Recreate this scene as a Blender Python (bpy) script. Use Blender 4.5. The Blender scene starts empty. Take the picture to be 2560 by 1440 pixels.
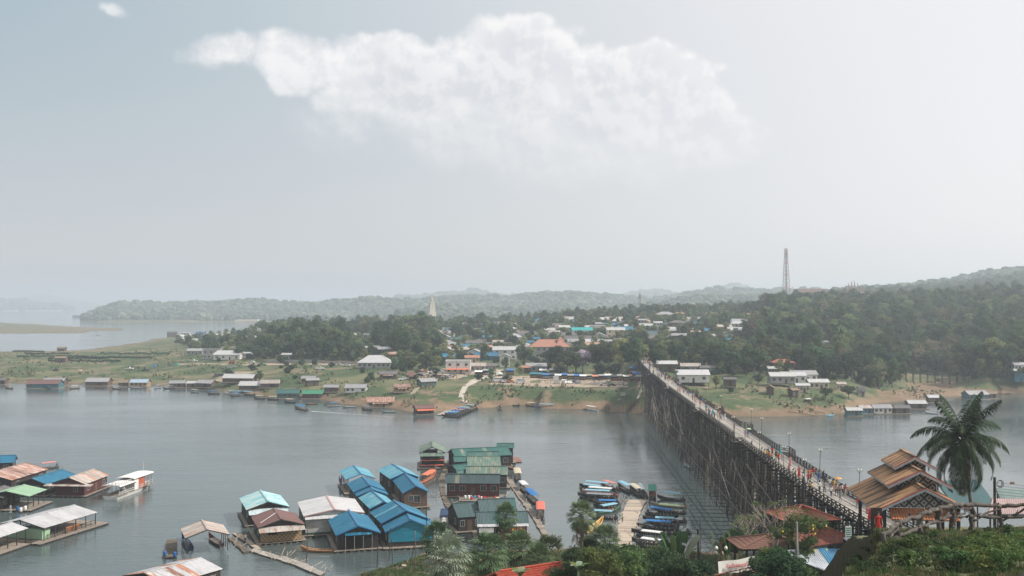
import bpy, math, random
import numpy as np
from mathutils import Vector, Matrix, noise
R = math.radians
SC = bpy.context.scene
# ---------------------------------------------------------------- camera
F = 2489.0; K = 1.4; CH = 32.0 * K;   # K scales the surveyed heights and distances to metres
PITCH = math.atan(40.0 / F)
cam = bpy.data.objects.new('camera', bpy.data.cameras.new('camera'))
SC.collection.objects.link(cam); SC.camera = cam
cam.location = (0, 0, CH); cam.rotation_euler = (R(90) + PITCH, 0, 0)
cam.data.sensor_width = 36.0; cam.data.lens = 36.0 * F / 2560.0
cam.data.clip_start = 0.5; cam.data.clip_end = 60000
# ---------------------------------------------------------------- view
SC.view_settings.view_transform = 'Standard'; SC.view_settings.look = 'None'
SC.view_settings.exposure = 0.13; SC.view_settings.gamma = 1.0
SC.view_settings.use_curve_mapping = False
SC.render.engine = 'CYCLES'
cy = SC.cycles
cy.use_denoising = True
cy.max_bounces = 5; cy.diffuse_bounces = 2; cy.glossy_bounces = 3; cy.transmission_bounces = 3
cy.transparent_max_bounces = 6; cy.volume_bounces = 1; cy.caustics_reflective = False; cy.caustics_refractive = False
cy.sample_clamp_indirect = 4.0
# ---------------------------------------------------------------- sun and sky
SUN_AZ = R(96); SUN_EL = R(44)          # azimuth: to the right of the view direction (+Y)
S_DIR = Vector((math.sin(SUN_AZ) * math.cos(SUN_EL), math.cos(SUN_AZ) * math.cos(SUN_EL), math.sin(SUN_EL)))
sl = bpy.data.lights.new('sun', 'SUN'); sl.energy = 5.0; sl.angle = R(0.6); sl.color = (1.0, 0.94, 0.86)
so = bpy.data.objects.new('sun', sl); SC.collection.objects.link(so)
so.rotation_euler = (-S_DIR).to_track_quat('-Z', 'Y').to_euler(); so.location = (60, 40, 200)
W = bpy.data.worlds.new('World'); SC.world = W; W.use_nodes = True
def world():
    nt = W.node_tree; nt.nodes.clear(); N = nt.nodes.new; L = nt.links.new
    def math_(op, a, b=None, clamp=False):
        n = N('ShaderNodeMath'); n.operation = op; n.use_clamp = clamp
        for i, v in enumerate((a, b)):
            if v is None: continue
            if isinstance(v, (int, float)): n.inputs[i].default_value = v
            else: L(v, n.inputs[i])
        return n.outputs[0]
    def mix(f, a, b):
        n = N('ShaderNodeMix'); n.data_type = 'RGBA'
        for i, v in ((0, f), (6, a), (7, b)):
            if isinstance(v, (int, float)): n.inputs[i].default_value = v
            elif isinstance(v, tuple): n.inputs[i].default_value = (*v, 1)
            else: L(v, n.inputs[i])
        return n.outputs[2]
    def ramp(v, a, b, c=0.0, d=1.0):
        n = N('ShaderNodeMapRange'); n.interpolation_type = 'SMOOTHSTEP'
        L(v, n.inputs[0]); n.inputs[1].default_value = a; n.inputs[2].default_value = b
        n.inputs[3].default_value = c; n.inputs[4].default_value = d
        return n.outputs[0]
    sky = N('ShaderNodeTexSky'); sky.sky_type = 'NISHITA'; sky.sun_disc = False
    sky.sun_elevation = SUN_EL; sky.sun_rotation = SUN_AZ; sky.altitude = 200
    sky.air_density = 1.0; sky.dust_density = 3.0; sky.ozone_density = 1.0
    tc = N('ShaderNodeTexCoord')
    nrm = N('ShaderNodeVectorMath'); nrm.operation = 'NORMALIZE'; L(tc.outputs['Generated'], nrm.inputs[0])
    D = nrm.outputs[0]
    sp = N('ShaderNodeSeparateXYZ'); L(D, sp.inputs[0])
    dot = N('ShaderNodeVectorMath'); dot.operation = 'DOT_PRODUCT'; L(D, dot.inputs[0]); dot.inputs[1].default_value = S_DIR
    sunny = ramp(dot.outputs['Value'], -0.36, 0.50)
    el = sp.outputs[2]
    sk = N('ShaderNodeVectorMath'); sk.operation = 'SCALE'; L(sky.outputs[0], sk.inputs[0]); sk.inputs['Scale'].default_value = 0.10
    veilc = mix(sunny, (0.33, 0.445, 0.50), (0.90, 0.88, 0.88))
    hz = ramp(el, 0.0, 0.34, 1.0, 0.0)
    horizonc = mix(sunny, (0.60, 0.608, 0.63), (0.92, 0.90, 0.90))
    veil = mix(hz, veilc, horizonc)
    base = mix(0.86, sk.outputs[0], veil)
    # clouds: direction split in azimuth (to the right of +Y) and elevation, both in degrees
    az = math_('MULTIPLY', math_('ARCTAN2', sp.outputs[0], sp.outputs[1]), 57.2958)
    ed = math_('MULTIPLY', math_('ARCSINE', sp.outputs[2]), 57.2958)
    cv = N('ShaderNodeCombineXYZ'); L(az, cv.inputs[0]); L(ed, cv.inputs[1])
    n1 = N('ShaderNodeTexNoise'); n1.inputs['Scale'].default_value = 0.30; n1.inputs['Detail'].default_value = 10; n1.inputs['Roughness'].default_value = 0.60
    L(cv.outputs[0], n1.inputs['Vector'])
    n2 = N('ShaderNodeTexNoise'); n2.inputs['Scale'].default_value = 0.16; n2.inputs['Detail'].default_value = 5
    L(cv.outputs[0], n2.inputs['Vector'])
    wn = N('ShaderNodeTexNoise'); wn.inputs['Scale'].default_value = 0.22; wn.inputs['Detail'].default_value = 6; L(cv.outputs[0], wn.inputs['Vector'])
    ws = N('ShaderNodeSeparateColor'); L(wn.outputs['Color'], ws.inputs[0])
    waz = math_('ADD', az, math_('MULTIPLY', math_('SUBTRACT', ws.outputs[0], .5), 4.6)); wed = math_('ADD', ed, math_('MULTIPLY', math_('SUBTRACT', ws.outputs[1], .5), 3.2))
    def blob(px, py, rx, ry, s):
        a0 = math.degrees(math.atan((px - 1280) / F)); e0 = math.degrees(math.atan((736 - py) / F)); k = math.degrees(1 / F)
        dx = math_('DIVIDE', math_('SUBTRACT', waz, a0), rx * k); dy = math_('DIVIDE', math_('SUBTRACT', wed, e0), ry * k)
        r = math_('ADD', math_('MULTIPLY', dx, dx), math_('MULTIPLY', dy, dy))
        return math_('MULTIPLY', math_('SUBTRACT', 1.0, r, True), s)
    blobs = None
    for b in ((1260, 160, 250, 155, 1.6), (1060, 190, 340, 125, 1.25), (1540, 225, 270, 160, 1.5), (930, 130, 200, 95, 1.0), (750, 135, 160, 90, .9), (560, 130, 150, 60, .5),
              (1600, 300, 290, 170, 1.05), (1150, 280, 520, 160, .6), (1720, 350, 250, 90, .75), (1420, 320, 400, 160, .8), (285, 32, 70, 30, .45), (1330, 380, 120, 40, .4),
              (1780, 165, 60, 26, .40), (1430, 60, 90, 28, .42), (3300, 300, 500, 160, .9), (-900, 250, 420, 150, .7), (-300, -300, 500, 150, .6), (2300, -500, 700, 180, .7)):
        v = blob(*b); blobs = v if blobs is None else math_('MAXIMUM', blobs, v)
    dens = math_('ADD', blobs, math_('ADD', math_('MULTIPLY', math_('SUBTRACT', n1.outputs[0], 0.5), 1.0), math_('MULTIPLY', math_('SUBTRACT', n2.outputs[0], 0.5), 1.4)))
    dens = math_('MULTIPLY', dens, ramp(blobs, 0.0, 0.45))
    up = ramp(ed, 6.0, 14.0)
    # sharper above, feathered below
    cm = ramp(dens, 0.08, 0.66)
    soft = ramp(dens, 0.0, 0.9)
    cm = mix(up, soft, cm)
    cm = math_('MULTIPLY', cm, math_('ADD', math_('MULTIPLY', up, 0.62), 0.24))
    # self shading: brightness follows puffs
    n3 = N('ShaderNodeTexNoise'); n3.inputs['Scale'].default_value = 0.30; n3.inputs['Detail'].default_value = 10; n3.inputs['Roughness'].default_value = 0.60
    off = N('ShaderNodeVectorMath'); off.operation = 'ADD'; L(cv.outputs[0], off.inputs[0]); off.inputs[1].default_value = (0.35, 0.45, 0)
    L(off.outputs[0], n3.inputs['Vector'])
    lit = ramp(math_('SUBTRACT', n1.outputs[0], n3.outputs[0]), -0.07, 0.08)
    edge = ramp(dens, 1.25, 0.45)
    lit = math_('ADD', math_('MULTIPLY', lit, 0.55), math_('MULTIPLY', edge, 0.5), True)
    cc = mix(lit, (0.70, 0.71, 0.745), (1.0, 0.97, 0.96))
    cc = mix(math_('MULTIPLY', n2.outputs[0], 0.35), cc, (0.62, 0.64, 0.67))
    col = mix(cm, base, cc)
    bg = N('ShaderNodeBackground'); L(col, bg.inputs[0]); bg.inputs[1].default_value = 1.0
    out = N('ShaderNodeOutputWorld'); L(bg.outputs[0], out.inputs[0])
world()
# ---------------------------------------------------------------- helpers
rnd = random.Random(7)
COL = SC.collection
def P(px, py, z):
    """world point seen at photo pixel (px, py) that lies at height z"""
    u, v = (px - 1280) / F, (720 - py) / F
    c, s = math.cos(PITCH), math.sin(PITCH)
    dy = c - v * s; dz = s + v * c
    t = (z - CH) / dz
    return Vector((u * t, dy * t, z))
def Q(px, py, d):
    """world point seen at pixel (px, py) at depth d"""
    u, v = (px - 1280) / F, (720 - py) / F
    c, s = math.cos(PITCH), math.sin(PITCH)
    dy = c - v * s; dz = s + v * c
    t = d / dy
    return Vector((u * t, d, CH + dz * t))
def smooth(t): t = min(1, max(0, t)); return t * t * (3 - 2 * t)
def tag(o, label=None, cat=None, group=None, kind=None):
    if label: o['label'] = label
    if cat: o['category'] = cat
    if group: o['group'] = group
    if kind: o['kind'] = kind
    return o
def empty(name, loc=(0, 0, 0), rz=0.0, label=None, cat=None, group=None, parent=None):
    o = bpy.data.objects.new(name, None); o.empty_display_size = 0.5; COL.objects.link(o)
    o.location = loc; o.rotation_euler = (0, 0, rz)
    if parent: o.parent = parent
    return tag(o, label, cat, group)
def link(name, me, parent=None, loc=(0, 0, 0), rot=(0, 0, 0), sc=None, label=None):
    o = bpy.data.objects.new(name, me); COL.objects.link(o)
    o.location = loc; o.rotation_euler = rot
    if sc is not None: o.scale = sc if hasattr(sc, '__len__') else (sc, sc, sc)
    if parent: o.parent = parent
    if label: o['label'] = label
    return o
def kids(o): return KIDS.get(o.name, None) if False else [c for c in o.children]
def copy_tree(o, parent=None):
    c = o.copy(); COL.objects.link(c); c.parent = parent
    for ch in CH_OF.get(o.name, []):
        copy_tree(ch, c)
    return c
CH_OF = {}
def freeze(o):
    """remember the children of a prototype (o.children is slow in large scenes)"""
    ch = list(o.children); CH_OF[o.name] = ch
    for c in ch: freeze(c)
def slot(o, i, m):
    o.material_slots[i].link = 'OBJECT'; o.material_slots[i].material = m
class MB:
    def __init__(s): s.v = []; s.f = []; s.m = []; s.sm = []
    def quad(s, *p, m=0):
        b = len(s.v); s.v += [tuple(q) for q in p]; s.f.append(tuple(range(b, b + len(p)))); s.m.append(m); return s
    def box(s, c, size, rz=0.0, m=0, top=1.0, tilt=None):
        sx, sy, sz = size[0] / 2, size[1] / 2, size[2] / 2; b = len(s.v)
        M = Matrix.Rotation(rz, 3, 'Z')
        if tilt: M = M @ Matrix.Rotation(tilt[0], 3, 'X') @ Matrix.Rotation(tilt[1], 3, 'Y')
        for z in (-sz, sz):
            k = top if z > 0 else 1
            for x, y in ((-sx, -sy), (sx, -sy), (sx, sy), (-sx, sy)):
                p = M @ Vector((x * k, y * k, z)); s.v.append((p.x + c[0], p.y + c[1], p.z + c[2]))
        for f in ((0, 3, 2, 1), (4, 5, 6, 7), (0, 1, 5, 4), (1, 2, 6, 5), (2, 3, 7, 6), (3, 0, 4, 7)):
            s.f.append(tuple(b + i for i in f)); s.m.append(m)
        return s
    def beam(s, a, b_, w, h, m=0):
        a = Vector(a); b_ = Vector(b_); d = (b_ - a); 
        if d.length < 1e-6: return s
        d.normalize(); r = d.cross(Vector((0, 0, 1)))
        if r.length < 1e-3: r = Vector((1, 0, 0))
        r.normalize(); u = r.cross(d); k = len(s.v)
        for q in (a, b_):
            for x, y in ((-1, -1), (1, -1), (1, 1), (-1, 1)):
                p = q + r * (x * w / 2) + u * (y * h / 2); s.v.append(tuple(p))
        for f in ((0, 1, 2, 3), (7, 6, 5, 4), (0, 4, 5, 1), (1, 5, 6, 2), (2, 6, 7, 3), (3, 7, 4, 0)):
            s.f.append(tuple(k + i for i in f)); s.m.append(m)
        return s
    def tube(s, pts, rs, n=6, m=0, cap=True):
        pts = [Vector(p) for p in pts]
        if not hasattr(rs, '__len__'): rs = [rs] * len(pts)
        k = len(s.v)
        for i, p in enumerate(pts):
            d = (pts[min(i + 1, len(pts) - 1)] - pts[max(i - 1, 0)])
            if d.length < 1e-9: d = Vector((0, 0, 1))
            d.normalize(); a = Vector((1, 0, 0)) if abs(d.x) < 0.8 else Vector((0, 1, 0))
            r = d.cross(a).normalized(); u = r.cross(d)
            for j in range(n):
                t = 2 * math.pi * j / n; q = p + (r * math.cos(t) + u * math.sin(t)) * rs[i]; s.v.append(tuple(q))
        for i in range(len(pts) - 1):
            for j in range(n):
                a = k + i * n + j; b = k + i * n + (j + 1) % n
                s.f.append((a, a + n, b + n, b)); s.m.append(m)
        if cap:
            s.f.append(tuple(k + j for j in range(n))); s.m.append(m)
            s.f.append(tuple(k + (len(pts) - 1) * n + j for j in reversed(range(n)))); s.m.append(m)
        return s
    def loft(s, rings, m=0, close=True, cap=True):
        k = len(s.v); n = len(rings[0])
        for r in rings: s.v += [tuple(p) for p in r]
        for i in range(len(rings) - 1):
            for j in range(n if close else n - 1):
                a = k + i * n + j; b = k + i * n + (j + 1) % n
                s.f.append((a, b, b + n, a + n)); s.m.append(m)
        if cap:
            s.f.append(tuple(k + j for j in reversed(range(n)))); s.m.append(m)
            s.f.append(tuple(k + (len(rings) - 1) * n + j for j in range(n))); s.m.append(m)
        return s
    def mesh(s, name, mats, sm=False):
        me = bpy.data.meshes.new(name); me.from_pydata(s.v, [], s.f)
        for x in (mats if isinstance(mats, (list, tuple)) else [mats]): me.materials.append(x)
        if len(me.materials) > 1: me.polygons.foreach_set('material_index', s.m)
        if sm: me.polygons.foreach_set('use_smooth', [True] * len(s.f))
        me.update(); return me
    def build(s, name, mats, parent=None, sm=False, label=None, **k):
        o = link(name, s.mesh(name, mats, sm), parent, label=label, **k); return o
# ---------------------------------------------------------------- materials
MATS = {}
def mat(name, c1, c2=None, scale=3.0, rough=0.8, bump=0.0, rand=0.0, metal=0.0, detail=6, c3=None, s3=0.6, t3=(0.55, 0.7), stretch=(1, 1, 1), coords='Object', spec=0.3, transl=0.0, bscale=None):
    if name in MATS: return MATS[name]
    m = bpy.data.materials.new(name); m.use_nodes = True; nt = m.node_tree; N = nt.nodes.new; L = nt.links.new
    b = nt.nodes['Principled BSDF']; b.inputs['Roughness'].default_value = rough; b.inputs['Metallic'].default_value = metal
    b.inputs['Specular IOR Level'].default_value = spec
    MATS[name] = m
    tc = N('ShaderNodeTexCoord'); mp = N('ShaderNodeMapping'); L(tc.outputs[coords], mp.inputs[0]); mp.inputs['Scale'].default_value = stretch
    V = mp.outputs[0]
    if c2 is None: c2 = tuple(x * 0.8 for x in c1)
    nz = N('ShaderNodeTexNoise'); nz.inputs['Scale'].default_value = scale; nz.inputs['Detail'].default_value = detail; L(V, nz.inputs['Vector'])
    if rand:
        oi = N('ShaderNodeObjectInfo'); va = N('ShaderNodeVectorMath'); va.operation = 'ADD'; L(V, va.inputs[0])
        mu = N('ShaderNodeMath'); mu.operation = 'MULTIPLY'; mu.inputs[1].default_value = 57.0; L(oi.outputs['Random'], mu.inputs[0]); L(mu.outputs[0], va.inputs[1]); L(va.outputs[0], nz.inputs['Vector'])
    cr = N('ShaderNodeMapRange'); L(nz.outputs[0], cr.inputs[0]); cr.inputs[1].default_value = 0.35; cr.inputs[2].default_value = 0.65
    mx = N('ShaderNodeMix'); mx.data_type = 'RGBA'; L(cr.outputs[0], mx.inputs[0]); mx.inputs[6].default_value = (*c1, 1); mx.inputs[7].default_value = (*c2, 1)
    col = mx.outputs[2]
    if c3:
        n3 = N('ShaderNodeTexNoise'); n3.inputs['Scale'].default_value = s3; n3.inputs['Detail'].default_value = 8; L(nz.inputs['Vector'].links[0].from_socket, n3.inputs['Vector'])
        r3 = N('ShaderNodeMapRange'); L(n3.outputs[0], r3.inputs[0]); r3.inputs[1].default_value = t3[0]; r3.inputs[2].default_value = t3[1]
        m3 = N('ShaderNodeMix'); m3.data_type = 'RGBA'; L(r3.outputs[0], m3.inputs[0]); L(col, m3.inputs[6]); m3.inputs[7].default_value = (*c3, 1); col = m3.outputs[2]
    if rand:
        mr = N('ShaderNodeMapRange'); L(oi.outputs['Random'], mr.inputs[0]); mr.inputs[3].default_value = 1 - rand; mr.inputs[4].default_value = 1 + rand
        hs = N('ShaderNodeHueSaturation'); L(mr.outputs[0], hs.inputs['Value']); L(col, hs.inputs['Color']); col = hs.outputs[0]
        if transl:
            m4 = N('ShaderNodeMath'); m4.operation = 'MULTIPLY'; m4.inputs[1].default_value = 7.77; L(oi.outputs['Random'], m4.inputs[0])
            m5 = N('ShaderNodeMath'); m5.operation = 'FRACT'; L(m4.outputs[0], m5.inputs[0])
            m6 = N('ShaderNodeMapRange'); L(m5.outputs[0], m6.inputs[0]); m6.inputs[3].default_value = 0.455; m6.inputs[4].default_value = 0.53; L(m6.outputs[0], hs.inputs['Hue'])
    L(col, b.inputs['Base Color'])
    if bump:
        bp = N('ShaderNodeBump'); bp.inputs['Strength'].default_value = bump; bp.inputs['Distance'].default_value = 0.1
        nb = nz
        if bscale:
            nb = N('ShaderNodeTexNoise'); nb.inputs['Scale'].default_value = bscale; nb.inputs['Detail'].default_value = 6; L(V, nb.inputs['Vector'])
        L(nb.outputs[0], bp.inputs['Height']); L(bp.outputs[0], b.inputs['Normal'])
    if transl:
        tr = N('ShaderNodeBsdfTranslucent'); L(col, tr.inputs[0]); ms = N('ShaderNodeMixShader'); ms.inputs[0].default_value = transl
        L(b.outputs[0], ms.inputs[1]); L(tr.outputs[0], ms.inputs[2]); L(ms.outputs[0], nt.nodes['Material Output'].inputs[0])
    return m
def sheet_mat(name, c1, c2, rust=None, amount=0.5, rough=0.5, rand=0.08, seam=0.0):
    """painted corrugated sheet: the colour is worn in streaks that run down the slope (local y), rust in patches"""
    return mat(name, c1, c2, scale=1.2, rough=rough, rand=rand, c3=rust, s3=0.8, t3=(1 - amount, 1 - amount + 0.10), stretch=(3.0, 0.5, 1), spec=0.4)
# ---------------------------------------------------------------- terrain
def _hash(ix, iy, s):
    h = (ix.astype(np.int64) * 374761393 + iy.astype(np.int64) * 668265263 + s * 982451653) & 0x7fffffff
    h = ((h ^ (h >> 13)) * 1274126177) & 0x7fffffff
    return ((h ^ (h >> 16)) & 0xffff) / 65535.0
def vnoise(x, y, s=0):
    ix = np.floor(x); iy = np.floor(y); fx = x - ix; fy = y - iy
    fx = fx * fx * (3 - 2 * fx); fy = fy * fy * (3 - 2 * fy)
    a = _hash(ix, iy, s); b = _hash(ix + 1, iy, s); c = _hash(ix, iy + 1, s); d = _hash(ix + 1, iy + 1, s)
    return (a * (1 - fx) + b * fx) * (1 - fy) + (c * (1 - fx) + d * fx) * fy - 0.5
def fbm(x, y, s=0, o=4):
    r = 0; a = 1.0
    for i in range(o):
        r = r + vnoise(x, y, s + i) * a; x = x * 2.03; y = y * 2.03; a *= 0.5
    return r
# columns of the far shore: photo column -> (photo row, height) or (0, depth, height)
TC = {
 -600: [(962, -.6), (950, 1), (905, 1.8), (885, 1.2), (874, -1), (0, 800, -3), (0, 1000, -3), (0, 1100, .5), (0, 1500, 1.5), (0, 1850, -.5), (0, 2000, -3)],
 0: [(964, -.6), (950, 1), (905, 2), (885, 1.2), (874, -1), (0, 800, -3), (0, 1010, -3), (0, 1090, .4), (0, 1500, 1.6), (0, 1800, -.5), (0, 1900, -3)],
 120: [(964, -.6), (950, 1), (905, 2), (885, 1.2), (872, -1), (0, 800, -3), (0, 1030, -3), (0, 1090, .35), (0, 1350, .8), (0, 1600, -.5), (0, 1700, -3)],
 200: [(966, -.6), (952, 1), (905, 2), (885, 1.2), (868, -1), (0, 850, -3), (0, 1050, -3), (0, 1100, .35), (0, 1300, .5), (0, 1500, -.5), (0, 1600, -3)],
 300: [(966, -.6), (954, 1), (905, 2.2), (880, 1.6), (860, -.6), (0, 900, -3), (0, 1100, -3), (0, 1200, .2), (0, 1300, .2), (0, 1400, -1), (0, 1500, -3)],
 380: [(966, -.6), (955, 1), (905, 2.4), (880, 2.4), (862, 1.6), (846, -.6), (0, 1000, -3)],
 450: [(972, -.6), (958, 1), (925, 3), (900, 3.4), (870, 3.6), (0, 780, 4), (0, 900, 3), (0, 980, -3)],
 600: [(990, -.6), (972, 1.2), (950, 3.2), (925, 4.5), (900, 5.5), (0, 600, 8), (0, 760, 10), (0, 860, 8), (0, 960, -3)],
 750: [(1002, -.6), (985, 1.4), (950, 4), (925, 5.5), (900, 6.5), (0, 560, 9), (0, 700, 11), (0, 860, 9), (0, 1050, -3)],
 900: [(1020, -.6), (1000, 1.5), (960, 4.3), (930, 6), (900, 7), (0, 500, 8.5), (0, 650, 11), (0, 780, 12.5), (0, 900, 9), (0, 1100, 2)],
 1050: [(1040, -.6), (1020, 1.0), (1000, 2.4), (970, 4.8), (935, 6.4), (900, 8), (0, 520, 10), (0, 620, 12.5), (0, 760, 14.5), (0, 900, 11), (0, 1100, 6)],
 1180: [(1032, -.6), (1012, 1.2), (1000, 2.4), (970, 4.8), (935, 6.4), (900, 8), (0, 520, 10), (0, 620, 12.5), (0, 760, 14.5), (0, 900, 11), (0, 1100, 6)],
 1300: [(1020, -.6), (1013, 1.0), (1004, 3.6), (985, 4.3), (960, 5), (935, 6), (900, 8), (0, 520, 11), (0, 620, 14), (0, 750, 17), (0, 900, 13), (0, 1100, 10)],
 1500: [(1028, -.6), (1018, 1.0), (1005, 3.8), (985, 4.5), (960, 5), (935, 6), (905, 8), (0, 470, 12), (0, 600, 16), (0, 720, 20), (0, 850, 20), (0, 1100, 10)],
 1560: [(1034, -.6), (1020, 1.2), (1006, 4.0), (990, 4.8), (960, 5.6), (935, 6.6), (905, 9), (0, 470, 13), (0, 600, 17), (0, 720, 21), (0, 850, 20), (0, 1100, 12)],
 1600: [(1040, -.6), (1022, 2.5), (990, 5), (950, 8), (918, 10.6), (895, 11.2), (0, 470, 13.5), (0, 620, 19), (0, 750, 22), (0, 900, 22), (0, 1100, 14)],
 1650: [(1043, -.6), (1020, 2.5), (990, 5), (955, 7.6), (920, 10), (895, 11), (0, 470, 13.5), (0, 620, 19), (0, 750, 23), (0, 900, 22), (0, 1100, 16)],
 1720: [(1046, -.6), (1015, 3), (985, 5), (960, 6.5), (920, 9), (0, 430, 12), (0, 520, 16), (0, 700, 22), (0, 850, 24), (0, 1100, 18)],
 1800: [(1048, -.6), (1015, 3), (975, 5.5), (940, 8), (900, 10), (0, 470, 13), (0, 560, 17), (0, 700, 22), (0, 850, 25), (0, 1100, 22)],
 1950: [(1050, -.6), (1015, 2.6), (975, 5.5), (940, 7.5), (900, 10.5), (0, 480, 15), (0, 600, 22), (0, 750, 29), (0, 900, 22), (0, 1250, 30), (0, 1560, 36), (0, 1750, 25)],
 2100: [(1042, -.6), (1010, 2.4), (975, 4.6), (935, 7.5), (0, 470, 12), (0, 600, 21), (0, 730, 29), (0, 880, 24), (0, 1250, 38), (0, 1560, 51), (0, 1750, 40)],
 2200: [(1018, -.6), (1002, .8), (980, 2.2), (960, 3.5), (935, 5), (0, 440, 7), (0, 520, 14), (0, 650, 24), (0, 740, 29), (0, 900, 25), (0, 1250, 42), (0, 1560, 55), (0, 1750, 45)],
 2280: [(1010, -.6), (995, .8), (975, 1.5), (955, 2), (940, 2.6), (0, 440, 6), (0, 520, 14), (0, 650, 25), (0, 740, 30), (0, 900, 26), (0, 1250, 44), (0, 1560, 58), (0, 1750, 48)],
 2380: [(1000, -.6), (985, .8), (960, 1.8), (940, 2.6), (0, 440, 6), (0, 520, 15), (0, 650, 26), (0, 740, 31), (0, 900, 27), (0, 1250, 48), (0, 1560, 67), (0, 1750, 55)],
 2470: [(990, -.6), (976, 1.4), (955, 4), (935, 6.5), (0, 440, 8), (0, 520, 17), (0, 650, 28), (0, 740, 33), (0, 900, 29), (0, 1250, 54), (0, 1560, 78), (0, 1750, 66)],
 2560: [(986, -.6), (972, 2), (955, 5), (935, 8), (0, 440, 10), (0, 520, 18), (0, 650, 29), (0, 740, 35), (0, 900, 32), (0, 1250, 60), (0, 1560, 86), (0, 1750, 76)],
 2900: [(980, -.6), (965, 2), (950, 5), (930, 8), (0, 440, 12), (0, 520, 20), (0, 650, 31), (0, 740, 38), (0, 900, 36), (0, 1250, 66), (0, 1560, 92), (0, 1750, 82)],
}
TCD = []
for _px in sorted(TC):
    dd, zz = [], []
    for e in TC[_px]:
        if len(e) == 3: dd.append(e[1]); zz.append(e[2])
        else: q = P(_px, e[0], e[1] * K); dd.append(q.y / K); zz.append(e[1])
    dd = [dd[0] - 14] + dd; zz = [-3.0] + zz
    TCD.append((_px, np.array(dd), np.array(zz)))
RIDGES = [  # depth of crest, half width towards us, list of (photo column, crest row)
 (2350, 520, [(190, 800), (222, 786), (262, 769), (300, 761), (350, 765), (450, 764), (560, 767), (700, 762), (860, 761), (1000, 760), (1100, 756), (1180, 747), (1260, 752), (1330, 742), (1430, 730), (1520, 739), (1600, 746), (1700, 743), (1800, 738), (1900, 738), (2100, 735), (2400, 730), (3000, 730)]),
 (1650, 300, [(900, 830), (1000, 785), (1150, 777), (1300, 778), (1500, 776), (1700, 764), (1850, 757), (1960, 752), (2100, 750), (2500, 745), (3000, 745)]),
 (4200, 700, [(850, 800), (1000, 752), (1090, 740), (1120, 741), (1190, 734), (1260, 748), (1400, 745), (1560, 745), (1640, 734), (1700, 743), (1780, 728), (1840, 718), (1900, 730), (1960, 742), (2300, 740), (3000, 735)]),
 (5200, 500, [(-900, 755), (0, 757), (60, 759), (150, 768), (200, 781)]),
 (7600, 900, [(-900, 745), (-300, 750), (20, 752), (60, 745), (110, 735), (150, 745), (200, 754), (260, 764), (330, 768)]),
]
def H(x, y):
    return H0(np.asarray(x, float) / K, np.asarray(y, float) / K) * K
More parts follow.
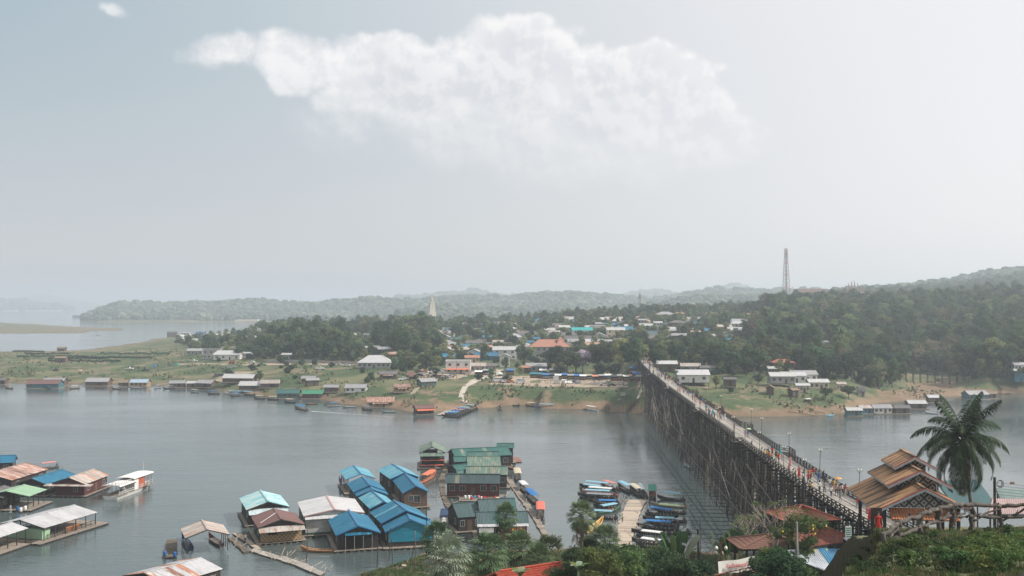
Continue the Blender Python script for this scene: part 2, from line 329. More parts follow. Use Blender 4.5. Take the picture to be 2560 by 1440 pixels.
def H0(x, y):
    CH = 32.0
    yy = np.maximum(y, 60.0)
    px = 1280 + F * x / yy
    z = np.full(np.broadcast(x, y).shape, -3.0)
    pc = np.clip(px + fbm(x / 60.0, y / 60.0, 3) * 14, TCD[0][0], TCD[-1][0] - 1e-3)
    dj = y + fbm(x / 22.0, y / 22.0, 9, 3) * 5 * np.clip((y - 150) / 200, 0, 3)
    for (pa, da, za), (pb, db, zb) in zip(TCD[:-1], TCD[1:]):
        m = (pc >= pa) & (pc < pb)
        if not m.any(): continue
        t = (pc[m] - pa) / (pb - pa); yv = dj[m]
        z[m] = np.interp(yv, da, za) * (1 - t) + np.interp(yv, db, zb) * t
    far = np.clip((y - np.where(px > 1900, 1720, np.where(px < 420, 1900, 1100))) / 300, 0, 1)
    low = np.where(px > 1000, 4 + 6 * np.clip((px - 1000) / 400, 0, 1), -3)
    z = np.where(y > 1100, z * (1 - far) + low * far, z)
    ymx = float(np.max(y)); nz = fbm(x / 160.0, y / 160.0, 21, 4) if ymx > 1000 else 0
    for d0, w, pts in RIDGES:
        if ymx < d0 - w * 1.6: continue
        a, b = zip(*pts); row = np.interp(px, a, b, left=999, right=b[-1])
        cz = CH + (760 - row) / F * d0
        ok = row < 990
        cz = np.where(ok, cz + nz * 15 + fbm(x / 60.0, y / 60.0, 44, 3) * 9, -9)
        prof = np.exp(-np.clip((d0 - y) / w, -3, 3) ** 2 * 1.5)
        z = np.where(ok & (np.abs(y - d0) < w * 1.6), np.maximum(z, (cz + 4) * prof - 4), z)
    land = z > 0
    z = z + np.where(land, fbm(x / 9.0, y / 9.0, 5) * 0.5 * np.clip(z / 2, 0, 1) * np.clip((y - 100) / 100, 0, 1) + (fbm(x / 4.5, y / 2.5, 15, 4) * 1.1 * np.clip(1 - np.abs(z - 1.9) / 1.9, 0, 1)), 0)
    if float(np.min(y)) > 175: return z
    # near bank below the viewpoint
    sh = np.interp(x, [-60, -34, -20.5, -15.6, -11.3, 0, 10, 18.7, 30, 38, 46, 60, 90, 200], [60, 98, 114, 121, 128, 130, 131, 130, 127, 127, 130, 140, 150, 170])
    t = sh - y + fbm(x / 4.0, y / 4.0, 31, 3) * 1.6
    hz = np.interp(t, [-8, -2, 0, 2, 8, 20, 40, 60, 80, 100, 118, 131, 200], [-3, -1.2, 0, .5, 1.3, 2.4, 5, 8, 12.5, 19.5, 26.5, 30.3, 31])
    # the ground by the bridge head is higher
    kx = np.clip((x - 24) / 9, 0, 1) * np.clip((100 - y) / 14, 0, 1)
    kx = kx * kx * (3 - 2 * kx)
    hb = np.interp(y, [0, 40, 60, 72, 90, 100], [26, 20, 14.0, 13.4, 12.6, 8])
    near = np.maximum(hz, np.where(kx > 0, hz * (1 - kx) + hb * kx, hz))
    near = near + fbm(x / 3.0, y / 3.0, 35, 4) * 0.35 * np.clip(near / 2, 0, 1)
    # grassy spur with the log fence
    xe = np.interp(y, [0, 16, 24, 27, 30, 33, 36, 50], [1.2, 3.9, 7.5, 9.0, 10.8, 12.35, 13.9, 16.2])
    tp = np.interp(y, [0, 10, 20, 24, 36, 41, 46, 50, 60], [29.6, 27.3, 25.5, 24.8, 23.6, 22.6, 21.3, 19.6, 12])
    edge = np.clip((x - xe) / .6 + 1, 0, 1); edge = edge * edge * (3 - 2 * edge)
    bumps = fbm(x / 3.2, y / 3.2, 51, 4) * 0.42 + np.clip((x - xe) * 0.03, 0, .2)
    spur = np.where(x > xe - 2.5, (tp + bumps) * edge + 8 * (1 - edge), -5)
    spur = np.where(y < 60, spur, -5)
    near = np.maximum(near, spur)
    return np.where(y < 175, np.maximum(np.where(y < 170, -3, z), near), z)
def Hs(x, y): return float(H(np.array([float(x)]), np.array([float(y)]))[0])
def G(px, py, d0=30.0, d1=9000.0):
    """ground point seen at a photo pixel"""
    ds = np.exp(np.linspace(math.log(d0), math.log(min(d1, 2400) if py > 790 else d1), 500))
    a = Q(px, py, 1.0) - Vector((0, 0, CH)); xs = a.x * ds; zs = CH + a.z * ds
    h = np.maximum(H(xs, ds), 0.0); w = np.nonzero(h >= zs)[0]
    i = w[0] if len(w) else len(ds) - 1
    return Vector((xs[i], ds[i], h[i]))
ys = np.concatenate([np.arange(-24, 60, .6), np.arange(60, 140, .8), np.exp(np.linspace(math.log(140), math.log(12500), 340))])
us = np.concatenate([np.linspace(-4500, -1500, 30, endpoint=False), np.linspace(-1500, 1500, 330), np.linspace(1500, 4500, 31)[1:]])
UU, YY = np.meshgrid(us, ys); XX = UU * np.maximum(YY, 84) / F
ZZ = H(XX, YY)
n_r, n_c = XX.shape
vv = np.stack([XX.ravel(), YY.ravel(), ZZ.ravel()], 1)
idx = np.arange(n_r * n_c).reshape(n_r, n_c)
q = np.stack([idx[:-1, :-1].ravel(), idx[:-1, 1:].ravel(), idx[1:, 1:].ravel(), idx[1:, :-1].ravel()], 1)
keep = (vv[q][:, :, 2].max(1) > -4.1); q = q[keep]
def np_mesh(name, v, q, mats, smooth_=False):
    me = bpy.data.meshes.new(name); me.vertices.add(len(v)); me.vertices.foreach_set('co', np.asarray(v, np.float32).ravel())
    k = q.shape[1]; me.loops.add(len(q) * k); me.loops.foreach_set('vertex_index', q.astype(np.int32).ravel())
    me.polygons.add(len(q)); me.polygons.foreach_set('loop_start', np.arange(len(q), dtype=np.int32) * k)
    me.polygons.foreach_set('loop_total', np.full(len(q), k, np.int32))
    if smooth_: me.polygons.foreach_set('use_smooth', np.ones(len(q), bool))
    for m in (mats if isinstance(mats, (list, tuple)) else [mats]): me.materials.append(m)
    me.update(calc_edges=True); return me
def ground_mat():
    m = bpy.data.materials.new('ground'); m.use_nodes = True; nt = m.node_tree; N = nt.nodes.new; L = nt.links.new
    b = nt.nodes['Principled BSDF']; b.inputs['Roughness'].default_value = 0.95; b.inputs['Specular IOR Level'].default_value = 0.1
    g = N('ShaderNodeNewGeometry'); sp = N('ShaderNodeSeparateXYZ'); L(g.outputs['Position'], sp.inputs[0])
    def noise_(s, d=6, rgh=0.55):
        n = N('ShaderNodeTexNoise'); n.inputs['Scale'].default_value = s; n.inputs['Detail'].default_value = d; n.inputs['Roughness'].default_value = rgh
        L(g.outputs['Position'], n.inputs['Vector']); return n.outputs[0]
    def mr(v, a, b_, c=0, d=1):
        n = N('ShaderNodeMapRange'); L(v, n.inputs[0]); n.inputs[1].default_value = a; n.inputs[2].default_value = b_; n.inputs[3].default_value = c; n.inputs[4].default_value = d; return n.outputs[0]
    def mth(op, a, b_):
        n = N('ShaderNodeMath'); n.operation = op
        for i, v in enumerate((a, b_)):
            if isinstance(v, (int, float)): n.inputs[i].default_value = v
            else: L(v, n.inputs[i])
        return n.outputs[0]
    def mx(f, a, b_):
        n = N('ShaderNodeMix'); n.data_type = 'RGBA'
        if isinstance(f, (int, float)): n.inputs[0].default_value = f
        else: L(f, n.inputs[0])
        for i, v in ((6, a), (7, b_)):
            if isinstance(v, tuple): n.inputs[i].default_value = (*v, 1)
            else: L(v, n.inputs[i])
        return n.outputs[2]
    fine = noise_(1.2, 8, 0.7); mid = noise_(0.11, 7, 0.6); big = noise_(0.02, 5)
    grass = mx(mr(mid, .38, .62), (0.060, 0.095, 0.042), (0.105, 0.135, 0.060))
    grass = mx(mr(fine, .35, .7), grass, (0.04, 0.06, 0.032))
    dry = mx(mr(fine, .35, .65), (0.23, 0.18, 0.12), (0.16, 0.125, 0.08))
    grass = mx(mr(big, .50, .62), grass, mx(mr(fine, .3, .7), (0.125, 0.14, 0.07), (0.175, 0.16, 0.095)))
    soil = mx(mr(mid, .4, .6), (0.28, 0.195, 0.13), (0.17, 0.12, 0.08))
    soil = mx(mr(fine, .35, .7), soil, (0.16, 0.115, 0.075))
    hgt = mth('ADD', mth('ADD', sp.outputs[2], mr(sp.outputs[0], -140, -40, 2.2, 0)), mth('MULTIPLY', mth('SUBTRACT', mid, 0.5), 7.0))
    f = mr(hgt, 2.2, 3.4)
    c = mx(f, soil, grass)
    # worn bare patches
    patch = mr(mth('ADD', noise_(0.06, 8, .65), mth('MULTIPLY', fine, .12)), .60, .645)
    c = mx(mth('MULTIPLY', patch, 0.9), c, dry)
    # slope shows soil
    sn = N('ShaderNodeSeparateXYZ'); L(g.outputs['Normal'], sn.inputs[0])
    c = mx(mr(mth('ADD', sn.outputs[2], mth('MULTIPLY', fine, .18)), .90, .80), c, (0.06, 0.052, 0.034))
    wet = mr(sp.outputs[2], 0.05, .45); c = mx(wet, (0.10, 0.085, 0.06), c)
    L(c, b.inputs['Base Color'])
    bp = N('ShaderNodeBump'); bp.inputs['Strength'].default_value = .6; bp.inputs['Distance'].default_value = .35; L(fine, bp.inputs['Height']); L(bp.outputs[0], b.inputs['Normal'])
    return m
GROUND = ground_mat()
ground = link('ground', np_mesh('ground', vv, q, GROUND, True)); tag(ground, kind='structure', label='grassy banks, low fields and wooded hills around the lake')
# ---------------------------------------------------------------- water
def water_mat():
    m = bpy.data.materials.new('water'); m.use_nodes = True; nt = m.node_tree; N = nt.nodes.new; L = nt.links.new
    b = nt.nodes['Principled BSDF']; b.inputs['Base Color'].default_value = (0.066, 0.088, 0.088, 1)
    b.inputs['Roughness'].default_value = 0.07; b.inputs['IOR'].default_value = 1.45; b.inputs['Specular IOR Level'].default_value = 0.62
    g = N('ShaderNodeNewGeometry')
    def wv(sx, sy, rot, sc, det, w=None):
        mp = N('ShaderNodeMapping'); mp.inputs['Scale'].default_value = (sx, sy, 1); mp.inputs['Rotation'].default_value = (0, 0, rot); L(g.outputs['Position'], mp.inputs[0])
        n = N('ShaderNodeTexNoise'); n.inputs['Scale'].default_value = sc; n.inputs['Detail'].default_value = det; n.inputs['Roughness'].default_value = .55; n.inputs['Distortion'].default_value = .4
        L(mp.outputs[0], n.inputs['Vector']); return n.outputs[0]
    def mul(a, k):
        n = N('ShaderNodeMath'); n.operation = 'MULTIPLY'; L(a, n.inputs[0])
        if isinstance(k, float): n.inputs[1].default_value = k
        else: L(k, n.inputs[1])
        return n.outputs[0]
    def add(a, b_): n = N('ShaderNodeMath'); n.operation = 'ADD'; L(a, n.inputs[0]); L(b_, n.inputs[1]); return n.outputs[0]
    # calmer and rougher patches of water
    pt = N('ShaderNodeTexNoise'); pt.inputs['Scale'].default_value = 0.014; pt.inputs['Detail'].default_value = 4
    mp = N('ShaderNodeMapping'); mp.inputs['Scale'].default_value = (.6, 1.6, 1); mp.inputs['Rotation'].default_value = (0, 0, .25); L(g.outputs['Position'], mp.inputs[0]); L(mp.outputs[0], pt.inputs['Vector'])
    pr = N('ShaderNodeMapRange'); L(pt.outputs[0], pr.inputs[0]); pr.inputs[1].default_value = .38; pr.inputs[2].default_value = .62; pr.inputs[3].default_value = .45; pr.inputs[4].default_value = 1.25
    h = add(mul(wv(.35, 1.0, .15, .9, 3), .9), mul(wv(.5, 1.3, -.25, 2.6, 3), .36))
    h = add(h, mul(wv(.25, 1, .08, .22, 2), 1.3))
    h = mul(h, pr.outputs[0])
    bp = N('ShaderNodeBump'); bp.inputs['Strength'].default_value = 0.34; bp.inputs['Distance'].default_value = 0.22; L(h, bp.inputs['Height']); L(bp.outputs[0], b.inputs['Normal'])
    return m
WATER = water_mat()
wb = MB(); wb.quad((-11000, -60, 0), (11000, -60, 0), (11000, 14500, 0), (-11000, 14500, 0))
water = wb.build('water', WATER); tag(water, kind='structure', label='calm grey-green lake water with small ripples')
bb = MB(); bb.quad((-11000, -60, -4.25), (11000, -60, -4.25), (11000, 14500, -4.25), (-11000, 14500, -4.25))
tag(bb.build('lake_bed', mat('lake_bed', (.1, .09, .07))), kind='structure')
# ---------------------------------------------------------------- haze
def haze():
    mb = MB(); mb.box((0, 7200, 72.0), (23000, 15000, 156.0))
    m = bpy.data.materials.new('haze'); m.use_nodes = True; nt = m.node_tree; nt.nodes.clear()
    o = nt.nodes.new('ShaderNodeOutputMaterial'); v = nt.nodes.new('ShaderNodeVolumePrincipled')
    v.inputs['Color'].default_value = (0.795, 0.875, 0.965, 1); v.inputs['Density'].default_value = HAZE; v.inputs['Anisotropy'].default_value = 0.3
    nt.links.new(v.outputs[0], o.inputs['Volume'])
    h = mb.build('haze', m); tag(h, 'thin pale haze in the air over the lake', kind='stuff')
    return h
HAZE = 0.00027
haze()
# ---------------------------------------------------------------- timber bridge
WOOD_D = mat('dark_timber', (.055, .049, .045), (.03, .027, .026), scale=4, rough=.9, rand=.25, stretch=(1, 1, .3), c3=(.11, .098, .088), s3=1.5)
WOOD_P = mat('pile_timber', (.085, .068, .056), (.032, .028, .026), scale=3, rough=.9, rand=.35, stretch=(1, 1, .25), c3=(.30, .25, .20), s3=.5, t3=(.52, .66))
WOOD_L = mat('weathered_deck', (.35, .325, .29), (.25, .23, .205), scale=2.5, rough=.85, rand=.14, stretch=(2, .3, 1), c3=(.24, .21, .19), s3=1.2)
BAMBOO = mat('bamboo', (.43, .355, .28), (.31, .26, .21), scale=4, rough=.8, rand=.2, c3=(.25, .21, .16))
POLE_PALE = mat('pale_pole', (.26, .21, .17), (.17, .14, .12), scale=2, rough=.85, rand=.3)
_c = [(1612, 905, 17.4), (1683, 967, 17.0), (1752, 1015, 16.8), (1797, 1045, 16.8), (1865, 1097, 16.8), (1915, 1130, 16.8), (1990, 1180, 16.8), (2080, 1235, 17.0), (2165, 1290, 17.8)]
_p = [P(*c) for c in _c]
_fx = np.polyfit([p.y for p in _p], [p.x for p in _p], 3)
def bx(y): return float(np.polyval(_fx, y))
def bz(y): return float(np.interp(y, [96, 112, 124, 145, 190, 300, 480, 520], [18.6, 18.4, 17.8, 17.0, 16.8, 16.9, 17.4, 16.6]))
def bdir(y): t = Vector((bx(y + 1) - bx(y - 1), 2, 0)); return t.normalized()
BAYS = {1: [186, 224, 262, 308, 356, 410], -1: [205, 262, 330, 392]}
BW = 2.55
def boff(y, s):
    o = BW
    for b in BAYS[s]: o = max(o, BW + 1.5 * min(1, max(0, (3.2 - abs(y - b)) / 0.8)))
    return o
def bpt(y, off, dz=0.0):
    t = bdir(y); n = Vector((t.y, -t.x, 0)); return Vector((bx(y), y, bz(y) + dz)) + n * off
Y0, Y1 = 100.0, 492.0
bridge = empty('timber_bridge', (0, 0, 0), label='long dark wooden footbridge on tall leaning piles across the lake to the village', cat='bridge')
r = random.Random(3)
# deck planks: nearest as single boards
mb = MB(); cnt = 0; y = Y0; NB = 8
while y < Y1:
    ln = 3.6
    for k in range(NB):
        a = -BW + (k + .5) * 2 * BW / NB; ys_ = y + (k % 3) * 0.5; w = 2 * BW / NB - 0.035
        p0 = bpt(ys_, a, -0.03 + r.uniform(-.008, .008)); p1 = bpt(min(ys_ + ln - .03, Y1), a, -0.03 + r.uniform(-.008, .008))
        if cnt < 296:
            MB().beam(p0, p1, w, .06).build('plank', WOOD_L, bridge); cnt += 1
        else: mb.beam(p0, p1, w, .06)
    y += ln
o = mb.build('planks', WOOD_L, bridge); tag(o, kind='stuff')
# kerb boards and the dark joint lines along the deck
for a in (-BW - .02, BW + .02):
    mb = MB(); y = Y0
    while y < Y1: mb.beam(bpt(y, a, .09), bpt(min(y + 4, Y1), a, .09), .16, .16); y += 4
    mb.build('kerb_beam', WOOD_D, bridge)
mb = MB(); y = Y0
while y < Y1:
    for a in (-.72, .72): mb.beam(bpt(y, a, .012), bpt(min(y + 4, Y1), a, .012), .10, .03)
    y += 4
mb.build('wheel_strip', WOOD_D, bridge)
# bays
for s in (1, -1):
    for b in BAYS[s]:
        m_ = MB()
        for k in range(5):
            a = BW + .15 + k * .3; m_.beam(bpt(b - 3.2, s * a, -.05), bpt(b + 3.2, s * a, -.05), .27, .06)
        for yy in (b - 2.8, b, b + 2.8):
            m_.beam(bpt(yy, s * 1.5, -.4), bpt(yy, s * 4.2, -.2), .18, .22); m_.beam(bpt(yy, s * 1.6, -2.2), bpt(yy, s * 4.0, -.3), .14, .14)
        m_.build('lookout_platform', WOOD_D, bridge)
# railings
posts = []
for s in (1, -1):
    y = Y0 + (8 if s > 0 else 0); last = None; hr = MB(); br = MB()
    while y < Y1 - 1:
        o_ = boff(y, s); b0 = bpt(y, s * o_, -.25); b1 = bpt(y, s * o_, 1.12 + r.uniform(-.03, .05)); posts.append((y, b0, b1))
        if last:
            ly, lo = last
            for h in (.38, .75, 1.08):
                hr.beam(bpt(ly, s * lo, h + r.uniform(-.02, .02)), bpt(y, s * o_, h + r.uniform(-.02, .02)), .09, .10)
            if s < 0 or y < 330:
                br.beam(bpt(ly, s * (lo + .05), .1), bpt(y, s * (o_ + .05), 1.02), .07, .08)
                if s < 0: br.beam(bpt(ly, s * (lo + .06), 1.02), bpt(y, s * (o_ + .06), .1), .07, .08)
        last = (y, o_); y += 2.05
    hr.build('handrail', WOOD_D, bridge); tag(br.build('rail_brace', WOOD_D, bridge), kind='stuff')
posts.sort(key=lambda t: t[0]); mb = MB()
for i, (y, a, b) in enumerate(posts):
    if i < 290: MB().beam(a, b, .16, .16).build('rail_post', WOOD_D, bridge)
    else: mb.beam(a, b, .16, .16)
tag(mb.build('rail_posts', WOOD_D, bridge), kind='stuff')
# bents of piles
mb = MB(); beams = MB(); poles = MB(); y = 104.0; cnt = 0; bent = 0
def gz(p): return max(-2.5, Hs(p.x, p.y)) - .3
while y < 486:
    offs = [-2.5, -1.4, 0.1, 1.3, 2.5]
    rows = []
    for a in offs:
        top = bpt(y + r.uniform(-.2, .2), a, -.35); lean = a * r.uniform(.05, .22) + r.uniform(-.25, .25)
        foot = bpt(y + r.uniform(-.5, .5), a + lean, 0); foot.z = gz(foot); rows.append((top, foot, r.uniform(.13, .2)))
    for s in (-1, 1) if bent % 2 else (-1, -1, 1):       # raking shores, more of them on the left
        top = bpt(y + r.uniform(-.4, .4), s * r.uniform(2.5, 3.0), r.uniform(-4.5, -.5)); o_ = r.uniform(3.2, 5.4)
        foot = bpt(y + r.uniform(-.8, .8), s * o_, 0); foot.z = gz(foot); rows.append((top, foot, r.uniform(.10, .16)))
    for top, foot, rad in rows:
        if (top - foot).length < .8: continue
        mid = (top + foot) / 2 + Vector((r.uniform(-.22, .22), r.uniform(-.2, .2), 0))
        if cnt < 290:
            MB().tube([foot, mid, top], [rad, rad * .93, rad * .8], 6, cap=False).build('pile', WOOD_P, bridge); cnt += 1
        else: mb.tube([foot, mid, top], [rad, rad * .93, rad * .8], 5, cap=False)
    h = bz(y) - max(0, Hs(bx(y), y))
    beams.beam(bpt(y, -3.2, -.42), bpt(y, 3.2, -.42), .26, .3)
    lv = -3.0; i = 0
    while -lv < h - .4:
        w = 2.9 + (-lv) * .10
        beams.beam(bpt(y + .2, -w, lv), bpt(y + .2, w, lv + r.uniform(-.15, .15)), .15, .18)
        if bent % 2 == 0 and -lv + 3 < h:
            beams.beam(bpt(y - .2, -w, lv), bpt(y - .2, w, lv - 3.2), .12, .14)
            if bent % 4 == 0: beams.beam(bpt(y + .3, w, lv), bpt(y + .3, -w, lv - 3.2), .12, .14)
        lv -= 3.1; i += 1
    y += 3.9 if y < 330 else 4.6; bent += 1
tag(mb.build('piles', WOOD_P, bridge), kind='stuff'); tag(beams.build('cross_braces', WOOD_D, bridge), kind='stuff')
mb = MB()
for a in (-2.2, -1.1, 0, 1.1, 2.2):
    y = Y0
    while y < Y1 - 1: mb.beam(bpt(y, a, -.19), bpt(min(y + 6, Y1), a, -.19), .2, .2); y += 6
for s in (-1, 1):
    for lv in (-3, -6.1, -9.2, -12.3):
        y = 108
        while y < 470:
            e = y + r.uniform(9, 13); w = 3.0 - lv * .11
            if bz(y) + lv > max(0, Hs(bx(y), y)) + .3: mb.beam(bpt(y, s * w, lv + r.uniform(-.2, .2)), bpt(e, s * w, lv + r.uniform(-.2, .2)), .14, .16)
            y = e - 1
mb.build('stringer', WOOD_D, bridge)
for i in range(24):                                                # long crooked bracing poles on the outer faces
    y = r.uniform(112, 440); s = -1 if i % 4 else 1; ln = r.uniform(14, 34); a0 = r.uniform(-2, -9); a1 = max(-bz(y) + .5, a0 - r.uniform(2, 6))
    pts = []
    for k in range(6):
        t = k / 5; lv = a0 + (a1 - a0) * t + r.uniform(-.25, .25); pts.append(bpt(y + ln * (1 - t), s * (3.35 - lv * .2), lv))
    MB().tube(pts, [.12, .12, .11, .10, .09, .07], 5, cap=False).build('bracing_pole', POLE_PALE, bridge)
# ---------------------------------------------------------------- lamp posts on the bridge
IRON = mat('lamp_iron', (.09, .085, .08), rough=.6); GLOBE = mat('lamp_glass', (.85, .80, .66), rough=.3, spec=.5)
def lamp_proto(h=4.2):
    e = empty('lamp_post')
    MB().tube([(0, 0, -.3), (0, 0, h * .5), (0, 0, h)], [.07, .05, .04], 6).tube([(0, 0, -.3), (0, 0, .3)], [.11, .09], 6).build('pole', IRON, e)
    a = MB(); a.tube([(-.2, 0, h + .05), (-.18, 0, h - .15), (0, 0, h - .2), (.18, 0, h - .15), (.2, 0, h + .05)], .025, 5); a.build('arm', IRON, e)
    for x in (-.2, .2):
        g = MB(); g.loft([[(x + rr * math.cos(t * math.pi / 4), rr * math.sin(t * math.pi / 4), h + z) for t in range(8)] for rr, z in ((.04, .05), (.09, .1), (.11, .2), (.08, .29), (.02, .34))]); g.build('lamp_globe', GLOBE, e, sm=True)
    freeze(e); return e
lp = lamp_proto()
def rail_y(px, s):
    b = (9e9, 0)
    for y in np.arange(110, 480, 1.0):
        q_ = bpt(y, s * BW); e = abs(1280 + F * q_.x / q_.y - px)
        if e < b[0]: b = (e, y)
    return b[1]
for i, (px, s) in enumerate([(2143, 1), (2045, 1), (1970, 1), (1902, 1), (1861, 1), (1800, 1), (1764, 1), (1720, 1), (2008, -1), (1957, -1), (1898, -1), (1837, -1), (1797, -1), (1745, -1), (1700, -1)]):
    y = rail_y(px, s); o = lp if i == 0 else copy_tree(lp)
    o.location = bpt(y, s * (boff(y, s) - .02)); d = bdir(y); o.rotation_euler = (R(r.uniform(-2, 2)), R(r.uniform(-2, 2)), math.atan2(d.y, d.x) + R(90))
    tag(o, 'slim twin-globe lamp post on the %s railing of the bridge' % ('right' if s > 0 else 'left'), 'lamp post', 'lamp posts along the bridge')
# ---------------------------------------------------------------- people
SKIN = mat('skin', (.36, .22, .15)); HAIR = mat('hair', (.015, .013, .012), rough=.6)
CLOTH = {}
def cloth(c):
    if c not in CLOTH: CLOTH[c] = mat('cloth_%d' % len(CLOTH), c, tuple(x * .75 for x in c), scale=6, rough=.9)
    return CLOTH[c]
def person_mesh(ls, ar, arl=None, skirt=False, lean=0.0, sit=False):
    """one skinned body: ls = stride, ar = arm angles"""
    V = []; E = []; RD = []
    def v(x, y, z, rx, ry=None, par=None):
        V.append((x, y + lean * max(0, z - .9), z)); RD.append((rx, ry or rx))
        if par is not None: E.append((par, len(V) - 1))
        return len(V) - 1
    pel = v(0, 0, .95, .15, .11); wa = v(0, 0, 1.10, .13, .095, pel); ch = v(0, 0, 1.32, .165, .11, wa); nk = v(0, 0, 1.47, .055, .055, ch)
    hd = v(0, .015, 1.56, .082, .09, nk); ht = v(0, .01, 1.68, .07, .08, hd)
    for s in (-1, 1):
        sh = v(s * .19, 0, 1.395, .055, .055, ch); a = ar if s < 0 else (arl if arl is not None else -ar)
        el = v(s * .24, math.sin(a) * .27, 1.395 - math.cos(a) * .27, .042, .042, sh); b = a + .35
        wr = v(s * .24, math.sin(a) * .27 + math.sin(b) * .24, 1.395 - math.cos(a) * .27 - math.cos(b) * .24, .030, .030, el)
        v(s * .24, math.sin(a) * .27 + math.sin(b) * .33, 1.395 - math.cos(a) * .27 - math.cos(b) * .33, .022, .036, wr)
        hp = v(s * .095, 0, .86, .09, .095, pel); k = ls * s
        if sit:
            kn = v(s * .11, .42, .88, .062, .065, hp); an = v(s * .11, .46, .46, .04, .045, kn); v(s * .11, .60, .41, .035, .03, an)
        else:
            kn = v(s * .10, math.sin(k) * .40 + .03, .86 - math.cos(k) * .38, .062, .065, hp)
            k2 = k - .25 * (k < 0); an = v(s * .10, math.sin(k) * .40 + math.sin(k2) * .4, .09 + .05 * (k < -.1), .038, .042, kn)
            v(s * .11, math.sin(k) * .40 + math.sin(k2) * .4 + .15, .035, .036, .028, an)
    me = bpy.data.meshes.new('body'); me.from_pydata(V, E, []); o = bpy.data.objects.new('tmp', me); COL.objects.link(o)
    md = o.modifiers.new('s', 'SKIN'); 
    for i, rr in enumerate(RD): me.skin_vertices[0].data[i].radius = rr
    me.skin_vertices[0].data[0].use_root = True
    sd = o.modifiers.new('d', 'SUBSURF'); sd.levels = 1
    dg = bpy.context.evaluated_depsgraph_get(); dg.update(); m2 = bpy.data.meshes.new_from_object(o.evaluated_get(dg)); bpy.data.objects.remove(o)
    m2.name = 'person'; m2.materials.clear()
    for x in (SKIN, cloth((.8, .8, .8)), cloth((.03, .035, .05))): m2.materials.append(x)
    for p in m2.polygons:
        c = p.center; z = c.z; x = abs(c.x)
        if z > 1.455: k = 0
        elif x > .205 and z < 1.22 and not (z < .9 and x < .16): k = 0
        elif z > .93 and not (sit and c.y > .15): k = 1
        elif z < .1 and not sit: k = 2
        else: k = 1 if (skirt and z > .25) else 2
        p.material_index = k; p.use_smooth = True
    if skirt:
        bm_ = MB(); bm_.loft([[(rx * math.cos(t * math.pi / 5), ry * math.sin(t * math.pi / 5), z) for t in range(10)] for rx, ry, z in ((.16, .13, 1.0), (.2, .17, .7), (.26, .24, .22))], cap=False)
        me3 = bpy.data.meshes.new('j'); 
        n0 = len(m2.vertices); vs = [tuple(q_.co) for q_ in m2.vertices] + bm_.v; fs = [tuple(p.vertices) for p in m2.polygons] + [tuple(i + n0 for i in f) for f in bm_.f]
        mi = [p.material_index for p in m2.polygons] + [1] * len(bm_.f)
        me3.from_pydata(vs, [], fs)
        for x in m2.materials: me3.materials.append(x)
        me3.polygons.foreach_set('material_index', mi); me3.polygons.foreach_set('use_smooth', [True] * len(fs)); me3.update(); m2 = me3; m2.name = 'person'
    return m2
hairb = MB(); hairb.loft([[(rr * math.cos(t * math.pi / 4), rr * 1.1 * math.sin(t * math.pi / 4) - .012 - dy, z) for t in range(8)] for rr, z, dy in ((.062, 1.50, .045), (.088, 1.58, .03), (.094, 1.66, .012), (.07, 1.735, .005), (.02, 1.765, 0))])
HAIRM = hairb.mesh('hair', HAIR, True)
POSES = [person_mesh(.32, .35), person_mesh(-.28, -.25, .1), person_mesh(.06, .1, .15), person_mesh(.05, .9, .8, lean=.12), person_mesh(.1, .15, 1.2), person_mesh(.1, .2, skirt=True), person_mesh(0, .5, .5, sit=True)]
def person(loc, rz, top, bot, pose=0, h=1.66, label=None, group=None, lean=0.0):
    h *= 1.06
    o = link('person', POSES[pose], None, loc, (0, 0, rz), h / 1.72)
    slot(o, 1, cloth(top)); slot(o, 2, cloth(bot))
    link('hair', HAIRM, o, loc=(0, lean, 0)); tag(o, label, 'person', group); return o
C = dict(red=(.55, .03, .03), white=(.75, .75, .73), black=(.02, .02, .025), navy=(.03, .05, .13), blue=(.05, .16, .42), teal=(.03, .28, .30), orange=(.75, .22, .06), yellow=(.70, .45, .06), grey=(.3, .3, .31), tan=(.5, .36, .24), pink=(.65, .28, .30), green=(.12, .28, .12), cream=(.66, .58, .44), khaki=(.26, .24, .16), plaid=(.38, .08, .09), lime=(.55, .70, .35))
def deck_pt(px, py):
    z = 17.0
    for _ in range(4): q_ = P(px, py, z); z = bz(q_.y)
    q_ = P(px, py, z); off = q_.x - bx(q_.y); off = max(-2.25, min(2.25, off)); return Vector((bx(q_.y) + off, q_.y, z + .005))
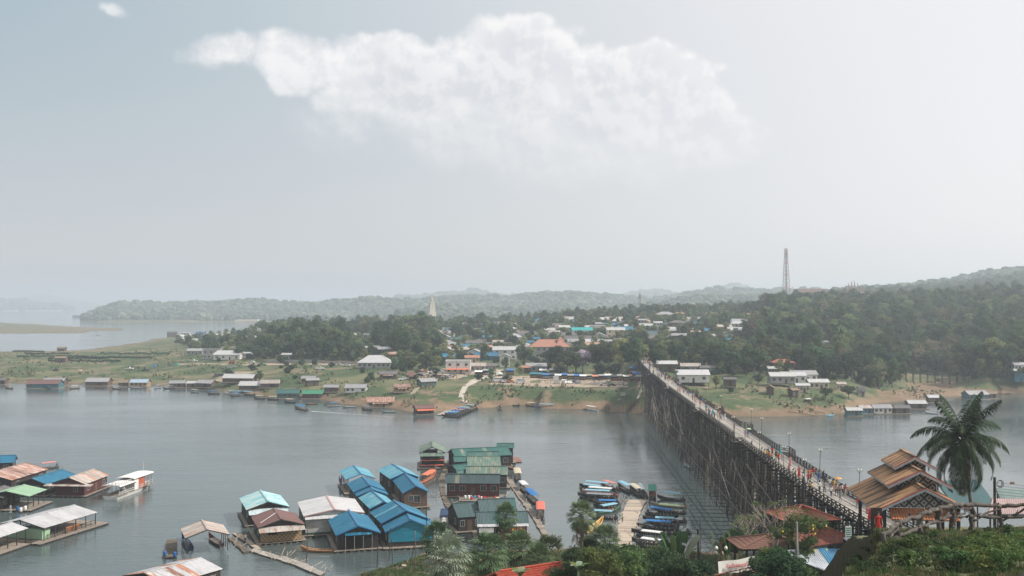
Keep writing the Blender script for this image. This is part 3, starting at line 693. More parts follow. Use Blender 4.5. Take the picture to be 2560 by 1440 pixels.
PL = [  # photo column, row of the feet, shirt, trousers, pose, height, facing (degrees, 0 = away), words
 (1924, 1152, 'orange', 'black', 0, 1.65, 0, 'person in an orange shirt walking away beside the orange backpack'),
 (1930, 1156, 'tan', 'navy', 1, 1.7, 5, 'person with a tan backpack walking away among a small group on the bridge'),
 (1938, 1161, 'teal', 'tan', 0, 1.2, 8, 'small child in teal walking between two adults on the bridge'),
 (1940, 1150, 'black', 'black', 1, 1.66, 0, 'person all in black walking away left of the red shirt on the bridge'),
 (1947, 1158, 'red', 'black', 0, 1.6, 10, 'person in a bright red shirt at the right of the middle group'),
 (1972, 1199, 'tan', 'black', 3, 1.65, 75, 'person in pale orange leaning on the left railing near the end'),
 (1980, 1203, 'black', 'black', 3, 1.62, 80, 'person in black leaning on the left railing beside the pale orange shirt'),
 (1998, 1193, 'red', 'red', 5, 1.65, 170, 'person in a long red dress walking towards the gate'),
 (2009, 1203, 'teal', 'black', 1, 1.68, 10, 'person in a teal shirt and black trousers behind the red dress'),
 (2021, 1210, 'red', 'navy', 2, 1.7, 150, 'person in a plain red T-shirt in the middle of the deck'),
 (2027, 1199, 'plaid', 'black', 2, 1.66, 200, 'person in dark red behind the red T-shirt by the right railing'),
 (2034, 1194, 'red', 'grey', 3, 1.6, -75, 'person in red leaning on the right railing'),
 (2018, 1230, 'khaki', 'black', 3, 1.62, 80, 'person in a khaki top leaning over the left railing'),
 (2029, 1233, 'yellow', 'black', 3, 1.55, 85, 'person in yellow at the left railing beside the khaki top'),
 (2046, 1206, 'blue', 'blue', 3, 1.68, -60, 'person in blue leaning on the right railing under a lamp'),
 (2060, 1205, 'navy', 'black', 4, 1.66, -90, 'person in navy taking a photo over the right railing'),
 (2049, 1232, 'white', 'black', 2, 1.72, 20, 'person in white standing left of the big group at the gate end'),
 (2061, 1233, 'grey', 'navy', 2, 1.62, -30, 'person in dark grey beside the white shirt at the gate end'),
 (2074, 1224, 'white', 'grey', 0, 1.7, 0, 'person in white in the group left of the orange umbrella'),
 (2078, 1242, 'white', 'navy', 0, 1.45, 0, 'child in white in front of the group at the gate end'),
 (2085, 1226, 'yellow', 'tan', 0, 1.62, 10, 'person in yellow just left of the orange umbrella'),
 (2092, 1229, 'cream', 'black', 1, 1.62, 170, 'person holding an open orange umbrella on the bridge'),
 (2091, 1239, 'pink', 'black', 1, 1.6, 0, 'person in pale pink walking away in front of the orange umbrella'),
 (2099, 1240, 'grey', 'black', 0, 1.6, 0, 'person in a grey top right of the pale pink top'),
 (2105, 1238, 'cream', 'black', 1, 1.6, 10, 'person in cream next to the checked red shirt'),
 (2114, 1240, 'plaid', 'cream', 2, 1.66, 30, 'person in a checked red shirt nearest the gate pavilion'),
 (1836, 1079, 'black', 'black', 2, 1.66, 70, 'person in black at the left rail near the green umbrella pair'),
 (1863, 1096, 'pink', 'grey', 0, 1.62, 170, 'person in pink walking towards us left of the green umbrella'),
 (1870, 1096, 'blue', 'grey', 1, 1.66, 170, 'person holding an open green umbrella on the bridge'),
 (1876, 1124, 'black', 'black', 3, 1.62, 85, 'person in black leaning alone on the left railing'),
 (1895, 1142, 'grey', 'black', 3, 1.62, 70, 'person in grey at the left railing beside the blue shirt'),
 (1903, 1146, 'blue', 'black', 2, 1.5, 60, 'person in a blue shirt at the left railing'),
 (1910, 1147, 'yellow', 'navy', 2, 1.66, 40, 'person in yellow at the left railing beside the blue shirt'),
 (1920, 1143, 'black', 'black', 2, 1.6, 0, 'person in black left of the orange shirt, mid deck'),
 (1931, 1136, 'navy', 'grey', 1, 1.66, 0, 'person in navy ahead of the orange shirt'),
 (1950, 1134, 'cream', 'cream', 3, 1.62, -80, 'person in cream leaning on the right railing'),
 (1775, 1043, 'blue', 'navy', 2, 1.68, 100, 'person in bright blue in the group at the far bay'),
 (1780, 1046, 'teal', 'black', 1, 1.66, 20, 'person in teal behind the bright blue shirt'),
 (1786, 1048, 'black', 'black', 0, 1.6, 0, 'person in black right of the bright blue shirt'),
 (1794, 1048, 'cream', 'tan', 0, 1.66, 180, 'person in cream walking towards us, mid bridge'),
 (1802, 1051, 'grey', 'black', 1, 1.6, 180, 'person in grey walking towards us right of the cream shirt')]
for px, py, a, b, ps, h, fa, lb in PL:
    person(deck_pt(px, py), R(fa), C[a], C[b], ps, h, lb)
UMB = {}
def umbrella(loc, col, label, rad=.62):
    e = empty('umbrella', loc, r.uniform(0, 3), label, 'umbrella'); m_ = MB(); n = 8
    rim = [(rad * math.cos(2 * math.pi * i / n), rad * math.sin(2 * math.pi * i / n), .0) for i in range(n)]; mid = [(x * .6, y * .6, .17) for x, y, z in rim]
    for i in range(n):
        j = (i + 1) % n; m_.quad(rim[i], rim[j], mid[j], mid[i]); m_.quad(mid[i], mid[j], (0, 0, .24))
    m_.build('canopy', mat('umb_' + label[:14], col, rough=.7, transl=.3, rand=.01), e); MB().tube([(0, 0, -.7), (0, 0, .3)], .015, 5).build('handle', IRON, e)
u = deck_pt(2092, 1229); umbrella(u + Vector((.15, -.1, 1.95)), (.80, .36, .12), 'open orange umbrella held over the group near the gate')
u = deck_pt(1870, 1096); umbrella(u + Vector((.1, 0, 1.95)), (.45, .70, .42), 'open pale green umbrella held by a walker mid bridge')
cols = ['red', 'white', 'black', 'navy', 'blue', 'teal', 'orange', 'yellow', 'grey', 'tan', 'pink', 'cream', 'plaid']
def scatter(n, ya, yb, label, group, o_=1.9):
    for i in range(n):
        y = r.uniform(ya, yb); q_ = bpt(y, r.uniform(-o_, o_), .005); person(q_, R(r.choice([0, 10, 180, 170, 60, -60])), C[r.choice(cols)], C[r.choice(['black', 'navy', 'grey', 'tan'])], r.choice([0, 1, 2, 2, 3, 5]), r.uniform(1.5, 1.75), label, group)
scatter(17, 118, 142, 'person in the loose crowd at the gate end of the bridge', 'crowd at the gate end of the bridge'); scatter(9, 150, 200, 'person strolling between the two groups in the near half of the bridge', 'strollers on the near half of the bridge')
scatter(7, 236, 262, 'distant walker on the deck beyond the middle bays', 'walkers beyond the middle bays')
scatter(9, 268, 300, 'small dark walker on the far half of the deck', 'walkers on the far half of the bridge')
scatter(9, 305, 352, 'tiny figure on the nearly empty far stretch of deck', 'figures on the empty far stretch')
scatter(24, 356, 392, 'person in the colourful crowd near the far end of the bridge', 'crowd near the far end of the bridge', 2.2)
scatter(12, 395, 430, 'person walking in the last stretch before the village end', 'people on the last stretch before the village', 2.2)
scatter(34, 432, 492, 'person in the dense crowd at the village end of the bridge', 'crowd at the village end', 2.4)
# ---------------------------------------------------------------- buildings
r = random.Random(11)
GREY_ROOF = sheet_mat('grey_sheet', (.32, .32, .33), (.21, .205, .205), (.26, .15, .10), .36, rough=.45)
WHITE_ROOF = sheet_mat('white_sheet', (.47, .47, .48), (.35, .35, .355), (.27, .235, .20), .40, rough=.4)
PALE_ROOF = sheet_mat('pale_sheet', (.46, .46, .45), (.34, .34, .33), (.33, .25, .19), .3, rough=.45)
RUST_ROOF = sheet_mat('rusty_sheet', (.36, .20, .14), (.24, .11, .075), (.50, .47, .44), .46, rough=.7, rand=.3)
RUSTGREY_ROOF = sheet_mat('rust_streaked_sheet', (.40, .37, .34), (.30, .275, .25), (.30, .13, .075), .46, rough=.6, rand=.18)
DARK_ROOF = sheet_mat('dark_sheet', (.13, .125, .125), (.09, .085, .085), (.17, .14, .12), .45, rough=.8)
BROWN_ROOF = sheet_mat('brown_sheet', (.16, .085, .075), (.12, .065, .06), None, rough=.55)
BLUE_ROOF = sheet_mat('blue_sheet', (.008, .10, .185), (.014, .135, .225), (.08, .22, .28), .42, rough=.45)
BLUEW_ROOF = sheet_mat('worn_blue_sheet', (.035, .22, .32), (.09, .28, .35), (.19, .34, .38), .5, rough=.5)
TEAL_ROOF = sheet_mat('worn_teal_sheet', (.10, .36, .40), (.26, .46, .48), (.48, .52, .50), .52, rough=.55)
GREEN_ROOF = sheet_mat('green_sheet', (.022, .095, .085), (.035, .12, .105), (.06, .12, .11), .40, rough=.5)
GREENW_ROOF = sheet_mat('faded_green_sheet', (.07, .15, .12), (.10, .17, .14), (.24, .22, .16), .50, rough=.6)
LGREEN_ROOF = sheet_mat('light_green_sheet', (.20, .33, .22), (.26, .38, .26), None, rough=.5)
SLATE_ROOF = sheet_mat('slate_green_sheet', (.055, .095, .10), (.04, .075, .08), (.09, .12, .12), .4, rough=.6)
RED_TILE = mat('red_tile', (.25, .08, .052), (.17, .055, .04), scale=2, rough=.75, rand=.15, c3=(.16, .07, .05))
TILE_FAR = mat('terracotta', (.40, .20, .14), (.31, .15, .11), scale=1.5, rough=.8)
THATCH = mat('thatch', (.24, .19, .13), (.16, .12, .085), scale=6, rough=1, stretch=(3, .5, 1))
ORANGE_S = sheet_mat('orange_awning', (.62, .17, .08), (.52, .14, .07), None, rough=.6)
WALL = dict(
 white=mat('white_render', (.68, .67, .64), (.56, .55, .52), scale=.8, rough=.9), cream=mat('cream_render', (.60, .52, .38), (.5, .43, .32), scale=.8, rough=.9),
 grey=mat('grey_block', (.36, .36, .35), (.27, .27, .26), scale=.8, rough=.95), wood=mat('board_wall', (.13, .085, .06), (.085, .055, .04), scale=3, rough=.9, rand=.2, stretch=(4, 4, .4)),
 dark=mat('dark_boards', (.045, .035, .032), (.03, .024, .022), scale=3, rough=.9), woven=None, blue=sheet_mat('blue_wall', (.008, .17, .26), (.015, .21, .30), None),
 red=mat('red_boards', (.10, .032, .028), (.06, .022, .02), scale=3, rough=.85), tan=mat('woven_tan', (.40, .29, .17), (.30, .21, .12), scale=9, rough=.9),
 mint=mat('mint_paint', (.32, .46, .30), (.26, .40, .26), scale=2, rough=.8), teal=sheet_mat('teal_wall', (.03, .17, .20), (.03, .13, .16), None), green=sheet_mat('green_wall', (.04, .12, .10), (.03, .09, .08), None))
GLASS = mat('window_glass', (.03, .04, .045), rough=.1, spec=.8); FRAME = mat('window_frame', (.30, .29, .27), rough=.6); INT = mat('shade_and_tyre_black', (.012, .012, .012), rough=.9)  # INT: near-black standing for interior shade, also tyre rubber
TRIM = mat('trim_white', (.62, .62, .62), rough=.5); BLUETRIM = mat('trim_blue', (.03, .16, .34), rough=.5)
def sheet_mesh(name, m, w, l, ribs=5, rows=1, h=.045, t=.02):
    """one corrugated sheet: x across, from y=0 (ridge) to y=-l (eave), with thickness"""
    mb = MB(); xs = []
    n = ribs * 2
    top = [(-w / 2 + w * i / n, h if i % 2 else 0) for i in range(n + 1)]
    for z0, fl in ((0, 0), (-t, 1)):
        k = len(mb.v)
        for y in (0, -l):
            mb.v += [(x, y, z + z0) for x, z in top]
        for i in range(n):
            a, b, c, d = k + i, k + i + 1, k + n + 2 + i, k + n + 1 + i
            mb.f.append((a, d, c, b) if not fl else (a, b, c, d)); mb.m.append(0)
    for y in (0, -l):
        pass
    me = mb.mesh(name, m); return me
def roof_sheets(parent, mm, x0, x1, slope_len, origin, ang, flip, pw=1.05, lift=0.0, mats=None, name='roof_sheet'):
    """row of sheets from x0 to x1 along local x hanging from origin (ridge y,z) at slope angle ang"""
    n = max(1, round((x1 - x0) / pw)); w = (x1 - x0) / n
    me = sheet_mesh(name, mm, w * 1.06, slope_len, 4 if w > .8 else 3)
    for i in range(n):
        x = x0 + (i + .5) * w
        o = link(name, me, parent, (x, origin[0], origin[1] + lift + (i % 2) * .014), (ang if not flip else ang, 0, 0))
        o.rotation_euler = (ang, 0, 0) if not flip else (ang, 0, math.pi)
        if mats and r.random() < mats[1]: slot(o, 0, mats[0])
def window(parent, x, y, z, w, h, ax='y', s=-1, frame=FRAME):
    """window on a wall; ax y: wall faces +-y"""
    e = .045
    m_ = MB(); 
    def bxx(cx, cz, ww, hh, dep, mb, off=0):
        if ax == 'y': mb.box((cx, y + s * (dep / 2 + off), cz), (ww, dep, hh))
        else: mb.box((y + s * (dep / 2 + off), cx, cz), (dep, ww, hh))
    for cx, cz, ww, hh in ((x, z + h / 2 + e, w + 4 * e, 2 * e), (x, z - h / 2 - e, w + 4 * e, 2 * e), (x - w / 2 - e, z, 2 * e, h), (x + w / 2 + e, z, 2 * e, h), (x, z, e, h)): bxx(cx, cz, ww, hh, .08, m_)
    o = m_.build('window', frame, parent); g = MB(); bxx(x, z, w, h, .03, g, .01); g.build('pane', GLASS, o); return o
def house(name, loc, rz, L, Wd, wh, rise, roof, wall, style='gable', over=.5, base=0.0, stilts=0, nwin=3, door=True, sheets=False, trim=None, floors=1, label=None, cat='house', group=None, low=True, rust=None, porch=None, open_front=False, colr=None, gablewall=None):
    """gable/hip/shed house: ridge along local x, camera usually sees -y"""
    e = empty(name, loc, rz, label, cat, group)
    z0 = base + stilts; t = .12
    wb_ = MB()
    if wall is None:
        nx = max(2, int(L / 2.4) + 1)
        for i in range(nx):
            for yy in (-Wd / 2 + .1, Wd / 2 - .1): MB().box((-L / 2 + .1 + (L - .2) * i / (nx - 1), yy, z0 + wh / 2), (.14, .14, wh)).build('post', WOOD_D, e)
        MB().beam((-L / 2, -Wd / 2 + .1, z0 + wh - .08), (L / 2, -Wd / 2 + .1, z0 + wh - .08), .1, .15).beam((-L / 2, Wd / 2 - .1, z0 + wh - .08), (L / 2, Wd / 2 - .1, z0 + wh - .08), .1, .15).build('eave_beam', WOOD_D, e)
    for fl in range(0 if wall is None else 1):
        if not open_front: wb_.box((0, -Wd / 2 + t / 2, z0 + wh / 2), (L, t, wh))
        wb_.box((0, Wd / 2 - t / 2, z0 + wh / 2), (L, t, wh))
        for s in (-1, 1): wb_.box((s * (L / 2 - t / 2), 0, z0 + wh / 2), (t, Wd - 2 * t - .004, wh))
    if style == 'gable' and (wall or gablewall):
        gm = MB()
        for s in (-1, 1):
            gm = MB(); x = s * (L / 2 - t / 2)
            a = [(x - t / 2, -Wd / 2 + .01, z0 + wh), (x - t / 2, Wd / 2 - .01, z0 + wh), (x - t / 2, 0, z0 + wh + rise)]; b = [(p[0] + t, p[1], p[2]) for p in a]
            gm.loft([a, b]); gm.build('gable', gablewall or wall, e)
    if wall: wb_.build('wall', wall, e)
    if stilts or base:
        s_ = MB(); nx = max(2, int(L / 2.6) + 1)
        for i in range(nx):
            for yy in (-Wd / 2 + .2, Wd / 2 - .2):
                s_.box((-L / 2 + .2 + (L - .4) * i / (nx - 1), yy, z0 / 2 - .6), (.18, .18, z0 + 1.2 - .01))
        s_.build('stilts', WOOD_D, e); MB().box((0, 0, z0 - .08), (L + .3, Wd + .3, .16)).build('floor', WOOD_D, e)
    # windows and door on the front and the right gable
    if not open_front and wall:
        for fl in range(floors):
            zc = z0 + wh * (fl + .55) / floors; hh = min(1.1, wh / floors * .42)
            n = nwin + (1 if door and fl == 0 else 0); dx = L / (n or 1); di = n // 2 if door and fl == 0 else -1
            for i in range(n):
                x = -L / 2 + dx * (i + .5)
                if i == di:
                    MB().box((x, -Wd / 2 - .02, z0 + min(2, wh * .8) / 2 + .01), (.95, .06, min(2, wh * .8))).build('door', WALL['wood'] if wall is not WALL['wood'] else WALL['dark'], e)
                else: window(e, x, -Wd / 2, zc, min(1.2, dx * .5), hh)
            if Wd > 4: window(e, -Wd * .2, L / 2, zc, .9, hh, 'x', 1); window(e, -Wd * .2, -L / 2, zc, .9, hh, 'x', -1)
    # roof
    zt = z0 + wh; rl = math.hypot(Wd / 2, rise); a = math.atan2(rise, Wd / 2); xo = L / 2 + over; sl = rl * (1 + over / (Wd / 2))
    if style == 'gable':
        if sheets:
            for fl in (False, True): roof_sheets(e, roof, -xo, xo, sl, (0, zt + rise + .06), a, fl, mats=rust)
        else:
            for s, nm in ((-1, 0), (1, 1)):
                rb = MB(); y1 = s * math.cos(a) * sl; z1 = zt + rise - math.sin(a) * sl; n = max(2, int(2 * xo / .9))
                top = []; bot = []
                for i in range(n * 2 + 1):
                    x = -xo + xo * i / n; h = .05 if i % 2 else 0; top.append((x, h))
                k = len(rb.v)
                for yy, zz in ((0.0, zt + rise + .10), (y1, z1 + .10)):
                    rb.v += [(x, yy, zz + h) for x, h in top]
                for yy, zz in ((0.0, zt + rise), (y1, z1)):
                    rb.v += [(x, yy, zz) for x, h in top]
                m_ = len(top)
                for i in range(m_ - 1):
                    q1 = (k + i, k + i + 1, k + m_ + i + 1, k + m_ + i); q2 = tuple(v + 2 * m_ for v in reversed(q1)); q3 = (k + m_ + i, k + m_ + i + 1, k + 3 * m_ + i + 1, k + 3 * m_ + i)
                    for q_ in (q1, q2, q3): rb.f.append(q_ if s > 0 else tuple(reversed(q_))); rb.m.append(0)
                rb.build('roof_slope', roof, e)
        MB().beam((-xo - .02, 0, zt + rise + .13), (xo + .02, 0, zt + rise + .13), .34, .06).build('ridge_cap', trim or roof, e)
        for sx in (-1, 1):
            fb = MB()
            for s in (-1, 1): fb.beam((sx * (xo + .03), 0, zt + rise + .0), (sx * (xo + .03), s * math.cos(a) * sl, zt + rise - math.sin(a) * sl), .05, .2)
            fb.build('barge_board', trim or WOOD_D, e)
    elif style == 'hip':
        hx = max(0.0, L / 2 - Wd / 2); zr = zt + rise; ye = Wd / 2 + over; ze = zt - rise * over / (Wd / 2)
        c = [(-xo, -ye), (xo, -ye), (xo, ye), (-xo, ye)]; rb = MB()
        A = [(x, y, ze) for x, y in c]; r1 = (-hx - .01, 0, zr); r2 = (hx + .01, 0, zr)
        rb.quad(A[0], A[1], r2, r1); rb.quad(A[2], A[3], r1, r2); rb.quad(A[1], A[2], r2); rb.quad(A[3], A[0], r1); rb.quad(*[(x, y, ze - .12) for x, y, z in reversed(A)])
        for i in range(4): j = (i + 1) % 4; rb.quad((A[i][0], A[i][1], ze - .12), (A[j][0], A[j][1], ze - .12), A[j], A[i])
        rb.build('roof', roof, e); hb = MB()
        for cc, rr_ in ((A[0], r1), (A[3], r1), (A[1], r2), (A[2], r2), (r1, r2)): hb.beam(Vector(cc) + Vector((0, 0, .04)), Vector(rr_) + Vector((0, 0, .04)), .22, .09)
        hb.build('hip_ridge', trim or roof, e)
    elif style == 'shed':
        rb = MB(); rb.loft([[(-xo, -Wd / 2 - over, zt + .02), (xo, -Wd / 2 - over, zt + .02), (xo, Wd / 2 + over, zt + rise), (-xo, Wd / 2 + over, zt + rise)], [(-xo, -Wd / 2 - over, zt + .12), (xo, -Wd / 2 - over, zt + .12), (xo, Wd / 2 + over, zt + rise + .1), (-xo, Wd / 2 + over, zt + rise + .1)]]); rb.build('roof', roof, e)
    elif style == 'flat':
        MB().box((0, 0, zt + .1), (L + .3, Wd + .3, .2)).build('roof', roof, e); pb = MB()
        for s in (-1, 1): pb.box((0, s * (Wd / 2 + .05), zt + .5), (L + .3, .1, .6)); pb.box((s * (L / 2 + .1), 0, zt + .5), (.1, Wd - .01, .6))
        pb.build('parapet', wall, e)
    if porch:
        pm, pl, pd = porch; zz = z0 + min(2.5, wh * .75)
        MB().loft([[(-pl / 2, -Wd / 2 - pd, zz - .45), (pl / 2, -Wd / 2 - pd, zz - .45), (pl / 2, -Wd / 2 - .01, zz), (-pl / 2, -Wd / 2 - .01, zz)], [(-pl / 2, -Wd / 2 - pd, zz - .37), (pl / 2, -Wd / 2 - pd, zz - .37), (pl / 2, -Wd / 2 - .01, zz + .08), (-pl / 2, -Wd / 2 - .01, zz + .08)]]).build('awning', pm, e)
        for i in range(4):
            x = -pl / 2 + .1 + (pl - .2) * i / 3; MB().box((x, -Wd / 2 - pd + .1, zz / 2 - .3), (.12, .12, zz - .32)).build('awning_post', FRAME, e)
    return e
VBOX = []   # screen boxes of buildings: px0, px1, py0, py1, depth
VFOOT = []
def scr(p):
    c, s = math.cos(PITCH), math.sin(PITCH); y = p[1]; z = p[2] - CH; d = y * c + z * s; u = -y * s + z * c
    return 1280 + F * p[0] / d, 720 - F * u / d
def vh(px, py, wpx, roof, wall, style='gable', rot=0, label=None, ratio=.62, floors=1, depth=None, **k):
    """village building: photo column of its middle, row of its foot, width in photo pixels"""
    g = G(px, py, 200) if depth is None else Vector(((px - 1280) / F * depth, depth, 0))
    if depth is not None: g.z = max(0, Hs(g.x, g.y))
    d = g.y; w = wpx * d / F; rr = R(rot); co = abs(math.cos(rr)); si = abs(math.sin(rr))
    L = (w - 1.0) / (co + ratio * si); L = max(3.0, min(L, 26)); Wd = max(3, min(L * ratio, 11))
    wh = k.pop('wh', 2.9 * floors); rise = k.pop('rise', Wd * .22)
    loc = g + Vector((0, Wd / 2, -.15)); zs = [Hs(loc.x + a * L / 2, loc.y + b * Wd / 2) for a in (-1, 1) for b in (-1, 1)]; loc.z = max(min(zs) - .1, 0.0) * .5 + max(g.z, max(zs)) * .5
    h = house('house', loc, rr, L, Wd, wh + max(0, max(zs) - loc.z) * .5, rise, roof, wall, style, floors=floors, label=label, **k)
    x0, y0 = scr(loc + Vector((-w / 2, 0, 0))); x1, y1 = scr(loc + Vector((w / 2, 0, wh + rise + k.get('stilts', 0)))); VBOX.append((x0, x1, y1, y0, loc.y)); VFOOT.append((loc.x, loc.y, max(L, Wd) / 2 + 1.5))
    return h
GR, WR, PR, RR, DR, BR, SR = GREY_ROOF, WHITE_ROOF, PALE_ROOF, RUST_ROOF, DARK_ROOF, BLUE_ROOF, SLATE_ROOF
RG = RUSTGREY_ROOF; TF = TILE_FAR; Wt, Cr, Gy, Wo = WALL['white'], WALL['cream'], WALL['grey'], WALL['wood']
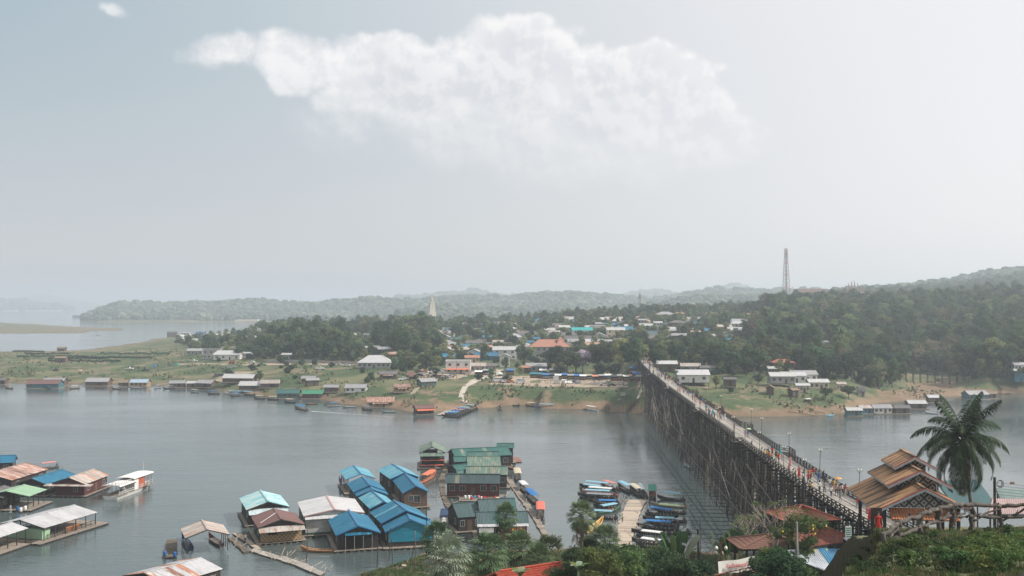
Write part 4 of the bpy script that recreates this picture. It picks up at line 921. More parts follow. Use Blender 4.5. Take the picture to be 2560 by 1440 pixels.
VH = [
 # left tip of the village
 (462, 846, 22, GR, Wt, 'hip', 0, 'small white house with grey hip roof at the very tip of the village'),
 (428, 842, 26, DR, Wo, 'gable', 10, 'dark boarded house leftmost on the village point'),
 (448, 850, 24, WR, Wt, 'gable', 90, 'white gabled house behind the leftmost bushes of the point'),
 (500, 848, 24, BR, Gy, 'gable', 0, 'blue-roofed house high on the village point'),
 (486, 860, 32, PR, Cr, 'gable', 0, 'low house with a cream pink roof above the left meadow'),
 (520, 845, 28, GR, Gy, 'gable', 5, 'grey sheet-roofed house behind the cream pink roof'),
 (545, 846, 26, WR, Gy, 'gable', -8, 'pale roof in the gap between the far left trees'),
 (560, 842, 28, GR, Wt, 'hip', 0, 'farthest grey hip roof near the back lake shore'),
 (597, 838, 24, BR, Wt, 'gable', 0, 'small blue roof beside the dark round tree at left'),
 (632, 834, 36, WR, Wt, 'gable', 0, 'long white roof against the water behind the left trees'),
 (655, 836, 34, DR, Gy, 'gable', 0, 'dark roof right of the long white roof by the back shore'),
 (625, 852, 30, PR, Wt, 'gable', 15, 'white-walled shed below the long white roof'),
 (486, 888, 42, GR, Gy, 'gable', 0, 'grey low house left of the white house over the meadow'),
 (528, 900, 46, PR, Gy, 'flat', 0, 'two storey grey block beside the white meadow house'),
 (566, 902, 70, PR, Wt, 'shed', 0, 'low white house with a flat pale roof facing the meadow'),
 (572, 884, 44, DR, Gy, 'gable', 0, 'dark tin roof behind the white meadow house'),
 (716, 898, 28, PR, Gy, 'gable', 0, 'pale shed roof in the dark trees over the roadside wall'),
 (752, 896, 26, PR, Cr, 'gable', 10, 'cream shed under the trees behind the parked cars'),
 (618, 896, 26, WR, Wt, 'gable', 0, 'small white hut at the roadside wall end'),
 # centre left
 (895, 846, 36, WR, Wt, 'gable', 8, 'white-edged roof peeking through the palm grove'),
 (915, 846, 30, WR, Wt, 'gable', -10, 'second white-edged roof right beside it in the palm grove'),
 (822, 812, 28, PR, Wt, 'gable', 0, 'pale house at the back of the village left of the round tree'),
 (870, 812, 24, TF, Wt, 'gable', 0, 'small orange roof high among the trees'),
 (892, 812, 24, GR, Wt, 'hip', 0, 'grey hip roof right of the small orange roof'),
 (893, 835, 40, DR, Wo, 'gable', 10, 'dark timber house deep in the palm grove'),
 (960, 815, 28, GR, Cr, 'gable', 0, 'little grey roof under the big tree crown'),
 (935, 922, 86, WR, Gy, 'hip', 0, 'square hall with a big white pyramid roof and dark windows'),
 (955, 886, 46, GR, WALL['teal'], 'gable', 0, 'pale blue-edged roof just behind the pyramid-roofed hall'),
 (928, 882, 40, PR, Cr, 'shed', 0, 'pale green sheet roof left of the blue-edged roof'),
 (982, 900, 44, RR, Wo, 'gable', 5, 'rusty brown roof right behind the pyramid-roofed hall'),
 (994, 916, 30, BR, WALL['teal'], 'gable', 0, 'small blue-walled shop beside the pyramid-roofed hall'),
 (1056, 868, 26, TF, Wt, 'gable', 0, 'house with a small salmon awning among dark trees'),
 (1046, 896, 24, GR, Wt, 'gable', 0, 'white house side glimpsed between the trees'),
 (1100, 818, 46, DR, Gy, 'gable', 5, 'wide dark roof on the village crest near the spire'),
 (1160, 818, 38, RG, Gy, 'gable', -10, 'brown grey roof right of the wide crest roof'),
 (1110, 832, 34, WR, Wt, 'gable', 0, 'white house below the wide crest roof'),
 (1124, 872, 50, GR, Wt, 'hip', 0, 'white house with layered grey hip roof over the blue roofs'),
 (1175, 876, 42, BR, Wt, 'gable', 0, 'long pale house with a lavender blue roof'),
 (1120, 888, 34, PR, Cr, 'gable', 90, 'cream gabled house above the terrace building'),
 (1108, 905, 60, BR, Gy, 'gable', 0, 'long blue roof behind the white terrace building'),
 (1145, 935, 66, PR, Wt, 'flat', 0, 'white two storey building with roof terrace and orange awning'),
 (1188, 930, 56, RG, Gy, 'gable', 0, 'stall building with rusty striped roof beside the terrace building'),
 (1180, 906, 40, TF, Cr, 'gable', 0, 'salmon roof behind the terrace building'),
 (1215, 902, 60, BR, WALL['teal'], 'gable', 0, 'long low blue roof left of the tall dark tree'),
 (1220, 930, 46, DR, Gy, 'gable', 5, 'dark stall roof right of the rusty striped roof'),
 (1262, 900, 62, PR, Wt, 'gable', 0, 'white two storey house with pale roof left of the big hall'),
 (1262, 918, 30, GR, Wt, 'gable', 90, 'small grey gable in front of the pale two storey house'),
 (1217, 852, 30, BR, Wt, 'gable', 0, 'bright blue roof among dark trees'),
 (1250, 848, 28, GREEN_ROOF, Wt, 'gable', 0, 'teal green roof edge beside the bright blue roof'),
 (1232, 795, 26, GREEN_ROOF, Wt, 'hip', 0, 'turquoise hip roof on the crest left of the palms'),
 (1268, 792, 44, PR, Wt, 'flat', 0, 'long white school-like block on the crest'),
 (1305, 797, 28, BR, Wt, 'gable', 0, 'light blue roof right of the white crest block'),
 (1380, 800, 42, DR, Wt, 'hip', 0, 'grey hip roof on the crest between two round trees'),
 (1346, 808, 36, WR, Wt, 'flat', 0, 'white walled house with flat roof below the crest'),
 (1340, 818, 24, WR, Wt, 'gable', 90, 'little white ornate gate house'),
 (1425, 806, 54, RG, Gy, 'gable', 0, 'low pale brown roofs on the crest'),
 (1318, 846, 60, DR, Wt, 'gable', 8, 'dark roofed house with white wall left of centre'),
 (1345, 852, 34, DR, Wt, 'gable', 90, 'white gable with a dark roof in the roofs above the hall'),
 (1415, 838, 40, PR, Gy, 'gable', 5, 'pale tin roof at the middle of the village'),
 (1392, 842, 44, RG, Wo, 'gable', -5, 'brown tin roof left of the turquoise roof'),
 (1456, 846, 54, sheet_mat('turquoise_sheet', (.02, .30, .30), (.03, .34, .33)), Wt, 'gable', 0, 'bright turquoise roof in the middle of the village'),
 (1385, 850, 60, DR, Wo, 'gable', 0, 'long dark roof below the turquoise one'),
 (1450, 862, 80, DR, Wo, 'gable', 0, 'widest dark roof row over the big hall'),
 (1345, 858, 34, BR, Gy, 'gable', 0, 'blue roof above the big hall'),
 (1500, 850, 40, PR, Wt, 'gable', 90, 'small grey gable right of the turquoise roof'),
 (1498, 820, 28, GR, Gy, 'gable', 0, 'grey lean roof near the long brown crest house'),
 (1546, 808, 64, RG, Cr, 'gable', 0, 'long brown-roofed crest house with cream wall'),
 (1545, 812, 42, PR, Wt, 'hip', 0, 'white house with pale curved roof under the long crest house'),
 (1530, 822, 40, BR, Wt, 'gable', 5, 'dark blue roof before the pale curved roof'),
 (1540, 846, 48, PR, Cr, 'gable', 0, 'cream roof with pale ridge in the right of the village'),
 (1572, 838, 66, BR, Gy, 'gable', 0, 'pair of blue roofs by the tall thin palm'),
 (1486, 866, 50, WR, Wt, 'gable', 0, 'long white roof right above the hall tower'),
 (1480, 876, 46, RR, Wo, 'gable', 0, 'brown red roof under the long white roof'),
 (1540, 872, 46, DR, Gy, 'gable', 12, 'dark gabled house right of the brown red roof'),
 (1560, 862, 26, WR, Wt, 'gable', 0, 'small white roof beside the big tree'),
 (1375, 898, 104, TF, Gy, 'hip', 0, 'big two storey hall with a salmon tiled hip roof'),
 (1340, 930, 56, GR, Gy, 'gable', 0, 'grey house below the hall with grey roof'),
 (1312, 934, 34, TF, WALL['red'], 'hip', 0, 'small pavilion with a curved orange tiled roof'),
 (1665, 802, 48, GR, Cr, 'hip', 0, 'large grey hip-roofed villa on the crest'),
 (1700, 800, 34, TF, Cr, 'hip', 5, 'brown hip-roofed villa beside the grey one'),
 (1606, 818, 26, GR, Gy, 'gable', 0, 'tiny grey roof left of the villas'),
 (1645, 826, 24, WR, Wt, 'gable', 0, 'tiny white roof below the villas'),
 (1696, 826, 44, DR, Wo, 'hip', 0, 'dark hip-roofed house below the villas'),
 (1692, 834, 46, PR, Cr, 'gable', 0, 'sand coloured roof in front of the dark hip roof'),
 (1642, 848, 64, SR, Gy, 'gable', 0, 'long slate roof left of the sand coloured roof'),
 (1640, 860, 84, DR, Gy, 'gable', 0, 'longest grey roof over the bridge head'),
 (1700, 850, 44, GR, Wo, 'gable', -12, 'grey tin roof cascade right of the long slate roof'),
 (1738, 832, 26, PR, Cr, 'hip', 0, 'little golden shrine-like house among roofs'),
 (1778, 794, 46, TF, Cr, 'hip', 0, 'big brown-tiled house on the crest left of the orange roof'),
 (1888, 798, 40, TF, Wt, 'gable', 0, 'orange-roofed white house beside the big round tree'),
 (1884, 775, 22, WR, Wt, 'flat', 0, 'small white block high above the orange roof'),
 (1838, 816, 74, GR, Wo, 'shed', -10, 'long slanting tin roof below the orange-roofed house'),
 (1812, 828, 40, RG, Gy, 'gable', 0, 'pinkish tin roof under the slanting roof'),
 (1848, 838, 56, WR, Gy, 'gable', 0, 'bright white wide roof on the slope'),
 (1806, 845, 30, DR, Gy, 'gable', 0, 'grey wall and roof left of the bright white roof'),
 (1822, 862, 42, BR, Gy, 'gable', -18, 'blue roof running down the slope'),
 (1858, 876, 38, DR, Gy, 'gable', -15, 'dark roof with pale edges below the blue slope roof'),
 (1986, 872, 22, BR, Gy, 'gable', 0, 'bit of blue roof in the right forest'),
 (2070, 868, 30, PR, Gy, 'gable', -12, 'pale roof in the forest beside the coconut palms'),
 (1668, 930, 56, WR, Wo, 'gable', 0, 'upper white-roofed house right of the bridge end'),
 (1728, 934, 54, RG, Gy, 'gable', 0, 'rust striped roof between the two white roofs'),
 (1770, 936, 42, DR, Gy, 'gable', 0, 'grey brown roof right of the rust striped one'),
 (1734, 966, 84, WR, Wt, 'gable', 0, 'long white board house with white roof nearest the bridge end'),
 (1826, 972, 34, DR, Wo, 'gable', 0, 'little dark shed beside the long white board house'),
 (1960, 922, 58, sheet_mat('red_sheet', (.42, .12, .09), (.36, .10, .08)), WALL['wood'], 'hip', 0, 'open house with a wide coral red hip roof'),
 (1936, 938, 36, PR, Gy, 'gable', 0, 'grey house under the coral red roof'),
 (1958, 968, 66, PR, Gy, 'gable', 0, 'long pale tin roof on stilts over the garden'),
 (1986, 960, 66, WR, Wt, 'gable', 0, 'whitest roof in the cluster right of the bridge'),
 (2012, 956, 68, GR, Wt, 'gable', 0, 'rearmost grey roof in the cluster right of the bridge'),
 (2048, 974, 54, PR, Cr, 'gable', 0, 'pale roof at the right end of the cluster'),
 (2008, 984, 38, PR, Cr, 'gable', 0, 'small pale hut in front of the cluster'),
 (2104, 978, 26, RG, Cr, 'gable', 0, 'tiny brown-roofed hut under the tree at right'),
 (1928, 990, 22, THATCH, Wo, 'gable', 75, 'left thatched garden hut on the bare bank'),
 (1986, 996, 24, THATCH, Wo, 'gable', 20, 'right thatched garden hut on the bare bank'),
 (2155, 994, 22, GR, Gy, 'flat', 0, 'plain grey concrete box on the grass at right'),
 (2152, 924, 56, BR, Gy, 'hip', 0, 'broad bright blue roof in the trees at right'),
 (2555, 955, 40, WR, Wt, 'gable', 0, 'white house at the right edge above the inlet'),
 (2550, 975, 30, WR, WALL['blue'], 'gable', 0, 'small hut with pale roof at the right edge'),
 (150, 912, 30, THATCH, Wo, 'gable', 0, 'stilt field hut with a light blue awning on the left meadow'),
 (152, 878, 22, THATCH, Wo, 'gable', 0, 'lonely thatched hut on the far left spit'),
]
for h in VH:
    kw = {}
    lb = h[7]
    if 'two storey' in lb or 'villa' in lb: kw['floors'] = 2
    if 'terrace and orange' in lb: kw.update(porch=(ORANGE_S, 12.0, 2.2), ratio=.7, nwin=3)
    if 'stilt' in lb or 'Long dark' in lb: kw['stilts'] = 1.8
    if 'long white board' in lb: kw.update(stilts=.9, nwin=2)
    if 'salmon tiled hip' in lb: kw.update(wh=7.4, nwin=7, rise=4.0, ratio=.6)
    if 'pyramid roof' in lb: kw.update(ratio=.9, nwin=6, rise=3.6, wh=3.3)
    vh(h[0], h[1], h[2], h[3], h[4], h[5], h[6] + (r.uniform(-5, 5) if h[5] == 'gable' and not kw else 0), label=lb, **kw)
rx = random.Random(99); FILL = [('grey', GR, Gy), ('pale', PR, Wt), ('dark', DR, Wo), ('rust brown', RR, Wo), ('blue', BR, Gy), ('white', WR, Wt), ('brown', RG, Cr), ('grey', GR, Wt), ('dark', DR, Gy), ('slate', SR, Gy)]
def side_of(px, py):
    b = min(zip(VBOX, VH), key=lambda t: math.hypot(px - (t[0][0] + t[0][1]) / 2, (py - t[0][3]) * 1.5)); return ('left' if px < (b[0][0] + b[0][1]) / 2 else 'right') + ' of the ' + ' '.join(b[1][7].split()[:8])
k_ = 0
for i in range(2600):
    px, py = rx.uniform(1085, 1870), rx.uniform(806, 900)
    if k_ > 78: break
    if px > 1600 and py > 866: continue
    g = G(px, py, 200); w = rx.uniform(26, 46); ww = w * g.y / F / 2
    if any((g.x - a) ** 2 + (g.y + 3 - b) ** 2 < (c + ww * .75) ** 2 for a, b, c in VFOOT): continue
    n_, rf, wl = FILL[rx.randrange(10)]; lb = 'small %s-roofed house %s' % (n_, side_of(px, py)); vh(px, py, w, rf, wl, rx.choice(['gable', 'gable', 'gable', 'hip']), rx.choice([0, 0, 8, -8, 90]), label=lb, ratio=rx.uniform(.55, .8), group='small houses filling the village'); k_ += 1; VH.append((px, py, w, rf, wl, 0, 0, lb))
# three little gables, second roof tower of the big hall
g = G(1402, 890, 200); e = house('tower_house', g + Vector((0, 3, 0)), 0, 4.2, 4.2, 9.5, 2.2, TILE_FAR, Gy, 'hip', nwin=1, floors=3, door=False, label='slim stair tower with a pointed salmon roof beside the big hall', cat='tower')
# ---------------------------------------------------------------- landmarks on the skyline
def spire():
    d = 1750.0; b = Q(1080, 797, d); t = Q(1080, 741, d); h = t.z - b.z; e = empty('stupa', b, R(20), 'tall pale stepped Buddhist spire rising over the far forest', 'stupa')
    M1 = mat('pale_stone', (.85, .78, .64), (.74, .67, .54), scale=.2); w0 = h * .31
    n = 9; mb = None
    for i in range(n):
        z0 = h * .80 * i / n; z1 = h * .80 * (i + 1) / n; wa = w0 * (1 - .60 * (i / n) ** 1.15) ; m_ = MB()
        m_.box((0, 0, (z0 + z1) / 2), (wa, wa, z1 - z0 - .01)); m_.box((0, 0, z1 - h * .008), (wa * 1.06, wa * 1.06, h * .012)); m_.build('tier', M1, e)
        for a in range(4):
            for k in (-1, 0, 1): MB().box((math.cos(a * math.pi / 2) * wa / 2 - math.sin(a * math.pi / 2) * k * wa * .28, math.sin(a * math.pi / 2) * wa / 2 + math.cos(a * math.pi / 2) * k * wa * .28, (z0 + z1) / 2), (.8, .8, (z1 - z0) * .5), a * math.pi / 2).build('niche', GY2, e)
    f = MB(); f.loft([[(rr * math.cos(t_ * math.pi / 6), rr * math.sin(t_ * math.pi / 6), z) for t_ in range(12)] for rr, z in ((w0 * .2, h * .80), (w0 * .22, h * .84), (w0 * .12, h * .88), (w0 * .07, h * .92), (w0 * .02, h))]); f.build('finial', mat('gilding', (.5, .36, .14), rough=.4), e)
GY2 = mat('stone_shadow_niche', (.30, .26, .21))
spire()
STEEL = mat('mast_steel', (.34, .32, .33), (.26, .24, .25), rough=.6); MREDS = mat('mast_red', (.38, .10, .08), rough=.6)
def mast():
    d = 1180.0; t = Q(1965, 622, d); b = Vector((t.x, d, Hs(t.x, d) - 1)); h = t.z - b.z; e = empty('radio_mast', b, R(25), 'tall red and grey lattice radio mast on the wooded hill', 'radio mast')
    w0, w1 = 8.0, 2.6; n = 16
    def cr(i, s): w = (w0 + (w1 - w0) * min(1, i / n * 1.1)) / 2; return Vector((s[0] * w, s[1] * w, h * i / n))
    S = [(-1, -1), (1, -1), (1, 1), (-1, 1)]
    for s in S: MB().tube([cr(0, s), cr(n * .91, s), cr(n, s)], [.36, .28, .24], 5).build('leg', STEEL, e)
    for i in range(n):
        m_ = MB()
        for k in range(4):
            a, c = S[k], S[(k + 1) % 4]; m_.beam(cr(i + 1, a), cr(i + 1, c), .28, .28); m_.beam(cr(i, a), cr(i + 1, c), .2, .2); m_.beam(cr(i, c), cr(i + 1, a), .2, .2)
        m_.build('lattice', MREDS if i % 3 == 0 else STEEL, e)
    MB().tube([(0, 0, h), (0, 0, h + 5)], .1, 5).build('lightning_rod', STEEL, e); MB().beam((.9, 0, 0), (.9, 0, h), .7, .12).build('ladder', STEEL, e)
    for k in range(9):
        a = k * 2.1; z = h * (.90 + .045 * (k % 3)); m_ = MB(); m_.box((math.cos(a) * 2.1, math.sin(a) * 2.1, z), (.5, .35, 2.6), a); m_.build('antenna', TRIM, e)
    for z in (.93, .885): MB().tube([(0, 0, h * z), (0, 0, h * z + .15)], 2.6, 12).build('platform', STEEL, e)
    MB().tube([(-1.7, -1.7, h * .74), (-2.0, -2.1, h * .74)], 1.1, 12).build('dish', TRIM, e)
mast()
def water_tower():
    d = 1500.0; t = Q(1601, 731, d); b = Vector((t.x, d, Hs(t.x, d) - 1)); h = t.z - b.z; e = empty('water_tower', b, 0, 'slim water tower with a round head on the far ridge', 'water tower')
    MB().tube([(0, 0, 0), (0, 0, h * .75)], [1.9, 1.5], 10).build('shaft', Gy, e); m_ = MB(); m_.loft([[(rr * math.cos(t_ * math.pi / 6), rr * math.sin(t_ * math.pi / 6), h * z) for t_ in range(12)] for rr, z in ((1.5, .75), (2.6, .81), (2.8, .9), (1.6, .97), (.3, 1.0))]); m_.build('tank', Gy, e)
    MB().tube([(0, 0, h), (0, 0, h + 9)], .15, 4).build('aerial', STEEL, e)
water_tower()
def temple():
    d = 1340.0; a = Q(1985, 748, d); b = Q(2062, 748, d); L = b.x - a.x; zb = a.z; c = Vector(((a.x + b.x) / 2, d, zb - 6)); e = empty('temple_hall', c, R(-6), 'long temple hall with steep brown roof and pink gable beside the mast', 'temple')
    rz = (748 - 722) / F * d + 6
    MB().box((0, 0, 4.4), (L * .92, 16, 8.8)).build('wall', mat('pink_render', (.55, .33, .30)), e)
    m_ = MB(); hl = L / 2
    for s in (-1, 1): m_.loft([[(-hl, 0, rz), (hl, 0, rz), (hl * 1.04, s * 10, 8), (-hl * 1.04, s * 10, 8)], [(-hl, 0, rz - .3), (hl, 0, rz - .3), (hl * 1.04, s * 10, 7.7), (-hl * 1.04, s * 10, 7.7)]])
    m_.build('roof', mat('temple_tile', (.20, .13, .11), (.15, .10, .09)), e)
    g = MB(); g.loft([[(-hl * .96, -8, 8.8), (-hl * .96, 8, 8.8), (-hl * .96, 0, rz - .5)], [(-hl * .93, -8, 8.8), (-hl * .93, 8, 8.8), (-hl * .93, 0, rz - .5)]]); g.build('gable', mat('pink_render', (.55, .33, .30)), e)
    MB().tube([(-hl, 0, rz), (-hl - 2, 0, rz + 3.5)], [.4, .1], 5).build('roof_finial', MREDS, e)
    # spiky shrine roofs further right
    d = 1440.0; c = Q(2135, 742, d); e = empty('temple_spires', c + Vector((0, 0, -4)), 0, 'cluster of pale red pinnacles of a hilltop temple among trees', 'temple')
    rr_ = random.Random(5)
    MB().box((0, 0, 5), (26, 12, 12)).build('wall', mat('pale_pink', (.62, .45, .38)), e)
    for i in range(20):
        x = -14 + i * 1.5; hh = 8 + 9 * math.exp(-((i - 9) / 6) ** 2) + rr_.uniform(-1.5, 1.5); MB().loft([[(x + w * sx, (i % 3) * 3 - 3 + w * sy, z) for sx, sy in ((-1, -1), (1, -1), (1, 1), (-1, 1))] for w, z in ((1.1, 10), (.8, 10 + hh * .3), (.5, 10 + hh * .5), (.08, 10 + hh))]).build('pinnacle', mat('brick_red', (.36, .20, .17)), e)
temple()
# far low footbridge over the inlet
def trestle():
    a = P(2275, 958, 2.0); b = P(2452, 968, 2.0); a.z = b.z = 0; e = empty('trestle_bridge', (0, 0, 0), 0, 'low dark pile footbridge across the grassy inlet at right', 'bridge'); zt = CH - (932 - 760) / F * a.y
    pa = Vector((a.x - 6, a.y, zt)); pb = Vector((b.x + 10, b.y - 3, zt)); n = 14
    MB().beam(pa, pb, 1.6, .25).build('deck', WOOD_D, e); MB().beam(pa + Vector((0, -.8, .9)), pb + Vector((0, -.8, .9)), .12, .14).build('handrail', WOOD_D, e)
    for i in range(n + 1):
        p = pa.lerp(pb, i / n); z = Hs(p.x, p.y) - .5
        for s in (-1, 1): MB().beam((p.x, p.y + s * .7, z), (p.x, p.y + s * .6, zt), .26, .26).build('post', WOOD_D, e)
        if i < n: MB().beam((p.x, p.y - .8, zt), (p.x, p.y - .8, zt + .9), .12, .12).build('rail_post', WOOD_D, e)
trestle()
# ---------------------------------------------------------------- floating houses
r = random.Random(41)
def diamond_mat(name, c1, c2, s=2.2):
    m = bpy.data.materials.new(name); m.use_nodes = True; nt = m.node_tree; N = nt.nodes.new; L = nt.links.new; b = nt.nodes['Principled BSDF']; b.inputs['Roughness'].default_value = .9
    g = N('ShaderNodeTexCoord'); sp = N('ShaderNodeSeparateXYZ'); L(g.outputs['Object'], sp.inputs[0])
    def m2(op, a, b_):
        n = N('ShaderNodeMath'); n.operation = op
        for i, v in enumerate((a, b_)):
            if v is None: continue
            if isinstance(v, (int, float)): n.inputs[i].default_value = v
            else: L(v, n.inputs[i])
        return n.outputs[0]
    h = m2('ADD', sp.outputs[0], sp.outputs[1]); u = m2('PINGPONG', m2('MULTIPLY', h, s), .5); v = m2('PINGPONG', m2('MULTIPLY', sp.outputs[2], s), .5)
    d = m2('PINGPONG', m2('MULTIPLY', m2('ADD', u, v), 2.0), .5)
    k = m2('GREATER_THAN', d, .26); mx = N('ShaderNodeMix'); mx.data_type = 'RGBA'; L(k, mx.inputs[0]); mx.inputs[6].default_value = (*c1, 1); mx.inputs[7].default_value = (*c2, 1); L(mx.outputs[2], b.inputs['Base Color']); return m
WOVEN = diamond_mat('woven_bamboo_wall', (.46, .33, .18), (.15, .09, .05), 1.3)
FLOATM = mat('blue_drum', (.02, .09, .22), (.015, .05, .12), rough=.5); RAFTB = mat('raft_bamboo', (.15, .125, .095), (.08, .066, .052), scale=3, rough=.95, rand=.3)
DECKM = mat('raft_deck', (.27, .23, .19), (.18, .15, .125), scale=2.5, rough=.9, rand=.15)
FB = []
def raft(e, L, Wd, off=(0, 0), z=-.18, under='bamboo'):
    n = max(3, int(Wd / 1.1)); 
    for i in range(n):
        y = off[1] - Wd / 2 + Wd * (i + .5) / n
        MB().tube([(off[0] - L / 2, y, z - .22), (off[0] + L / 2, y, z - .22)], .26, 7).build('float', RAFTB if under == 'bamboo' else FLOATM, e)
    nb = max(4, int(Wd / .5)); m_ = MB()
    for i in range(nb):
        y = off[1] - Wd / 2 + Wd * (i + .5) / nb; MB().box((off[0], y, z + .1 + (i % 2) * .012), (L + r.uniform(-.1, .2), Wd / nb - .03, .06)).build('deck_board', DECKM, e)
    MB().beam((off[0] - L / 2, off[1] - Wd / 2, z - .02), (off[0] + L / 2, off[1] - Wd / 2, z - .02), .12, .16).build('edge_beam', WOOD_D, e)
def fh(A, B, E, label, roof, wall, zr=4.6, ze=3.1, over=.45, dw=1.5, dl=1.6, sheets=True, name='floating_house', cat='floating house', group=None, deck=True, **k):
    """floating house: A near/right end of the ridge, B other end, E a corner of the eave by A (photo pixels)"""
    a = P(A[0], A[1], zr); b = P(B[0], B[1], zr); ep = P(E[0], E[1], ze); d = (a - b); Lr = d.length; d.normalize(); v = ep - a; v.z = 0; hw = abs(v.x * d.y - v.y * d.x)
    c = (a + b) / 2; c.z = .42; L = Lr - 2 * over; sl = (zr - ze) / hw; Wd = 2 * (hw - over); rise = sl * Wd / 2; wh = zr - rise - .42
    h = house(name, c, math.atan2(d.y, d.x), L, Wd, wh, rise, roof, wall, 'gable', over=over, sheets=sheets, label=label, cat=cat, group=group, door=k.pop('door', True), nwin=k.pop('nwin', 2), **k)
    if deck: raft(h, L + dl, Wd + dw, under='bamboo')
    return h, L, Wd, wh, rise
def lean(e, L, Wd, wh, side, m, l=1.6, drop=.5, w=None, z=None):
    """sloping sheet awning on the +x gable or the -y side"""
    z = z if z is not None else wh - .1; w = w or (Wd if side == 'x' else L)
    a = math.atan2(drop, l); ln = math.hypot(l, drop); n = max(2, round(w / 1.0)); me = sheet_mesh('awning_sheet', m, w / n * 1.05, ln, 4)
    for i in range(n):
        t = -w / 2 + w * (i + .5) / n
        if side == 'x': o = link('awning_sheet', me, e, (L / 2 + .05, t, z + (i % 2) * .012)); o.rotation_euler = (a, 0, R(90))
        elif side == '-x': o = link('awning_sheet', me, e, (-L / 2 - .05, t, z + (i % 2) * .012)); o.rotation_euler = (a, 0, R(-90))
        else: o = link('awning_sheet', me, e, (t, -Wd / 2 - .05, z + (i % 2) * .012)); o.rotation_euler = (a, 0, 0)
def rail(e, p0, p1, m=WOOD_D, h=.85, n=4):
    m_ = MB(); p0 = Vector(p0); p1 = Vector(p1)
    for k in (.45, 1): m_.beam(p0 + Vector((0, 0, h * k)), p1 + Vector((0, 0, h * k)), .07, .08)
    for i in range(n + 1): q_ = p0.lerp(p1, i / n); m_.beam(q_, q_ + Vector((0, 0, h)), .08, .08)
    m_.build('railing', m, e)
B_, T_ = BLUE_ROOF, TEAL_ROOF
# --- centre group
h, L, Wd, wh, ri = fh((671, 1255), (650, 1226), (724, 1267), 'floating house with patched pale turquoise roof, leftmost of the centre group', T_, WALL['dark'], 4.8, 3.4)
lean(h, L, Wd, wh, 'x', sheet_mat('white_teal', (.5, .56, .57), (.36, .45, .47), None), 1.2, .9)
h, L, Wd, wh, ri = fh((704, 1299), (684, 1272), (761, 1310), 'floating house with dark brown roof and woven bamboo diamond wall', BROWN_ROOF, WALL['dark'], 4.5, 3.2, door=False, nwin=2)
MB().box((L / 2 + .06, 0, wh * .42), (.06, Wd * .98, wh * .82)).build('woven_panel', WOVEN, h); MB().box((L / 2 + .12, -Wd * .2, wh * .55), (.05, 1.6, .6)).build('opening_shade_panel', INT, h)  # near-black panel on the wall stands for shade inside a window
lean(h, L, Wd, wh, 'x', RUSTGREY_ROOF, 1.7, .7, Wd + .6); MB().beam((-.3, -.3, wh + ri + .2), (L / 2 - 1, -Wd * .48, wh + .5), .12, .05).build('roof_strip', TRIM, h)
h, L, Wd, wh, ri = fh((836, 1274), (816, 1240), (911, 1281), 'floating hall with a wide plain white roof and pale striped wall', WHITE_ROOF, WALL['green'], 5.0, 4.0, over=.3, gablewall=sheet_mat('pale_striped_wall', (.5, .5, .48), (.36, .35, .34), None), trim=mat('pinkish_trim', (.45, .28, .25)))
MB().box((L / 2 + .07, -Wd * .04, wh * .5), (.05, Wd * .9, wh * .8)).build('striped_panel', sheet_mat('pale_striped_wall', (.5, .5, .48), (.36, .35, .34), None), h); lean(h, L, Wd, wh, 'x', WHITE_ROOF, .8, .5)
h, L, Wd, wh, ri = fh((896, 1315), (871, 1275), (952, 1332), 'blue-roofed floating house with an open front deck in the middle front', B_, WALL['dark'], 4.6, 3.1, trim=BLUETRIM, rust=(WHITE_ROOF, .04))
lean(h, L, Wd, wh, 'x', B_, 1.2, .25, Wd * .66, z=wh + .1); MB().box((L / 2 + .08, 0, wh * .45), (.05, Wd * .7, wh * .75)).build('front_shade_panel', INT, h)  # near-black sheet puts the shade of the open front into colour
for i in range(4): MB().box((L / 2 + 1.2, -Wd * .33 + i * Wd * .22, wh * .42), (.08, .08, wh * .95)).build('post', WOOD_L, h)
h, L, Wd, wh, ri = fh((1027, 1300), (1015, 1279), (960, 1326), 'largest blue floating house, lower front roof over a bright blue gable wall', B_, WALL['dark'], 5.2, 3.2, trim=BLUETRIM, dl=2.5)
MB().box((L / 2 + .08, 0, wh * .62), (.06, Wd * .94, wh * .70)).build('blue_wall_panel', WALL['blue'], h)
g_ = MB(); g_.loft([[(L / 2 + .02, -Wd / 2 + .2, wh - .05), (L / 2 + .02, Wd / 2 - .2, wh - .05), (L / 2 + .02, 0, wh + ri - .1)], [(L / 2 + .1, -Wd / 2 + .2, wh - .05), (L / 2 + .1, Wd / 2 - .2, wh - .05), (L / 2 + .1, 0, wh + ri - .1)]]); g_.build('blue_gable', WALL['blue'], h)
h, L, Wd, wh, ri = fh((1015, 1276), (984, 1251), (946, 1303), 'largest blue floating house, upper rear roof stepping over the front one', B_, WALL['dark'], 5.9, 3.8, trim=BLUETRIM, rust=(BLUEW_ROOF, .2), deck=False)
h, L, Wd, wh, ri = fh((960, 1254), (930, 1228), (919, 1268), 'floating house with faded grey blue roof between two bright blue ones', BLUEW_ROOF, WALL['dark'], 4.8, 3.5, trim=BLUETRIM)
h, L, Wd, wh, ri = fh((931, 1224), (924, 1214), (888, 1237), 'blue floating house, narrow lower front roof step of the left row', B_, WALL['dark'], 4.6, 3.3, trim=BLUETRIM, over=.2, deck=False)
h, L, Wd, wh, ri = fh((924, 1213), (906, 1192), (880, 1227), 'blue floating house in the middle of the left row of blue roofs', B_, WALL['dark'], 5.0, 3.6, trim=BLUETRIM)
h, L, Wd, wh, ri = fh((902, 1185), (884, 1164), (860, 1194), 'rearmost blue floating house of the left row with open side deck', BLUEW_ROOF, None, 4.8, 3.6, trim=BLUETRIM)
